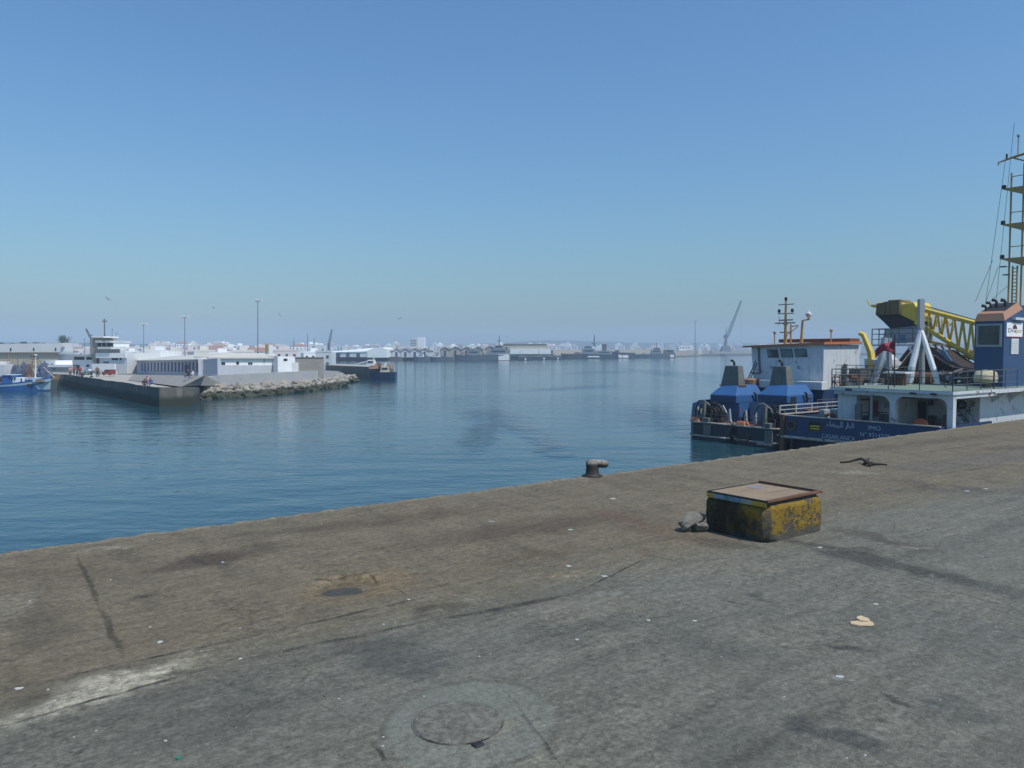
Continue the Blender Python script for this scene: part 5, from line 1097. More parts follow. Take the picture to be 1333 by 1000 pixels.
# ------------------------------------------------------------------ facades
class Facade:
    """a building whose front runs between two points of the far bank"""
    def __init__(f, name, label, cat, x0, Y0, x1, Y1, group=None, zb=-1.05):
        a, b = at(x0, 470, Y0), at(x1, 470, Y1); f.a = Vector((a.x, a.y, 0)); f.b = Vector((b.x, b.y, 0)); f.zb = zb
        f.d = (f.b - f.a).normalized(); f.n = Vector((f.d.y, -f.d.x, 0))
        if f.n.y > 0: f.n = -f.n
        f.root = thing(name, label, cat, ((f.a.x + f.b.x) / 2, (f.a.y + f.b.y) / 2, zb), 0, group)
    def hit(f, px, py):
        r = ray(px, py); k = (f.a - CAM).dot(f.n) / r.dot(f.n); return CAM + r * k
    def quad(f, x0, y0, x1, y1, out=.05, back=.05, skew=0):
        c = [f.hit(x0, y1), f.hit(x1, y1), f.hit(x1, y0), f.hit(x0, y0)]
        return MB().prism([p + f.n * out for p in c], -f.n * (out + back))
    def wall(f, x0, y0, x1, y1, m, depth, name='wall', zb=None, base=None, par=None):
        zb = f.zb if zb is None else zb
        tl, tr = f.hit(x0, y0), f.hit(x1, y1); bl, br = tl.copy(), tr.copy(); bl.z = br.z = zb
        return MB().prism([bl, br, tr, tl], -f.n * depth).build(name, m, par or f.root)
    def part(f, name, m, x0, y0, x1, y1, out=.05, back=.05, par=None):
        return f.quad(x0, y0, x1, y1, out, back).build(name, m, par or f.root)
    def roof(f, x0, y0, x1, y1, xr0, yr0, xr1, yr1, depth, m, name='roof', over=.4, hip=.5):
        """single slope from the eaves line up to a ridge line set back by depth"""
        a, b = f.hit(x0, y0) + f.n * over, f.hit(x1, y1) + f.n * over
        c, d = f.hit(xr1, yr1), f.hit(xr0, yr0)
        # the ridge is seen at that pixel but lies further back
        def back(px, py):
            r = ray(px, py); k = ((f.a - f.n * depth) - CAM).dot(f.n) / r.dot(f.n); return CAM + r * k
        c, d = back(xr1, yr1), back(xr0, yr0); e, g = c - f.n * depth * hip, d - f.n * depth * hip; e.z = a.z; g.z = a.z
        t = Vector((0, 0, .18)); vs_ = [a, b, c, d, e, g]
        return MB().add(vs_ + [v - t for v in vs_], [(0, 1, 2, 3), (3, 2, 4, 5), (0, 3, 5), (1, 4, 2), (6, 7, 1, 0), (9, 8, 10, 11), (6, 7, 8, 9), (10, 4, 5, 11)]).build(name, m, f.root)

# big pale warehouse far left
f = Facade('grain_warehouse', 'long pale warehouse with tan lower wall behind the blue fishing boats', 'warehouse', -60, 215, 84, 215)
f.wall(-60, 449, 84, 446.5, M['offwhite'], 4); f.part('lower_wall', M['tan'], -60, 460, 84, 476, .6, 0); f.part('conveyor_pipe', M['wall_grey'], -60, 458.6, 86, 460, 1.2, 0)
for x in (13, 43, 71.5): f.part('window', M['dark'], x, 453, x + 1.8, 457)
f.part('vent', M['lamp'], 81.5, 449, 84.5, 452, .5)
f = Facade('storage_tank', 'ribbed grey cylindrical storage tank beside the tan warehouse wall', 'tank', 71, 190, 92, 190)
a, b = f.hit(71.5, 475), f.hit(92, 462); c = (a + b) / 2; R = (b.x - a.x) / 2
MB().lathe([(R, -1 - 0), (R, b.z)] , (c.x, c.y + R, 0), 24).build('tank_wall', M['steel'], f.root)
MB().lathe([(R * 1.02, 0), (R * 1.02, .25), (R * .5, .7), (.1, .8)], (c.x, c.y + R, b.z), 24).build('tank_roof', M['grey_metal'], f.root)
f = Facade('low_shed', 'low white shed with a long flat roof right of the storage tank', 'shed', 45, 180, 96, 176)
f.wall(56, 469.5, 72, 469.5, M['whitewash'], 6, 'rear_block'); f.wall(65, 475, 96, 475, M['greywall'], 6); f.part('roof', M['whitewash'], 64.5, 474.7, 96.5, 478, .5, 6)
for x in (60, 66): f.part('window', M['dark'], x, 473.4, x + 3.5, 475)
f.part('blue_sheet', M['door_blue'], 59, 477, 65, 482, .3)
f = Facade('harbour_office', 'two storey white harbour office left of the beige tower', 'building', 94, 172, 120, 170)
f.wall(94, 463, 120, 463, M['whitewash'], 9); f.part('roof_slab', M['white'], 93.5, 461, 120.5, 463.2, .5, 9)
for x0, x1, y0, y1 in ((96.5, 110, 464.8, 468.5), (112.5, 120, 464.8, 468.5)): w_ = f.part('window', M['dark'], x0, y0, x1, y1)
f.part('door', M['terracotta'], 95.5, 475, 99, 481.8); f.part('door', M['dark'], 99.6, 475, 103.5, 481); f.part('window', M['door_blue'], 112.6, 474.5, 116, 478)
f = Facade('control_tower', 'harbour control tower of tan concrete with a glazed lookout', 'tower', 119.5, 168, 166, 166)
f.wall(120, 439, 129, 439, M['beige'], 5, 'tower_shaft'); f.part('tower_cap', M['whitewash'], 121.5, 438, 137, 439.6, .6, 4)
f.wall(126, 459.5, 165, 459.5, M['offwhite'], 10); f.part('white_band', M['whitewash'], 126, 459.5, 165, 466, .35, .1)
f.part('lookout', M['whitewash'], 129.2, 444, 147, 454.6, .3, 5); f.part('lookout_roof', M['white'], 128.5, 443.6, 147.8, 446.2, 1, 5.4); f.part('lookout_sill', M['white'], 130.5, 451.6, 147.4, 454.6, .8, 5)
lw = f.part('lookout_window', M['glass'], 129.4, 446.4, 147.6, 451.4, .5, 0)
for x in (134.5, 140.5): f.part('mullion', M['white'], x, 446.4, x + .6, 451.4, .56, 0, lw)
f.part('lookout_stem', M['greywall'], 130, 454.6, 139, 459.5, .05, 4); f.part('dark_porch', M['dark'], 126, 466.5, 128.6, 481.6, .06)
f.part('window', M['glass'], 145.5, 466.2, 154, 469); f.part('window', M['glass'], 155.8, 466, 158.5, 469); f.part('window', M['glass'], 134.6, 471, 141.5, 472.6)
f.part('garden_wall', M['whitewash'], 130.5, 473.4, 160, 482, 2.5, -2.1)
# mast and aerials behind the tower
def lattice(mb, p, q, w0, w1, n, r=.12):
    p, q = Vector(p), Vector(q); prev = None
    for i in range(n + 1):
        c = p.lerp(q, i / n); w_ = w0 + (w1 - w0) * i / n; cur = [c + Vector((a * w_, b * w_, 0)) for a, b in ((-1, -1), (1, -1), (1, 1), (-1, 1))]
        for j in range(4): mb.tube([cur[j], cur[(j + 1) % 4]], r * .7, 4, True)
        if prev:
            for j in range(4): mb.tube([prev[j], cur[j]], r, 4, True); mb.tube([prev[j], cur[(j + 1) % 4]], r * .6, 4, True)
        prev = cur
    return mb
b0 = at(136, 470, 190); b0.z = -1; t0 = at(136, 415, 190)
t = thing('lattice_mast', 'grey lattice mast with a cross arm standing behind the control tower', 'mast', b0)
MB().tube([b0, t0], [.22, .14], 6, True).tube([b0 + Vector((.9, 0, 0)), b0.lerp(t0, .8)], .09, 5, True).tube([b0 + Vector((-.9, .3, 0)), b0.lerp(t0, .6)], .09, 5, True).build('mast', M['crane_grey'], t); MB().bar(at(133, 418.4, 190), at(139.5, 418.4, 190), .12).bar(at(134, 415.8, 190), at(134, 418.4, 190), .06).bar(at(138.5, 416.3, 190), at(138.5, 418.4, 190), .06).build('cross_arm', M['crane_grey'], t)
for x, y, lb in ((146, 427, 'thin aerial mast right of the lattice mast'), (110, 440, 'short thin aerial mast left of the control tower')):
    p = at(x, 470, 230); p.z = -1; mb = MB(); mb.tube([p, at(x, y, 230)], [.16, .05], 5, True).bar(at(x - 1, y + 2.5, 230), at(x + 1, y + 2.5, 230), .06); tag(mb.build('aerial_mast', M['crane_grey'], origin=p), lb, 'mast')
p = at(120, 470, 420); p.z = -1; t = thing('dock_crane', 'small dark dock crane with a raised jib left of the control tower', 'crane', p)
MB().tube([p, at(118.5, 440, 420)], [1.0, .7], 6, True).build('crane_tower', M['crane_grey'], t); lattice(MB(), at(118, 440, 420), at(112, 428, 420), .5, .25, 6, .12).build('jib', M['crane_grey'], t); MB().tube([at(118.5, 440, 420), at(119, 436, 420)], .6, 5, True).build('cab', M['crane_grey'], t)
# white shed and lilac store with many doors
f = Facade('white_store', 'tall white store with a strip of small windows behind the lilac shed', 'building', 173, 185, 209, 185)
f.wall(176, 457.3, 209, 457.3, M['whitewash'], 12); f.wall(172, 459, 176.3, 459, M['lilac'], 10, 'end_wall')
for x in (178.5, 182, 186, 190, 194, 199, 203): f.part('window', M['glass'], x, 464, x + 2.2, 465.6)
f = Facade('door_shed', 'long lilac grey shed with a row of dark blue doors', 'shed', 178, 165, 258, 112)
f.wall(178, 469.3, 258, 467.6, M['lilac'], 1.5); f.roof(178, 469.3, 258, 467.8, 205, 465, 300, 458.5, 9, M['cream_roof'])
for i in range(17):
    q = i / 16; x = 184.5 + 71 * q ** 1.06; f.part('door', M['door_blue'], x, 472.6 - 1 * q, x + 1.3 + .9 * q, 483.2 + 1.6 * q)
f.part('purple_door', M['door_blue'], 240.5, 475, 246, 484)
f = Facade('gable_store', 'lilac grey gable wall with a white downpipe at the shed end', 'building', 258, 113, 283, 110)
f.wall(258, 468.2, 283, 467.2, M['lilac'], .5); f.part('downpipe', M['white'], 263, 468.5, 264.2, 490, .12); f.part('dado', M['offwhite'], 264.5, 480, 279, 480.6, .03)
f = Facade('white_wall_building', 'long white walled building with small dark windows above the rocks', 'building', 282.5, 114, 362, 121)
f.wall(282.5, 464.8, 362, 465.3, M['whitewash'], 8); f.part('grey_dado', M['pale_grey'], 284, 475.5, 362, 490, .06, 0)
f.roof(270, 465.2, 362, 465.5, 300, 458.8, 352, 461.3, 8, M['cream_roof'])
for x0, x1, y0, y1 in ((288, 293, 471.8, 475), (307.5, 311, 471, 474.6), (323, 325.5, 472, 474.8), (326, 328.5, 472, 474.8), (326, 329.5, 478.6, 480)): f.part('window', M['dark'], x0, y0, x1, y1)
f.part('vent_pipe', M['greywall'], 343.5, 467.5, 344.4, 473, .1)
f = Facade('white_hut', 'bright white hut with one square window at the end of the wall', 'hut', 361.5, 119, 386, 121)
f.wall(361.5, 463.9, 384, 464.3, M['whitewash'], 7); f.part('window', M['dark'], 369.2, 467, 374, 469.8); f.part('peeling_edge', M['offwhite'], 380, 472, 388.5, 485.5, .04, .5)
f = Facade('stone_wall', 'weathered brown stone wall right of the white hut', 'wall', 384, 121.2, 421, 126, zb=-1.05)
f.wall(384, 465.8, 421, 465.6, M['concrete'], 1.4); f.part('coping', M['wall_grey'], 384, 465, 421.3, 466, .1, 1.5)
f = Facade('block_tower', 'small square tan chimney tower behind the white roofs', 'tower', 344.5, 150, 351.5, 150); f.wall(345, 448.5, 349.5, 448.5, M['mast_tan'], 2, 'face'); f.wall(349.5, 449, 351, 449, M['whitewash'], 2, 'side'); f.part('pipe', M['greywall'], 346.8, 458, 349.5, 466, .2, 0)
# parapet above the rocks and the sloping pier wall
f = Facade('sea_wall', 'low grey parapet wall running above the rock slope', 'wall', 252, 101, 414, 125, zb=-1.6)
f.wall(283, 488.6, 414, 482.6, M['greywall'], 1.0); f.wall(252, 492.5, 284, 489.5, M['greywall'], 1.0, 'low_end')
mb = MB(); a = gnd(166, 494.5, -.35); b = gnd(236, 502.5, -.3); c = gnd(252.5, 501, -.3)
s3 = [(a.x, a.y, -.4), (b.x, b.y, -.4), (b.x + 1.1, b.y + 4, .75), (a.x - 1.5, a.y + 5, .25), (a.x - 3, a.y + 9, -.9), (c.x, c.y + 10, -.9), (c.x, c.y + 3.4, .75), (c.x, c.y + .4, -.4)]
mb.add(s3, [(0, 1, 2, 3), (3, 2, 6, 5, 4), (1, 7, 6, 2), (7, 5, 6), (0, 3, 4), (0, 4, 5, 7, 1)])
tag(mb.build('sloping_wall', M['concrete'], origin=(b.x, b.y, -.4)), 'sloping concrete wall raised on the end of the pier', 'wall')
# second pier with the dark blue boat behind it
a = wl(424, 489); b = wl(494.8, 494.2)
mb = MB(); zt2 = at(494.8, 478.2, b.y).z
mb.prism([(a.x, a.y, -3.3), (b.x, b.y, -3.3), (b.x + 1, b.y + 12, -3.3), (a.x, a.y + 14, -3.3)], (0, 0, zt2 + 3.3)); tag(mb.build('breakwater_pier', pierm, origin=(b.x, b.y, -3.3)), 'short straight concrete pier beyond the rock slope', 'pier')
# ------------------------------------------------------------------ rock slope
mb = MB()
def rock_top(i, q):
    p = lerp(RB[min(int(q), len(RB) - 2)], RB[min(int(q), len(RB) - 2) + 1], q - min(int(q), len(RB) - 2)); return p
nn = 40; vs_ = []
for i in range(nn + 1):
    p = rock_top(0, i / nn * (len(RB) - 1)); e_ = (i / nn); dep = 3.6 if e_ < .85 else 3.6 - 6 * (e_ - .85)
    vs_ += [(p.x, p.y - .2, -3.3), (p.x, p.y + .6, -2.2), (p.x, p.y + dep, -.75 - .3 * e_), (p.x, p.y + dep + 5, -1.1)]
mb.add(vs_, [(i * 4 + j, i * 4 + 4 + j, i * 4 + 5 + j, i * 4 + 1 + j) for i in range(nn) for j in range(3)])
tag(mb.build('shore_bank', M['wall_dark']), 'dark bank under the rocks', kind='structure')
k = NB('revetment rock'); x = k.sep(k.n.new('ShaderNodeNewGeometry').outputs['Position']); q = k.noise(1.2, 6, .65); q2 = k.noise(6, 5); oi = k.n.new('ShaderNodeObjectInfo').outputs['Random']
c = k.mix(q, (.22, .195, .16), (.44, .395, .32)); c = k.mix(k.math('MULTIPLY', oi, .45), c, (.22, .2, .17)); wet = k.math('ADD', x[2], k.math('MULTIPLY_ADD', q, .5, -.25))
c = k.mix(k.ss(wet, -1.30, -1.62), c, k.mix(q2, (.03, .034, .02), (.075, .078, .048))); k.bump(q2, .5, .05); ROCK = k.done(c, .9)
protos = []
for i in range(6):
    bm = bmesh.new(); bmesh.ops.create_icosphere(bm, subdivisions=2, radius=1)
    for v in bm.verts:
        n_ = v.co.copy(); d = 1.0
        for j in range(7):
            ax = Vector((nz(j * 3.1, i * 5.7, 1), nz(j * 2.3, i * 4.1, 9), nz(j * 1.7, i * 3.3, 17))).normalized(); lim = .62 + .2 * abs(nz(j, i, 3)); dd = n_.dot(ax)
            if dd * d > lim: d = min(d, lim / dd)
        v.co = Vector((n_.x * 1.0, n_.y * .8, n_.z * .62)) * d * (1 + .06 * nz(n_.x * 4, n_.y * 4, n_.z * 4 + i))
    me = bpy.data.meshes.new('boulder'); bm.to_mesh(me); bm.free(); me.materials.append(ROCK); protos.append(me)
def boulder(me, p, s, r, lb, gr):
    o = bpy.data.objects.new('boulder', me); C.objects.link(o); o.location = p; o.scale = (s, s, s); o.rotation_euler = r; tag(o, lb, 'boulder', gr)
rr = random.Random(11)
for row in range(5):
    nR = (46, 44, 42, 40, 38)[row]
    for i in range(nR):
        q = (i + rr.uniform(.2, .8)) / nR; p = rock_top(0, q * (len(RB) - 1)); dep = 3.4 if q < .85 else 3.4 - 6 * (q - .85)
        y = .1 + dep * row / 4; z = -2.25 + (1.45 - .25 * q) * row / 4; s = rr.uniform(.62, .92)
        wetr = row < 2
        boulder(protos[rr.randrange(6)], (p.x + rr.uniform(-.15, .15), p.y + y + rr.uniform(-.2, .2), z + rr.uniform(-.1, .12)), s, (rr.uniform(-.4, .4), rr.uniform(-.4, .4), rr.uniform(0, 6.3)),
                ('dark wet boulder at the waterline of the rock slope' if wetr else 'pale dry boulder on the rock slope below the parapet wall'), ('wet boulders of the rock slope' if wetr else 'dry boulders of the rock slope'))
for i in range(34):
    q = rr.random(); px = 427 + 36 * q; py0 = 490 + 6 * q; Y = 133 + 18 * rr.random(); top_ = rr.random()
    p = wl(px, 498.5 - 1 * q) ; boulder(protos[rr.randrange(6)], (p.x + rr.uniform(-.6, .6), p.y + 3.2 * top_, -2.25 + 1.7 * top_ * (1 - .55 * q)), rr.uniform(.6, .95), (rr.uniform(-.4, .4), rr.uniform(-.4, .4), rr.uniform(0, 6.3)), 'boulder of the small rock heap at the root of the second pier', 'boulders by the second pier')
# ------------------------------------------------------------------ lamp posts
def lamp_post(px, pyt, Y, lb, r=.12, grp='tall lamp posts on the pier'):
    p = at(px, 470, Y); p.z = -1.0; tpt = at(px, pyt, Y); t = thing('lamp_post', lb, 'lamp post', p, 0, grp)
    MB().tube([p, tpt], [r, r * .6], 8, True).build('pole', M['pole'], t); w_ = .0032 * Y
    MB().bar(tpt + Vector((-w_, 0, -.1)), tpt + Vector((w_, 0, -.05)), r * .5).build('cross_arm', M['pole'], t)
    for s_ in (-1, 1):
        c = tpt + Vector((s_ * w_, 0, .05)); MB().prism([c + Vector((-.42, -.2, -.1)), c + Vector((.42, -.2, -.1)), c + Vector((.3, -.2, .17)), c + Vector((-.36, -.2, .2))], (0, .4, 0)).build('lamp_head', M['lamp'], t)
    return t
lamp_post(335.5, 391.5, 135, 'tallest lamp post, standing behind the long white walled building'); lamp_post(240.5, 412.8, 150, 'middle lamp post, behind the shed of blue doors'); lamp_post(187, 422.5, 175, 'lamp post in front of the tall white store')
lamp_post(151.5, 433, 300, 'far hazy lamp post right of the control tower', .14, None)
for px, py, lb in ((382.5, 440, 'thin far mast behind the stone wall'), (400.5, 434, 'taller thin far mast behind the stone wall, right of another'), (409, 440, 'short thin far mast left of the white shed')):
    p = at(px, 465, 420); p.z = -1; mb = MB(); mb.tube([p, at(px, py, 420)], [.3, .12], 5, True); mb.bar(at(px - 1.2, py + 6, 420), at(px + 1.2, py + 6, 420), .12); tag(mb.build('aerial_mast', M['crane_grey'], origin=p), lb, 'mast')
# ------------------------------------------------------------------ cars, bush, people on the pier
def car(px0, px1, pyt, pyb, Y, m, lb, van=False):
    a, b = at(px0, pyb, Y), at(px1, pyb, Y); L = b.x - a.x; h = at(px0, pyt, Y).z - a.z; t = thing('parked_car', lb, 'car', ((a.x + b.x) / 2, Y, -1.0), 0, None)
    zb = a.z; fr = lambda x, y, z: (a.x + x * L, Y + y * h * 1.2, zb + z * h)
    hs = [(0, .16), (.0, .5), (.06, .58), (.3, .6), (.95, .58), (1, .45), (1, .16)]
    if van: hs = [(0, .16), (0, .55), (.12, .62), (.3, .64), (1, .62), (1, .16)]
    MB(fr).prism([(x, 0, z) for x, z in hs], (0, 1.3, 0)).build('body', m, t)
    cs = [(.22, .58), (.36, .98), (.74, 1.0), (.92, .58)] if not van else [(.2, .6), (.3, 1.0), (1, 1.0), (1, .6)]
    MB(fr).prism([(x, .06, z) for x, z in cs], (0, 1.18, 0)).build('cabin', m, t)
    for x0, x1 in ((.36, .52), (.56, .78)): MB(fr).prism([(x0 - .04, .03, .63), (x1, .03, .63), (x1 - .02, .03, .92), (x0 + .03, .03, .92)], (0, .05, 0)).build('window', M['glass'], t)
    for x in (.2, .8):
        MB(fr).prism([(x + .085 * math.cos(q * PI / 6), -.05, .17 + .17 * math.sin(q * PI / 6)) for q in range(12)], (0, .22, 0)).build('wheel', M['black'], t)
k = NB('teal car paint'); k.done((.07, .17, .22), .3); car(183.5, 197, 478.4, 483.8, 178, k.m, 'small teal car parked before the lilac shed')
k = NB('red van paint'); k.done((.26, .06, .045), .4); car(132.5, 145, 481.3, 488.6, 128, k.m, 'small dull red van parked on the pier', True)
k = NB('white car paint'); k.done((.6, .62, .62), .35); car(144, 149.5, 483.8, 488.3, 133, k.m, 'small white car parked behind the red van')
p = at(117, 486, 135); p.z = -1; t = thing('shrub', 'dark green bushes at the foot of the control tower', 'shrub', p)
mb = MB(); rr = random.Random(9)
for i in range(420):
    q = Vector((rr.gauss(0, 1), rr.gauss(0, .5), abs(rr.gauss(0, .42)))); c = Vector((p.x + q.x * .85, p.y + q.y, -1.0 + q.z * 1.1)); d = Vector((rr.uniform(-1, 1), rr.uniform(-1, 1), rr.uniform(-1, 1))) * .17; e2 = Vector((rr.uniform(-1, 1), rr.uniform(-1, 1), rr.uniform(-1, 1))) * .17
    mb.add([c - d, c + e2, c + d, c - e2 * .6], [(0, 1, 2, 3)])
mb.build('foliage', M['foliage'], t)
mb = MB()
for i in range(7): mb.tube([(p.x + rr.uniform(-.9, .9), p.y, -1.0), (p.x + rr.uniform(-1.1, 1.1), p.y + rr.uniform(-.3, .3), -.45)], [.05, .02], 5, True)
mb.build('stems', M['wood'], t)

def person_mesh(name, J, edges, rad, cols):
    me = bpy.data.meshes.new(name); keys = list(J); me.from_pydata([J[q] for q in keys], [(keys.index(a), keys.index(b)) for a, b in edges], [])
    o = bpy.data.objects.new(name, me); C.objects.link(o); o.modifiers.new('skin', 'SKIN'); sv = me.skin_vertices[0].data
    for i, q in enumerate(keys): sv[i].radius = (rad[q], rad[q])
    sv[0].use_root = True
    s = o.modifiers.new('sub', 'SUBSURF'); s.levels = s.render_levels = 1
    m2 = bpy.data.meshes.new_from_object(o.evaluated_get(bpy.context.evaluated_depsgraph_get())); bpy.data.objects.remove(o)
    for c in cols: m2.materials.append(c)
    for p_ in m2.polygons: p_.material_index = 0; p_.use_smooth = True
    return m2
EDG = [('hip', 'chest'), ('chest', 'neck'), ('neck', 'head'), ('head', 'crown'), ('chest', 'sl'), ('sl', 'el'), ('el', 'hl'), ('chest', 'sr'), ('sr', 'er'), ('er', 'hr'), ('hip', 'kl'), ('kl', 'al'), ('al', 'tl'), ('hip', 'kr'), ('kr', 'ar'), ('ar', 'tr')]
RAD = dict(hip=.15, chest=.17, neck=.06, head=.1, crown=.075, sl=.08, el=.05, hl=.04, sr=.08, er=.05, hr=.04, kl=.075, al=.05, tl=.045, kr=.075, ar=.05, tr=.045)
STAND = dict(hip=(0, 0, .92), chest=(0, 0, 1.32), neck=(0, 0, 1.5), head=(0, -.02, 1.62), crown=(0, -.01, 1.72), sl=(-.2, 0, 1.42), el=(-.26, .03, 1.15), hl=(-.24, -.1, .92), sr=(.2, 0, 1.42), er=(.27, .02, 1.15), hr=(.2, -.18, 1.0), kl=(-.11, -.02, .5), al=(-.12, .02, .09), tl=(-.13, -.15, .04), kr=(.11, 0, .5), ar=(.14, .03, .09), tr=(.16, -.13, .04))
SIT = dict(hip=(0, 0, .2), chest=(0, -.05, .6), neck=(0, -.1, .78), head=(0, -.14, .9), crown=(0, -.13, 1.0), sl=(-.2, -.06, .7), el=(-.27, -.2, .46), hl=(-.12, -.42, .42), sr=(.2, -.06, .7), er=(.27, -.2, .46), hr=(.12, -.42, .42), kl=(-.13, -.44, .42), al=(-.13, -.5, .08), tl=(-.13, -.66, .04), kr=(.13, -.44, .42), ar=(.13, -.5, .08), tr=(.13, -.66, .04))
BEND = dict(STAND); BEND.update(chest=(0, -.28, 1.18), neck=(0, -.45, 1.26), head=(0, -.56, 1.28), crown=(0, -.64, 1.3), sl=(-.2, -.34, 1.24), el=(-.24, -.45, .98), hl=(-.16, -.55, .76), sr=(.2, -.34, 1.24), er=(.24, -.45, .98), hr=(.16, -.55, .76))
k = NB('skin'); k.done((.25, .14, .09), .6); SKIN = k.m
def cloth(n, c): k = NB(n); k.done(c, .85); return k.m
CL = {'red': cloth('red shirt', (.3, .06, .06)), 'white': cloth('white shirt', (.7, .7, .7)), 'dark': cloth('dark clothes', (.035, .035, .045)), 'blue': cloth('blue clothes', (.09, .12, .3)), 'brown': cloth('brown clothes', (.16, .1, .07)), 'pink': cloth('pale pink shirt', (.5, .3, .28))}
bases = {'stand': (STAND, person_mesh('person', STAND, EDG, RAD, [SKIN, SKIN, SKIN])), 'sit': (SIT, person_mesh('person', SIT, EDG, RAD, [SKIN, SKIN, SKIN])), 'bend': (BEND, person_mesh('person', BEND, EDG, RAD, [SKIN, SKIN, SKIN]))}
def person(px, py, z, pose, shirt, trou, rz, lb, hgt=None, sc_=1.0):
    J, me0 = bases[pose]; me = me0.copy(); me.materials.clear()
    for m in (SKIN, CL[shirt], CL[trou]): me.materials.append(m)
    H = Vector(J['hip']); Ck = Vector(J['chest']); Hd = Vector(J['head'])
    lim = {'stand': (.95, 1.5), 'sit': (.27, .78), 'bend': (.98, 9)}[pose]
    for p_ in me.polygons:
        c = p_.center
        if (c - Hd).length < .17 or (c - Vector(J['hl'])).length < .09 or (c - Vector(J['hr'])).length < .09 or (c - Vector(J['crown'])).length < .14: p_.material_index = 0
        else:
            torso = (c - H).dot((Ck - H).normalized()) > .06 and (c.z > .3)
            p_.material_index = 1 if torso and not (pose == 'sit' and c.y < -.3) else 2
    o = bpy.data.objects.new('person', me); C.objects.link(o); o.location = gnd(px, py, z); o.rotation_euler = (0, 0, rz); o.scale = (sc_,) * 3; tag(o, lb, 'person')
for a in ((91.5, 491.5, -.3, 'stand', 'pink', 'brown', .5, 'person in a pale pink shirt nearest the bow of the fishing boats'), (96.5, 491, -.3, 'stand', 'red', 'dark', 2, 'person in red top and dark trousers standing on the pier edge'),
          (100.5, 490.5, -.32, 'bend', 'brown', 'dark', 1, 'person in brown bending forward on the pier'), (104.5, 491.5, -.3, 'stand', 'red', 'brown', 3.4, 'person in red top and brown trousers on the pier'),
          (107.5, 492.5, -.3, 'sit', 'dark', 'dark', .3, 'person in dark clothes sitting on the pier edge behind the fishing boats'), (119.5, 491.5, -.3, 'bend', 'white', 'dark', 4.9, 'person in a white shirt bending down below the bushes'),
          (122.5, 493, -.28, 'sit', 'white', 'dark', 5.5, 'person with white shirt sitting beside the bending one'), (127, 491.5, -.3, 'stand', 'brown', 'dark', .2, 'person in brown top left of the red van'),
          (192.5, 499, -.25, 'sit', 'pink', 'brown', -.6, 'person in a pale pink shirt sitting at the foot of the sloping wall'), (197.5, 503, -.22, 'sit', 'blue', 'blue', -.3, 'person in blue sitting near the pier edge by the sloping wall'),
          (188.5, 504.2, -.22, 'sit', 'dark', 'brown', .4, 'person in dark top sitting on the pier edge above the dark wall'), (246, 491.5, .55, 'sit', 'dark', 'dark', -.5, 'person in dark clothes sitting on top of the sloping wall'), (251.5, 491.6, .5, 'sit', 'white', 'blue', -.8, 'person with a white shirt sitting on top of the sloping wall'),
          (418.5, 486.8, -.9, 'stand', 'dark', 'dark', .3, 'person in dark clothes standing at the end of the stone wall')):
    person(*a)
# ------------------------------------------------------------------ the white town behind the pier
rr = random.Random(42)
def house_proto(W, D, H, m, roofm, wins, tower=False):
    r = thing('town_house', 'x', 'house', (0, 0, 0))
    MB().box(-W / 2, 0, -6, W / 2, D, H).build('wall', m, r)
    if roofm: MB().add([(-W / 2 - .3, -.3, H), (W / 2 + .3, -.3, H), (W / 2 + .3, D + .3, H), (-W / 2 - .3, D + .3, H), (-W / 4, D / 2, H + W * .16), (W / 4, D / 2, H + W * .16)], [(0, 1, 5, 4), (1, 2, 5), (2, 3, 4, 5), (3, 0, 4)]).build('roof', roofm, r)
    else:
        MB().box(-W / 2 - .12, -.12, H, W / 2 + .12, .2, H + .8).build('parapet', m, r)
        if tower: MB().box(-W * .1, D * .3, H, W * .28, D * .7, H + 2.4).build('stair_head', m, r)
    for x, z, w_, h_ in wins: MB().box(x - w_ / 2, -.06, z, x + w_ / 2, .1, z + h_).build('window', M['glass'], r)
    kids(r); return r
HM = [M['whitewash'], M['offwhite'], M['whitewash'], P('sandy house wall', (.68, .65, .58), .85, .08, .3, .2, fine=3), P('pale pink house wall', (.62, .56, .53), .85, .08, .3, .2, fine=3)]
HP = []
for i, (W, D, H) in enumerate(((9, 9, 7), (7, 8, 9), (12, 10, 6.5), (8, 8, 11), (14, 9, 9.5), (6, 7, 6))):
    wins = []
    for fl_ in range(int(H / 3.1)):
        for j in range(max(2, int(W / 2.9))):
            if rr.random() < .72: wins.append((-W / 2 + (j + .5) * W / max(2, int(W / 2.9)), H - 2.7 - fl_ * 3.1, 1.1, 1.35))
    HP.append(house_proto(W, D, H, HM[i % 5], M['terracotta'] if i in (2, 5) else None, wins, i in (0, 3, 4)))
used = set()
def put_house(i, px, pyt, Y, lb, gr, sc_=1.0):
    src = HP[i]; p = at(px, 457, Y); H = (9, 7, 12, 8, 14, 6)[i]
    tp = at(px, pyt, Y).z; hh_ = (7, 9, 6.5, 11, 9.5, 6)[i] * sc_
    o = src if i not in used else copy_tree(src); used.add(i)
    o.location = (p.x, p.y, tp - hh_); o.scale = (sc_,) * 3; o.rotation_euler = (0, 0, -math.atan2(p.x, p.y) + rr.uniform(-.35, .35)); tag(o, lb, 'house', gr)
for i in range(88):
    px = rr.uniform(188, 422); Y = rr.uniform(300, 820); k_ = rr.choice((0, 0, 1, 1, 3, 3, 4, 4, 0, 1, 3, 2, 5))
    pyt = 459.5 - (Y - 300) / 520 * 12 + rr.uniform(-2.0, 2.2)
    lb = ('low red roofed house in the hazy white town behind the pier' if k_ in (2, 5) else 'white flat roofed house in the hazy town behind the pier')
    put_house(k_, px, pyt, Y, lb, 'red roofed houses of the town' if k_ in (2, 5) else 'white houses of the town')
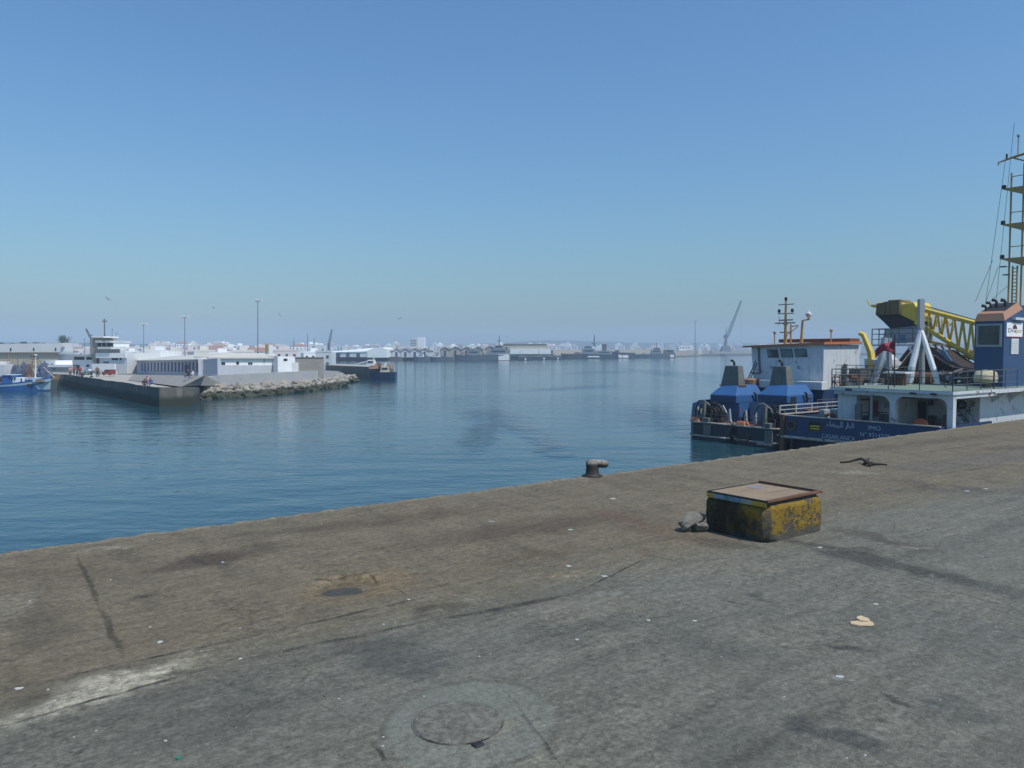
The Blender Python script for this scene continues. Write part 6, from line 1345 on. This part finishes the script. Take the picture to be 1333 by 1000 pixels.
for i in range(34):
    px = rr.uniform(85, 190); Y = rr.uniform(420, 900); k_ = rr.choice((2, 5, 0, 3, 0, 1, 4)); pyt = 459 - (Y - 420) / 480 * 8 + rr.uniform(-1.5, 1.5)
    put_house(k_, px, pyt, Y, 'small red roofed house of the far left suburb' if k_ in (2, 5) else 'small pale house of the far left suburb', 'red roofed houses of the far suburb' if k_ in (2, 5) else 'pale houses of the far suburb')
for i in range(46):
    px = rr.uniform(430, 720); Y = rr.uniform(900, 1350); k_ = rr.choice((0, 1, 3, 4, 0)); pyt = 452.5 - (Y - 900) / 450 * 4 + rr.uniform(-1.5, 1.5)
    put_house(k_, px, pyt, Y, 'faint pale building of the skyline behind the far sheds', 'pale skyline buildings behind the sheds', 1.3)
for i in range(64):
    px = rr.uniform(690, 1000); Y = rr.uniform(1400, 2000); k_ = rr.choice((0, 1, 3, 4, 4)); pyt = 454 - (Y - 1400) / 600 * 6 + rr.uniform(-1.2, 1.2)
    put_house(k_, px, pyt, Y, 'faint pale building of the far hazy town at right', 'faint buildings of the far town', 1.7)
f = Facade('hotel_block', 'white slab block standing out above the far gabled sheds', 'building', 533, 900, 552, 900, zb=.1)
f.wall(533, 440.5, 543, 440, M['offwhite'], 16); f.wall(543.3, 439, 552, 439, M['whitewash'], 16, 'tall_wing')
for j in range(4): f.part('window_band', M['glass'], 534, 442.4 + j * 2.2, 542, 443.3 + j * 2.2, .1)
# tree clump on the left skyline, distant trees as leafy crowns
def far_tree(px, pyt, pyb, wpx, Y, lb, n=900):
    p = at(px, 460, Y); top = at(px, pyt, Y).z; bot = at(px, pyb, Y).z; w_ = wpx * Y / 2000; t = thing('skyline_tree', lb, 'tree', (p.x, p.y, -1)); q = random.Random(int(px * 7)); mb = MB()
    cs = [(q.uniform(-.6, .6), q.uniform(-.6, .6), q.uniform(.2, .8)) for _ in range(6)]
    for i in range(n):
        c0 = cs[i % 6]; v = Vector((q.gauss(0, .3), q.gauss(0, .3), q.gauss(0, .17)))
        c = Vector((p.x + (c0[0] + v.x) * w_, p.y + (c0[1] + v.y) * w_, bot + (top - bot) * min(1, max(0, c0[2] + v.z)))); r = w_ * q.uniform(.08, .17)
        d = Vector((q.uniform(-1, 1), q.uniform(-1, 1), q.uniform(-1, 1))) * r; e2 = Vector((q.uniform(-1, 1), q.uniform(-1, 1), q.uniform(-1, 1))) * r
        mb.add([c - d, c + e2, c + d, c - e2], [(0, 1, 2, 3)])
    mb.build('crown', M['foliage'], t); mb = MB()
    for a in (-.2, .15): mb.tube([(p.x + a * w_, p.y, -1), (p.x + a * w_ * 2, p.y, (bot + top) / 2)], [.5, .2], 5, True)
    mb.build('trunk', M['wood'], t)
far_tree(84, 437, 449, 12, 420, 'large dark tree clump above the end of the pale warehouse')
for i, (px, a, b, c) in enumerate(((34, 445.3, 450, 10), (48, 446, 450, 9), (18, 447, 450, 9), (60, 446.3, 450, 8), (2, 446.5, 450, 10))): far_tree(px, a, b, c, 500, ('dark tree showing above the pale warehouse roof, %s' % ('tallest and broadest of them', 'right of the tallest', 'left of the tallest', 'nearest the big tree clump', 'at the left edge')[i]), 420)
# ------------------------------------------------------------------ far quay sheds
f = Facade('long_shed', 'long white shed with a low curved roof on the far quay', 'shed', 418, 476, 497, 476, zb=0)
f.wall(419, 459, 478, 459, M['offwhite'], 40)
a, b, c, d = f.hit(417.5, 459.2), f.hit(478, 457.3), f.hit(500, 452.6), f.hit(452, 454)
MB().add([a + f.n * .6, b + f.n * .6, f.hit(496.5, 451.9) - f.n * 20, f.hit(470, 452.4) - f.n * 45, f.hit(424, 456.4) - f.n * 45], [(0, 1, 2, 3, 4)]).build('roof', M['whitewash'], f.root)
MB().prism([f.hit(477.5, 465.6), f.hit(477.5, 457.2), f.hit(488, 452.6), f.hit(498, 452.4), f.hit(503, 454.5), f.hit(503, 465.6)], -f.n * 30).build('gable_wall', M['whitewash'], f.root)
for x0, x1 in ((424, 428.3), (437.5, 443), (450.5, 455), (464, 468.6)): f.part('door', M['door_blue'], x0, 459.8, x1, 465.5, .1)
gab = [(489, 501.5, 454.9), (499.5, 510, 454.9), (510.5, 521.5, 454.5), (522, 533.5, 454.3), (534, 546, 453.9), (546.5, 559, 453.9), (573, 585.5, 452.4), (585.5, 600, 451.8), (600.5, 614, 452.2), (616, 628, 452), (631, 645, 451)]
gl = ['leftmost gabled shed, next to the long white shed', 'second gabled shed along from the long white shed', 'third gabled shed along from the long white shed', 'fourth gabled shed along from the long white shed', 'fifth gabled shed of the far quay, under the white slab block', 'last gabled shed before the small grey boats',
      'gabled shed just right of the small grey boats', 'tall gabled shed behind the bow of the grey patrol ship', 'gabled shed behind the front half of the grey patrol ship', 'gabled shed behind the middle of the grey patrol ship', 'gabled shed behind the mast of the grey patrol ship']
for (x0, x1, yp), lb in zip(gab, gl):
    ye = yp + 3.7; xm = (x0 + x1) / 2
    f = Facade('gabled_shed', lb, 'shed', x0, 490, x1, 490, 'gabled sheds along the far quay', zb=0)
    MB().prism([f.hit(x0, 465.3), f.hit(x1, 465.3), f.hit(x1, ye), f.hit(xm, yp + .5), f.hit(x0, ye)], -f.n * 25).build('wall', M['offwhite'] if x0 < 560 else M['tan'], f.root)
    a, b, c = f.hit(x0 - .5, ye + .2) + f.n * .4, f.hit(xm, yp) + f.n * .4, f.hit(x1 + .5, ye + .2) + f.n * .4; v = -f.n * 26; u_ = Vector((0, 0, .35))
    MB().add([a, b, b + v, a + v, c, c + v] + [p + u_ for p in (a, b, b + v, a + v, c, c + v)], [(0, 1, 2, 3), (1, 4, 5, 2), (6, 7, 8, 9), (7, 10, 11, 8), (0, 1, 7, 6), (1, 4, 10, 7)]).build('roof', M['brown_roof'], f.root)
    f.part('door', M['door_blue'], xm - 1.5, ye + .3, xm + 1.4, 464.6, .08)
f = Facade('tan_warehouse', 'long low tan warehouse behind a white wall on the far quay', 'warehouse', 655, 560, 717, 560, zb=0)
f.wall(655, 448.2, 712, 448, M['tan'], 20); f.part('white_wall', M['whitewash'], 664, 454.2, 717, 461, 2, 0); f.part('dark_roof', M['brown_roof'], 655, 447.6, 712.4, 448.6, .4, 20)
f = Facade('low_tan_shed', 'low tan quayside shed behind the dark grey warship', 'shed', 718, 650, 880, 760, zb=0); f.wall(720, 455.5, 880, 455, M['tan'], 12)
f = Facade('white_house', 'small white building with dark windows on the rocky breakwater', 'building', 884, 930, 902, 930, zb=.1); f.wall(884, 450.3, 902, 450.3, M['whitewash'], 8); f.wall(908.5, 452, 914, 452, M['offwhite'], 6, 'annexe')
for x in (885.5, 889, 892.5, 896): f.part('window', M['glass'], x, 452, x + 1.8, 453.6, .1)
# breakwater rocks at the right
rr = random.Random(8); mb = MB()
for i in range(1500):
    q = rr.random(); px = 866 + 150 * q; pw = 465.2 - 2.6 * min(1, q * 2); p = wl(px, pw); u_ = rr.random(); z = -2.3 + 7.5 * u_ * (.55 + .45 * min(1, q * 3)); r = rr.uniform(.9, 2.0)
    p = p + Vector((0, 26 * u_, 0)); a = rr.uniform(0, 3); ca, sa = math.cos(a) * r, math.sin(a) * r
    mb.add([(p.x - ca, p.y - sa, z - r * .6), (p.x + sa, p.y - ca, z - r * .6), (p.x + ca, p.y + sa, z - r * .6), (p.x - sa, p.y + ca, z - r * .6), (p.x + rr.uniform(-.4, .4) * r, p.y - .3 * r, z + r * .7)], [(0, 1, 4), (1, 2, 4), (2, 3, 4), (3, 0, 4)])
tag(mb.build('breakwater_rocks', ROCK), 'long pale rock breakwater at the far right of the harbour', kind='stuff')
mb = MB(); pts = [wl(862, 465.2), wl(880, 464.2), wl(905, 463.4), wl(985, 462.7), wl(1120, 462.2)]
mb.prism([(p.x, p.y + 14, -3.2) for p in pts] + [(p.x, p.y + 60, -3.2) for p in pts[::-1]], (0, 0, 7.2)); tag(mb.build('breakwater', M['concrete']), 'raised breakwater bank', kind='structure')
# harbour cranes and far masts
Y = 980; b0 = at(944.5, 454, Y); b0.z = 3; t = thing('harbour_crane', 'tall grey harbour crane with a raised lattice jib on the breakwater', 'crane', b0)
MB().frus(b0.x - 6, b0.y - 5, b0.x + 6, b0.y + 5, 3, b0.x - 4, b0.y - 4, b0.x + 4, b0.y + 4, at(944, 450.5, Y).z).build('base', M['crane_grey'], t)
MB().tube([at(944.5, 451, Y), at(945.5, 436, Y)], [2.2, 1.4], 8, True).build('tower', M['crane_grey'], t)
MB().prism([at(942.5, 440, Y), at(948, 440, Y), at(948, 436.5, Y), at(943.5, 436, Y)], (0, 4, 0)).build('cab', M['crane_grey'], t)
mb = MB(); q0, q1 = at(947, 438, Y), at(964.5, 392.5, Y); lattice(mb, q0, q1, 1.6, .7, 14, .33); mb.build('jib', M['crane_grey'], t)
MB().bar(at(945.5, 428.5, Y), at(944.5, 440, Y), .5).bar(at(945.5, 428.5, Y), at(956, 414, Y), .16).build('back_mast', M['crane_grey'], t); MB().bar(q1, at(964.7, 440, Y), .1).build('hoist_cable', M['crane_grey'], t)
MB().prism([at(963.8, 394, Y), at(965.4, 394, Y), at(965.2, 391.3, Y), at(964, 391.3, Y)], (0, 1.2, 0)).build('jib_head', M['crane_grey'], t)
lamp_post(905, 418, 900, 'very tall slender mast lamp on the rocky breakwater', .55, None)
Y = 520; b0 = at(428.5, 462, Y); b0.z = 0; t = thing('jib_crane', 'thin hazy jib crane standing behind the long white shed', 'crane', b0); MB().bar(b0, at(428.3, 447, Y), 1.0).build('tower', M['crane_grey'], t); lattice(MB(), at(428.2, 449, Y), at(432, 429, Y), .7, .35, 8, .16).build('jib', M['crane_grey'], t)
# ------------------------------------------------------------------ grey naval ships and small craft
def ship(name, lb, x0, x1, yd0, yd1, yw, m, parts, Y=None, beam=8, bow='left', group=None, stern=None, sup=None):
    Y = Y or dW(yw + .35); a, b = at(x0, yw, Y), at(x1, yw, Y); t = thing(name, lb, 'ship' if (x1 - x0) > 25 else 'boat', ((a.x + b.x) / 2, Y, WZ), 0, group)
    z0, z1 = at(x0, yd0, Y).z, at(x1, yd1, Y).z; L = b.x - a.x; secs = []
    n_ = 12
    for i in range(n_ + 1):
        q = i / n_; s_ = q if bow == 'left' else 1 - q
        w_ = beam / 2 * min(1, (s_ * 3.2 + .02)) ** .6 * (1 if s_ < .85 else .92); zt_ = z0 + (z1 - z0) * q + (.12 * (z0 - WZ) * max(0, 1 - s_ * 4)); x = a.x + L * q; xl = x + (L * .05 * (1 - min(1, s_ * 6)) if bow == 'left' else -L * .05 * (1 - min(1, s_ * 6)))
        secs.append([(x, Y - w_, zt_), (xl, Y - w_ * .8, -2.2), (xl, Y - w_ * .6, -3.1), (xl, Y + w_ * .6, -3.1), (xl, Y + w_ * .8, -2.2), (x, Y + w_, zt_)])
    MB().loft(secs).build('hull', m, t)
    for nm, mm, px0, py0, px1, py1, w_, tp in parts:
        c = at(px0, py1, Y); d = at(px1, py0, Y)
        if nm in ('mast', 'gun', 'aerial', 'boom'): o = MB().tube([at(px0, py1, Y), at(px1, py0, Y)], [max(.12, w_), max(.1, w_ * .5)], 6, True).build(nm, mm, t)
        else:
            i_ = (d.x - c.x) * tp; o = MB().frus(c.x, Y - w_, d.x, Y + w_, c.z, c.x + i_, Y - w_ * .85, d.x - i_, Y + w_ * .85, d.z).build(nm, mm, t)
            if nm in ('superstructure', 'bridge') and (px1 - px0) > 5: e_ = (d.x - c.x); MB().box(c.x + e_ * .2, Y - w_ - .05, d.z - (d.z - c.z) * .42, d.x - e_ * .2, Y - w_ * .8, d.z - (d.z - c.z) * .2).build('window_band', M['glass'], o)
    return t
NV, ND, WH = M['navy'], M['navy_dark'], M['offwhite']
ship('patrol_ship', 'long pale grey patrol ship with a white stern block', 590, 665, 462.6, 461.6, 469.2, NV, [('superstructure', NV, 608, 456.5, 626, 462.2, 3, .08), ('bridge', NV, 612, 454.3, 620, 456.6, 2.4, .1), ('superstructure', NV, 634, 455, 664, 461.8, 3.2, .04), ('bridge', NV, 643, 449.5, 656, 455, 2.6, .1), ('mast', ND, 650, 437, 650, 450, .35, 0), ('aerial', ND, 646.5, 444, 653.5, 444, .2, 0), ('funnel', ND, 657, 452, 661, 456, 1.5, .15), ('gun', ND, 599, 458.6, 605, 461.2, .3, 0), ('stern_block', WH, 649, 461.2, 663, 469, 4.3, 0), ('aerial', ND, 625.8, 446.5, 626, 456.6, .15, 0)], beam=8)
for i, (x0, x1, yd, yw, m, lb) in enumerate(((538, 559, 464.5, 470, NV, 'small grey workboat left of the other grey workboat'), (559, 590, 464.8, 469.8, NV, 'grey workboat moored just ahead of the patrol ship'))):
    ship('workboat', lb, x0, x1, yd, yd, yw, m, [('superstructure', WH, x0 + 6, yd - 3.2, x0 + 14, yd + .2, 1.8, .06), ('bridge', NV, x0 + 8, yd - 5.4, x0 + 12.5, yd - 3, 1.4, .1), ('mast', ND, x0 + 10, yd - 12, x0 + 10, yd - 5, .14, 0), ('aerial', ND, x0 + 15.5, yd - 8, x0 + 15, yd, .1, 0), ('deck_crate', ND, x0 + 15, yd - 1.8, x0 + 19, yd + .2, 1.5, .1)], beam=5)
for i, (x0, x1, yd, yw, lb) in enumerate(((666, 694, 465, 468.6, 'low dark launch behind the stern of the patrol ship'), (690, 712, 464.6, 468.2, 'low dark launch in mid harbour with white hull marks'), (708, 732, 464.4, 467.8, 'dark launch just left of the dark barge'))):
    ship('launch', lb, x0, x1, yd, yd - .2, yw, ND, [('superstructure', NV, x0 + 9, yd - 2.6, x0 + 15, yd + .1, 1.8, .1), ('mast', ND, x0 + 11, yd - 9, x0 + 11, yd - 2, .16, 0), ('white_fender', WH, x0 + 17, yd + .4, x0 + 19, yw - .3, 2.6, 0), ('aerial', ND, x0 + 14, yd - 5, x0 + 14, yd - 1, .1, 0)], beam=5)
ship('barge', 'flat dark barge left of the dark grey warship', 730, 757, 460.8, 460.6, 466.8, M['wall_dark'], [('deck_house', ND, 748, 458.6, 755, 461, 2.5, .05)], beam=7)
ship('warship', 'dark grey warship with a raked mast and black topped funnel', 748, 800, 460.6, 461.6, 466.4, ND, [('superstructure', NV, 757, 454.5, 775, 461.3, 3.4, .06), ('bridge', NV, 760, 450.5, 771, 454.6, 2.6, .12), ('mast', ND, 773, 435.5, 774, 451, .6, 0), ('aerial', ND, 770, 447, 777, 447, .3, 0), ('mast', ND, 776, 446, 773, 452, .5, 0), ('superstructure', NV, 775, 457, 797, 461.6, 3.2, .05), ('funnel', ND, 783.5, 450, 789.5, 458, 2, .1), ('funnel_cap', M['black'], 783, 448.3, 790, 450.3, 2.1, .1), ('gun', ND, 750.5, 458.8, 756, 460.4, .4, 0), ('white_boat', WH, 764, 462.4, 780, 465, 4.4, .15)], beam=9)
ship('supply_ship', 'grey vessel with two white stern doors beside the warship', 796, 826, 458.5, 459.5, 466.2, ND, [('white_door', WH, 804.2, 461, 809, 465.8, 4.6, 0), ('white_door', WH, 809.6, 461, 817, 465.8, 4.6, 0), ('superstructure', NV, 800, 455.8, 806, 459.6, 2.5, .1), ('mast', ND, 806, 451, 806, 457, .25, 0)], beam=9)
ship('corvette', 'long low grey corvette near the rocky breakwater', 824, 878, 461.8, 459.8, 465.6, NV, [('superstructure', NV, 847, 455.5, 861, 461, 3.2, .1), ('bridge', ND, 851, 453, 859, 456, 2.4, .1), ('mast', ND, 855, 446, 855, 454, .4, 0), ('superstructure', ND, 864, 455.5, 877, 460.6, 3, .05), ('mast', ND, 870, 450, 870, 456, .3, 0), ('gun', ND, 836, 459.4, 842, 461, .35, 0), ('white_boat', WH, 871, 462, 876, 465, 4.8, .1)], beam=9)
# dark blue boat behind the second pier
Yb = 168; t = ship('trawler', 'trawler with a dark blue stern and orange cabin behind the short pier', 480, 515.5, 484.6, 484.2, 493.4, M['hull_blue'], [('superstructure', M['cream'], 496, 477, 508, 485, 1.2, .1), ('deck_gear', M['orange_dull'], 481, 473.5, 494, 480, 1.2, .2), ('bridge', WH, 478, 468.5, 489, 476, 1.2, .15), ('gantry', WH, 501, 472, 503, 481, .8, .1), ('deck_gear', M['wood'], 502, 474.5, 511, 480, 1, .3), ('mast', WH, 486, 462, 487, 472, .07, 0), ('boom', WH, 462, 470, 480, 475, .12, 0), ('net_heap', M['net_brown'], 489, 472, 497, 478, 1, .3)], Y=165, beam=4)
ship('white_boat', 'small white motor boat beyond the second pier', 452, 466, 478, 477.4, 480.5, WH, [('superstructure', WH, 457, 475.6, 462, 478, .8, .1)], Y=215, beam=2.5)
# ------------------------------------------------------------------ fishing boats at the left
def fishing_boat(lb, xs, xb, Y, m, mband, mtop, h=1.0, cab=True, seed=1, beam=3.4, bowz=1.2):
    a, b = at(xs, 505, Y), at(xb, 495, Y); L = b.x - a.x; t = thing('fishing_boat', lb, 'boat', ((a.x + b.x) / 2, Y, WZ))
    def sec(q, zt_, zb_, o=0):
        w_ = beam / 2 * (1 if q < .45 else max(.02, 1 - ((q - .45) / .55) ** 2.1)); w0 = w_ * .8 if q < .6 else w_ * (.8 - .5 * (q - .6))
        x1 = a.x + L * q; x0 = a.x + L * q - (L * .07 * max(0, (q - .6) / .4))
        return x0, x1, w0 + o, w_ + o
    def sheer(q): return -1.15 * h + (h - 1) * .0 + .35 * (1 - q) ** 2 * .4 + bowz * max(0, (q - .35) / .65) ** 2
    def shell(lo, hi, o, cap=True):
        secs = []
        for i in range(17):
            q = i / 16; zt_ = sheer(q); z0 = -2.9 + (zt_ + 2.9) * lo; z1 = -2.9 + (zt_ + 2.9) * hi; x0, x1, w0, w1 = sec(q, 0, 0, o)
            f0, f1 = lo, hi; xa, xb_ = x0 + (x1 - x0) * f0, x0 + (x1 - x0) * f1; wa, wb_ = w0 + (w1 - w0) * f0, w0 + (w1 - w0) * f1
            secs.append([(xa, Y - wa, z0), (xb_, Y - wb_, z1), (xb_, Y + wb_, z1), (xa, Y + wa, z0)])
        return MB().loft(secs)
    shell(0, .72, 0).build('hull', m, t); shell(.70, .86, .02).build('white_band', mband, t); shell(.85, .96, .03).build('gunwale', mtop, t)
    secs = []
    for i in range(15):
        q = i / 16 + .02; x0, x1, w0, w1 = sec(q, 0, 0); secs.append([(x1, Y - w1 * .96, sheer(q) - .1), (x1, Y + w1 * .96, sheer(q) - .1), (x1, Y + w1 * .9, sheer(q) - .2), (x1, Y - w1 * .9, sheer(q) - .2)])
    MB().loft(secs).build('deck', M['wood'], t)
    return t, a, L, sheer
t, a, L, shr = fishing_boat('nearest blue fishing boat with a white band and pale bow', -42, 68, 118, M['boat_blue'], M['boat_pale'], M['boat_blue'])
Yb = 118
def bx_(t, nm, m, x0, y0, x1, y1, w_, Y, bev=.03): c, d = at(x0, y1, Y), at(x1, y0, Y); return MB().box(c.x, Y - w_, c.z, d.x, Y + w_, d.z).build(nm, m, t, bevel=bev)
MB().prism([at(50, 507, Yb - 1.3), at(46, 501.5, Yb - 1.62), at(56, 499, Yb - 1.5), at(66, 496.5, Yb - .7), at(65, 507, Yb - .5)], (0, .06, 0)).build('pale_bow_panel', M['boat_pale'], t)
cb = bx_(t, 'cabin', M['boat_blue'], 9, 488.5, 21, 501, 1.1, Yb)
for x in (11, 14.5, 18): MB().prism([at(x, 494, Yb - 1.13), at(x + 2.2, 494, Yb - 1.13), at(x + 2.2, 491.4, Yb - 1.13), at(x, 491.4, Yb - 1.13)], (0, .05, 0)).build('window', M['glass'], cb)
bx_(t, 'cabin_roof', M['boat_pale'], 8, 487.4, 22, 488.6, 1.25, Yb)
w2 = bx_(t, 'wheelhouse', M['whitewash'], 22, 491.5, 31.5, 500.5, 1.0, Yb); MB().prism([at(26.8, 499.5, Yb - 1.03), at(28.4, 499.5, Yb - 1.03), at(28.4, 492.5, Yb - 1.03), at(26.8, 492.5, Yb - 1.03)], (0, .05, 0)).build('door', M['dark'], w2)
MB().tube([at(46, 498, Yb), at(46.5, 463, Yb)], [.11, .06], 7, True).build('mast', M['whitewash'], t)
MB().tube([at(57, 478, Yb), at(71, 492, Yb)], .06, 6, True).build('bow_boom', M['cream'], t)
MB().tube([at(20, 486, Yb), at(20.3, 478, Yb)], .05, 5, True).build('aerial', M['rail'], t)
MB().tube([at(36.5, 503.5, Yb - 1.72), at(36.5, 500.3, Yb - 1.72), at(39.5, 500.3, Yb - 1.72), at(39.5, 503.5, Yb - 1.72), at(36.5, 503.5, Yb - 1.72)], .13, 7, True).build('tyre_fender', M['black'], t)
bx_(t, 'fish_boxes', M['boat_pale'], 41, 491.5, 51, 494.5, .9, Yb); bx_(t, 'deck_gear', M['wood'], 49, 494, 60, 497, .9, Yb)
rr = random.Random(77)
for i in range(16):
    x = rr.uniform(-2, 60); y = rr.uniform(494, 499) - max(0, (x - 40) * .12); w_ = rr.uniform(1.2, 3.4); h_ = rr.uniform(1, 3.5); bx_(t, rr.choice(['fish_boxes', 'deck_gear', 'float_bin']), M[rr.choice(['boat_pale', 'wood', 'orange_dull', 'blue', 'whitewash', 'net_brown', 'rail', 'boat_red'])], x, y - h_, x + w_, y, rr.uniform(.2, .5), Yb + rr.uniform(-1, 1), .03)
for x0, y0, x1, y1 in ((46.4, 464, 68, 490), (46.4, 464, 4, 488), (46.3, 470, 21, 487.5), (46.4, 466, 60, 494)): MB().bar(at(x0, y0, Yb), at(x1, y1, Yb), .02, 4).build('rigging', M['rail'], t)
MB().bar(at(43, 467.5, Yb), at(50, 467.5, Yb), .05).build('crosstree', M['black'], t)
MB().lathe([(.22, 0), (.25, .1), (.15, .22)], at(46.4, 463.2, Yb), 8).build('mast_light', M['lamp'], t)
t2, *_ = fishing_boat('dull green fishing boat with its bow beyond the blue one', -30, 79.5, 124, M['boat_green'], M['wood'], M['wood'], bowz=1.35); MB().tube([at(42, 495, 124), at(42.5, 459, 124)], [.12, .06], 7, True).build('mast', M['wood'], t2); MB().tube([at(42.4, 466, 124), at(64, 488, 124)], .05, 5, True).build('derrick', M['wood'], t2)
MB().bar(at(39, 464, 124), at(46, 464, 124), .07).build('crosstree', M['black'], t2)
bx_(t2, 'wheelhouse', M['offwhite'], 2, 474.5, 12, 490, 1.1, 124)
t3, *_ = fishing_boat('red fishing boat at the left edge of the view', -70, 20, 131, M['boat_red'], M['boat_red'], M['wood'], bowz=.6)
bx_(t3, 'cabin', M['boat_red'], -8, 476, 8.5, 487, 1.1, 129); bx_(t3, 'cabin_roof', M['whitewash'], -10, 471, 7, 474.5, 1.3, 130); MB().bar(at(14, 492, 131), at(11, 462, 131), .09).build('mast', M['wood'], t3); MB().bar(at(24, 490, 131), at(23, 467, 131), .08).build('net_boom', M['wood'], t3)
bx_(t3, 'foredeck_awning', M['orange_dull'], 22, 483.5, 33, 487.5, .9, 127)
def heap(px0, px1, pyt, pyb, Y, m, lb, seed):
    a, b, tp = at(px0, pyb, Y), at(px1, pyb, Y), at(px0, pyt, Y); bm = bmesh.new(); bmesh.ops.create_icosphere(bm, subdivisions=4, radius=1); W, H = (b.x - a.x) / 2, tp.z - a.z; vs_ = []
    for v in bm.verts:
        c = v.co; d = 1 + .30 * nz(c.x * 1.9 + seed, c.y * 1.6, c.z * 1.7) + .20 * nz(c.x * 5 + seed, c.y * 5, c.z * 4) + .12 * nz(c.x * 12 + seed, c.y * 12, c.z * 12); taper = 1 - .2 * max(0, c.z)
        vs_.append(((a.x + b.x) / 2 + c.x * W * d * taper, Y + c.y * W * .7 * d, a.z + H * max(0, (c.z * d + .35) / 1.4)))
    mb = MB(); mb.add(vs_, [tuple(v.index for v in f.verts) for f in bm.faces]); bm.free(); tag(mb.build('net_heap', m, origin=((a.x + b.x) / 2, Y, a.z)), lb, 'fishing net')
heap(49, 67, 472.5, 494, 120, M['net_blue'], 'tall blue fishing net heap nearest the bow of the blue boat', 1); heap(32, 44, 474, 496, 121.5, M['net_brown'], 'brown fishing net heap hung by the white mast', 5)
heap(27, 38, 471, 492, 122.5, M['net_blue'], 'blue fishing net heap rising left of the brown net', 9); heap(15, 27, 474.5, 490, 123.5, M['net_blue'], 'dusty blue net heap behind the white wheelhouse', 14); heap(7, 16, 474, 488, 125, M['net_brown'], 'brown net heap behind the blue cabin', 19); heap(36.5, 42, 489, 499, 118.6, M['terracotta'], 'small rust red net pile on the deck of the blue boat', 24)
mb = MB(); rr = random.Random(4)
for x, y, Y in ((6, 468, 130), (9.5, 464, 129), (16, 463, 126), (18.5, 472, 127), (24, 473, 126), (31, 465, 125), (36, 469, 124.5), (40.5, 467, 123.5), (53, 469.5, 123)):
    o = MB().tube([at(x + rr.uniform(-1, 1), 490, Y), at(x, y, Y)], [.07, .03], 5, True).build('boat_pole', M['wood'], origin=at(x, 490, Y)); tag(o, 'thin wooden pole upright among the fishing nets', 'pole', 'poles standing in the fishing boats')
# ------------------------------------------------------------------ gulls
def gull(px, py, Y, s, bank, lb):
    p = at(px, py, Y); t = thing('gull', lb, 'bird', p, rr.uniform(0, 6)); t.rotation_euler = (bank, 0, t.rotation_euler[2]); fr = lambda x, y, z: p + Vector((x, y, z)) * s
    m_ = Matrix.Translation(p) @ t.rotation_euler.to_matrix().to_4x4()
    fr = lambda x, y, z: m_ @ (Vector((x, y, z)) * s)
    MB(fr).tube([(-.24, 0, 0), (-.14, 0, .01), (0, 0, .02), (.13, 0, .03), (.2, 0, .04), (.26, 0, .03)], [.015, .05, .075, .055, .045, .01], 8).build('body', M['gull'], t)
    for q in (-1, 1): MB(fr).prism([(.08, q * .04, .05), (.10, q * .28, .14), (-.02, q * .66, .06), (-.06, q * .64, .06), (-.06, q * .28, .13), (-.08, q * .04, .05)], (0, 0, .012)).build('wing', M['gull'], t)
for px, py, Y, s, bk, lb in ((140.5, 389.5, 70, 1.1, .5, 'gull banking high above the control tower'), (278, 401, 95, 1.0, .2, 'gull flying between the two tall lamp posts'), (364, 410, 110, 1.0, 1.1, 'gull flying right of the tallest lamp post'), (520.5, 415, 120, 1.2, -.3, 'gull flying over the far gabled sheds'), (660, 438, 170, 1.2, .2, 'gull low over the grey patrol ship')): gull(px, py, Y, s * .55, bk, lb)
# unused house prototypes would stand at the origin: remove them
for i, h in enumerate(HP):
    if i not in used:
        for ch in KIDS[h]: bpy.data.objects.remove(ch)
        bpy.data.objects.remove(h)
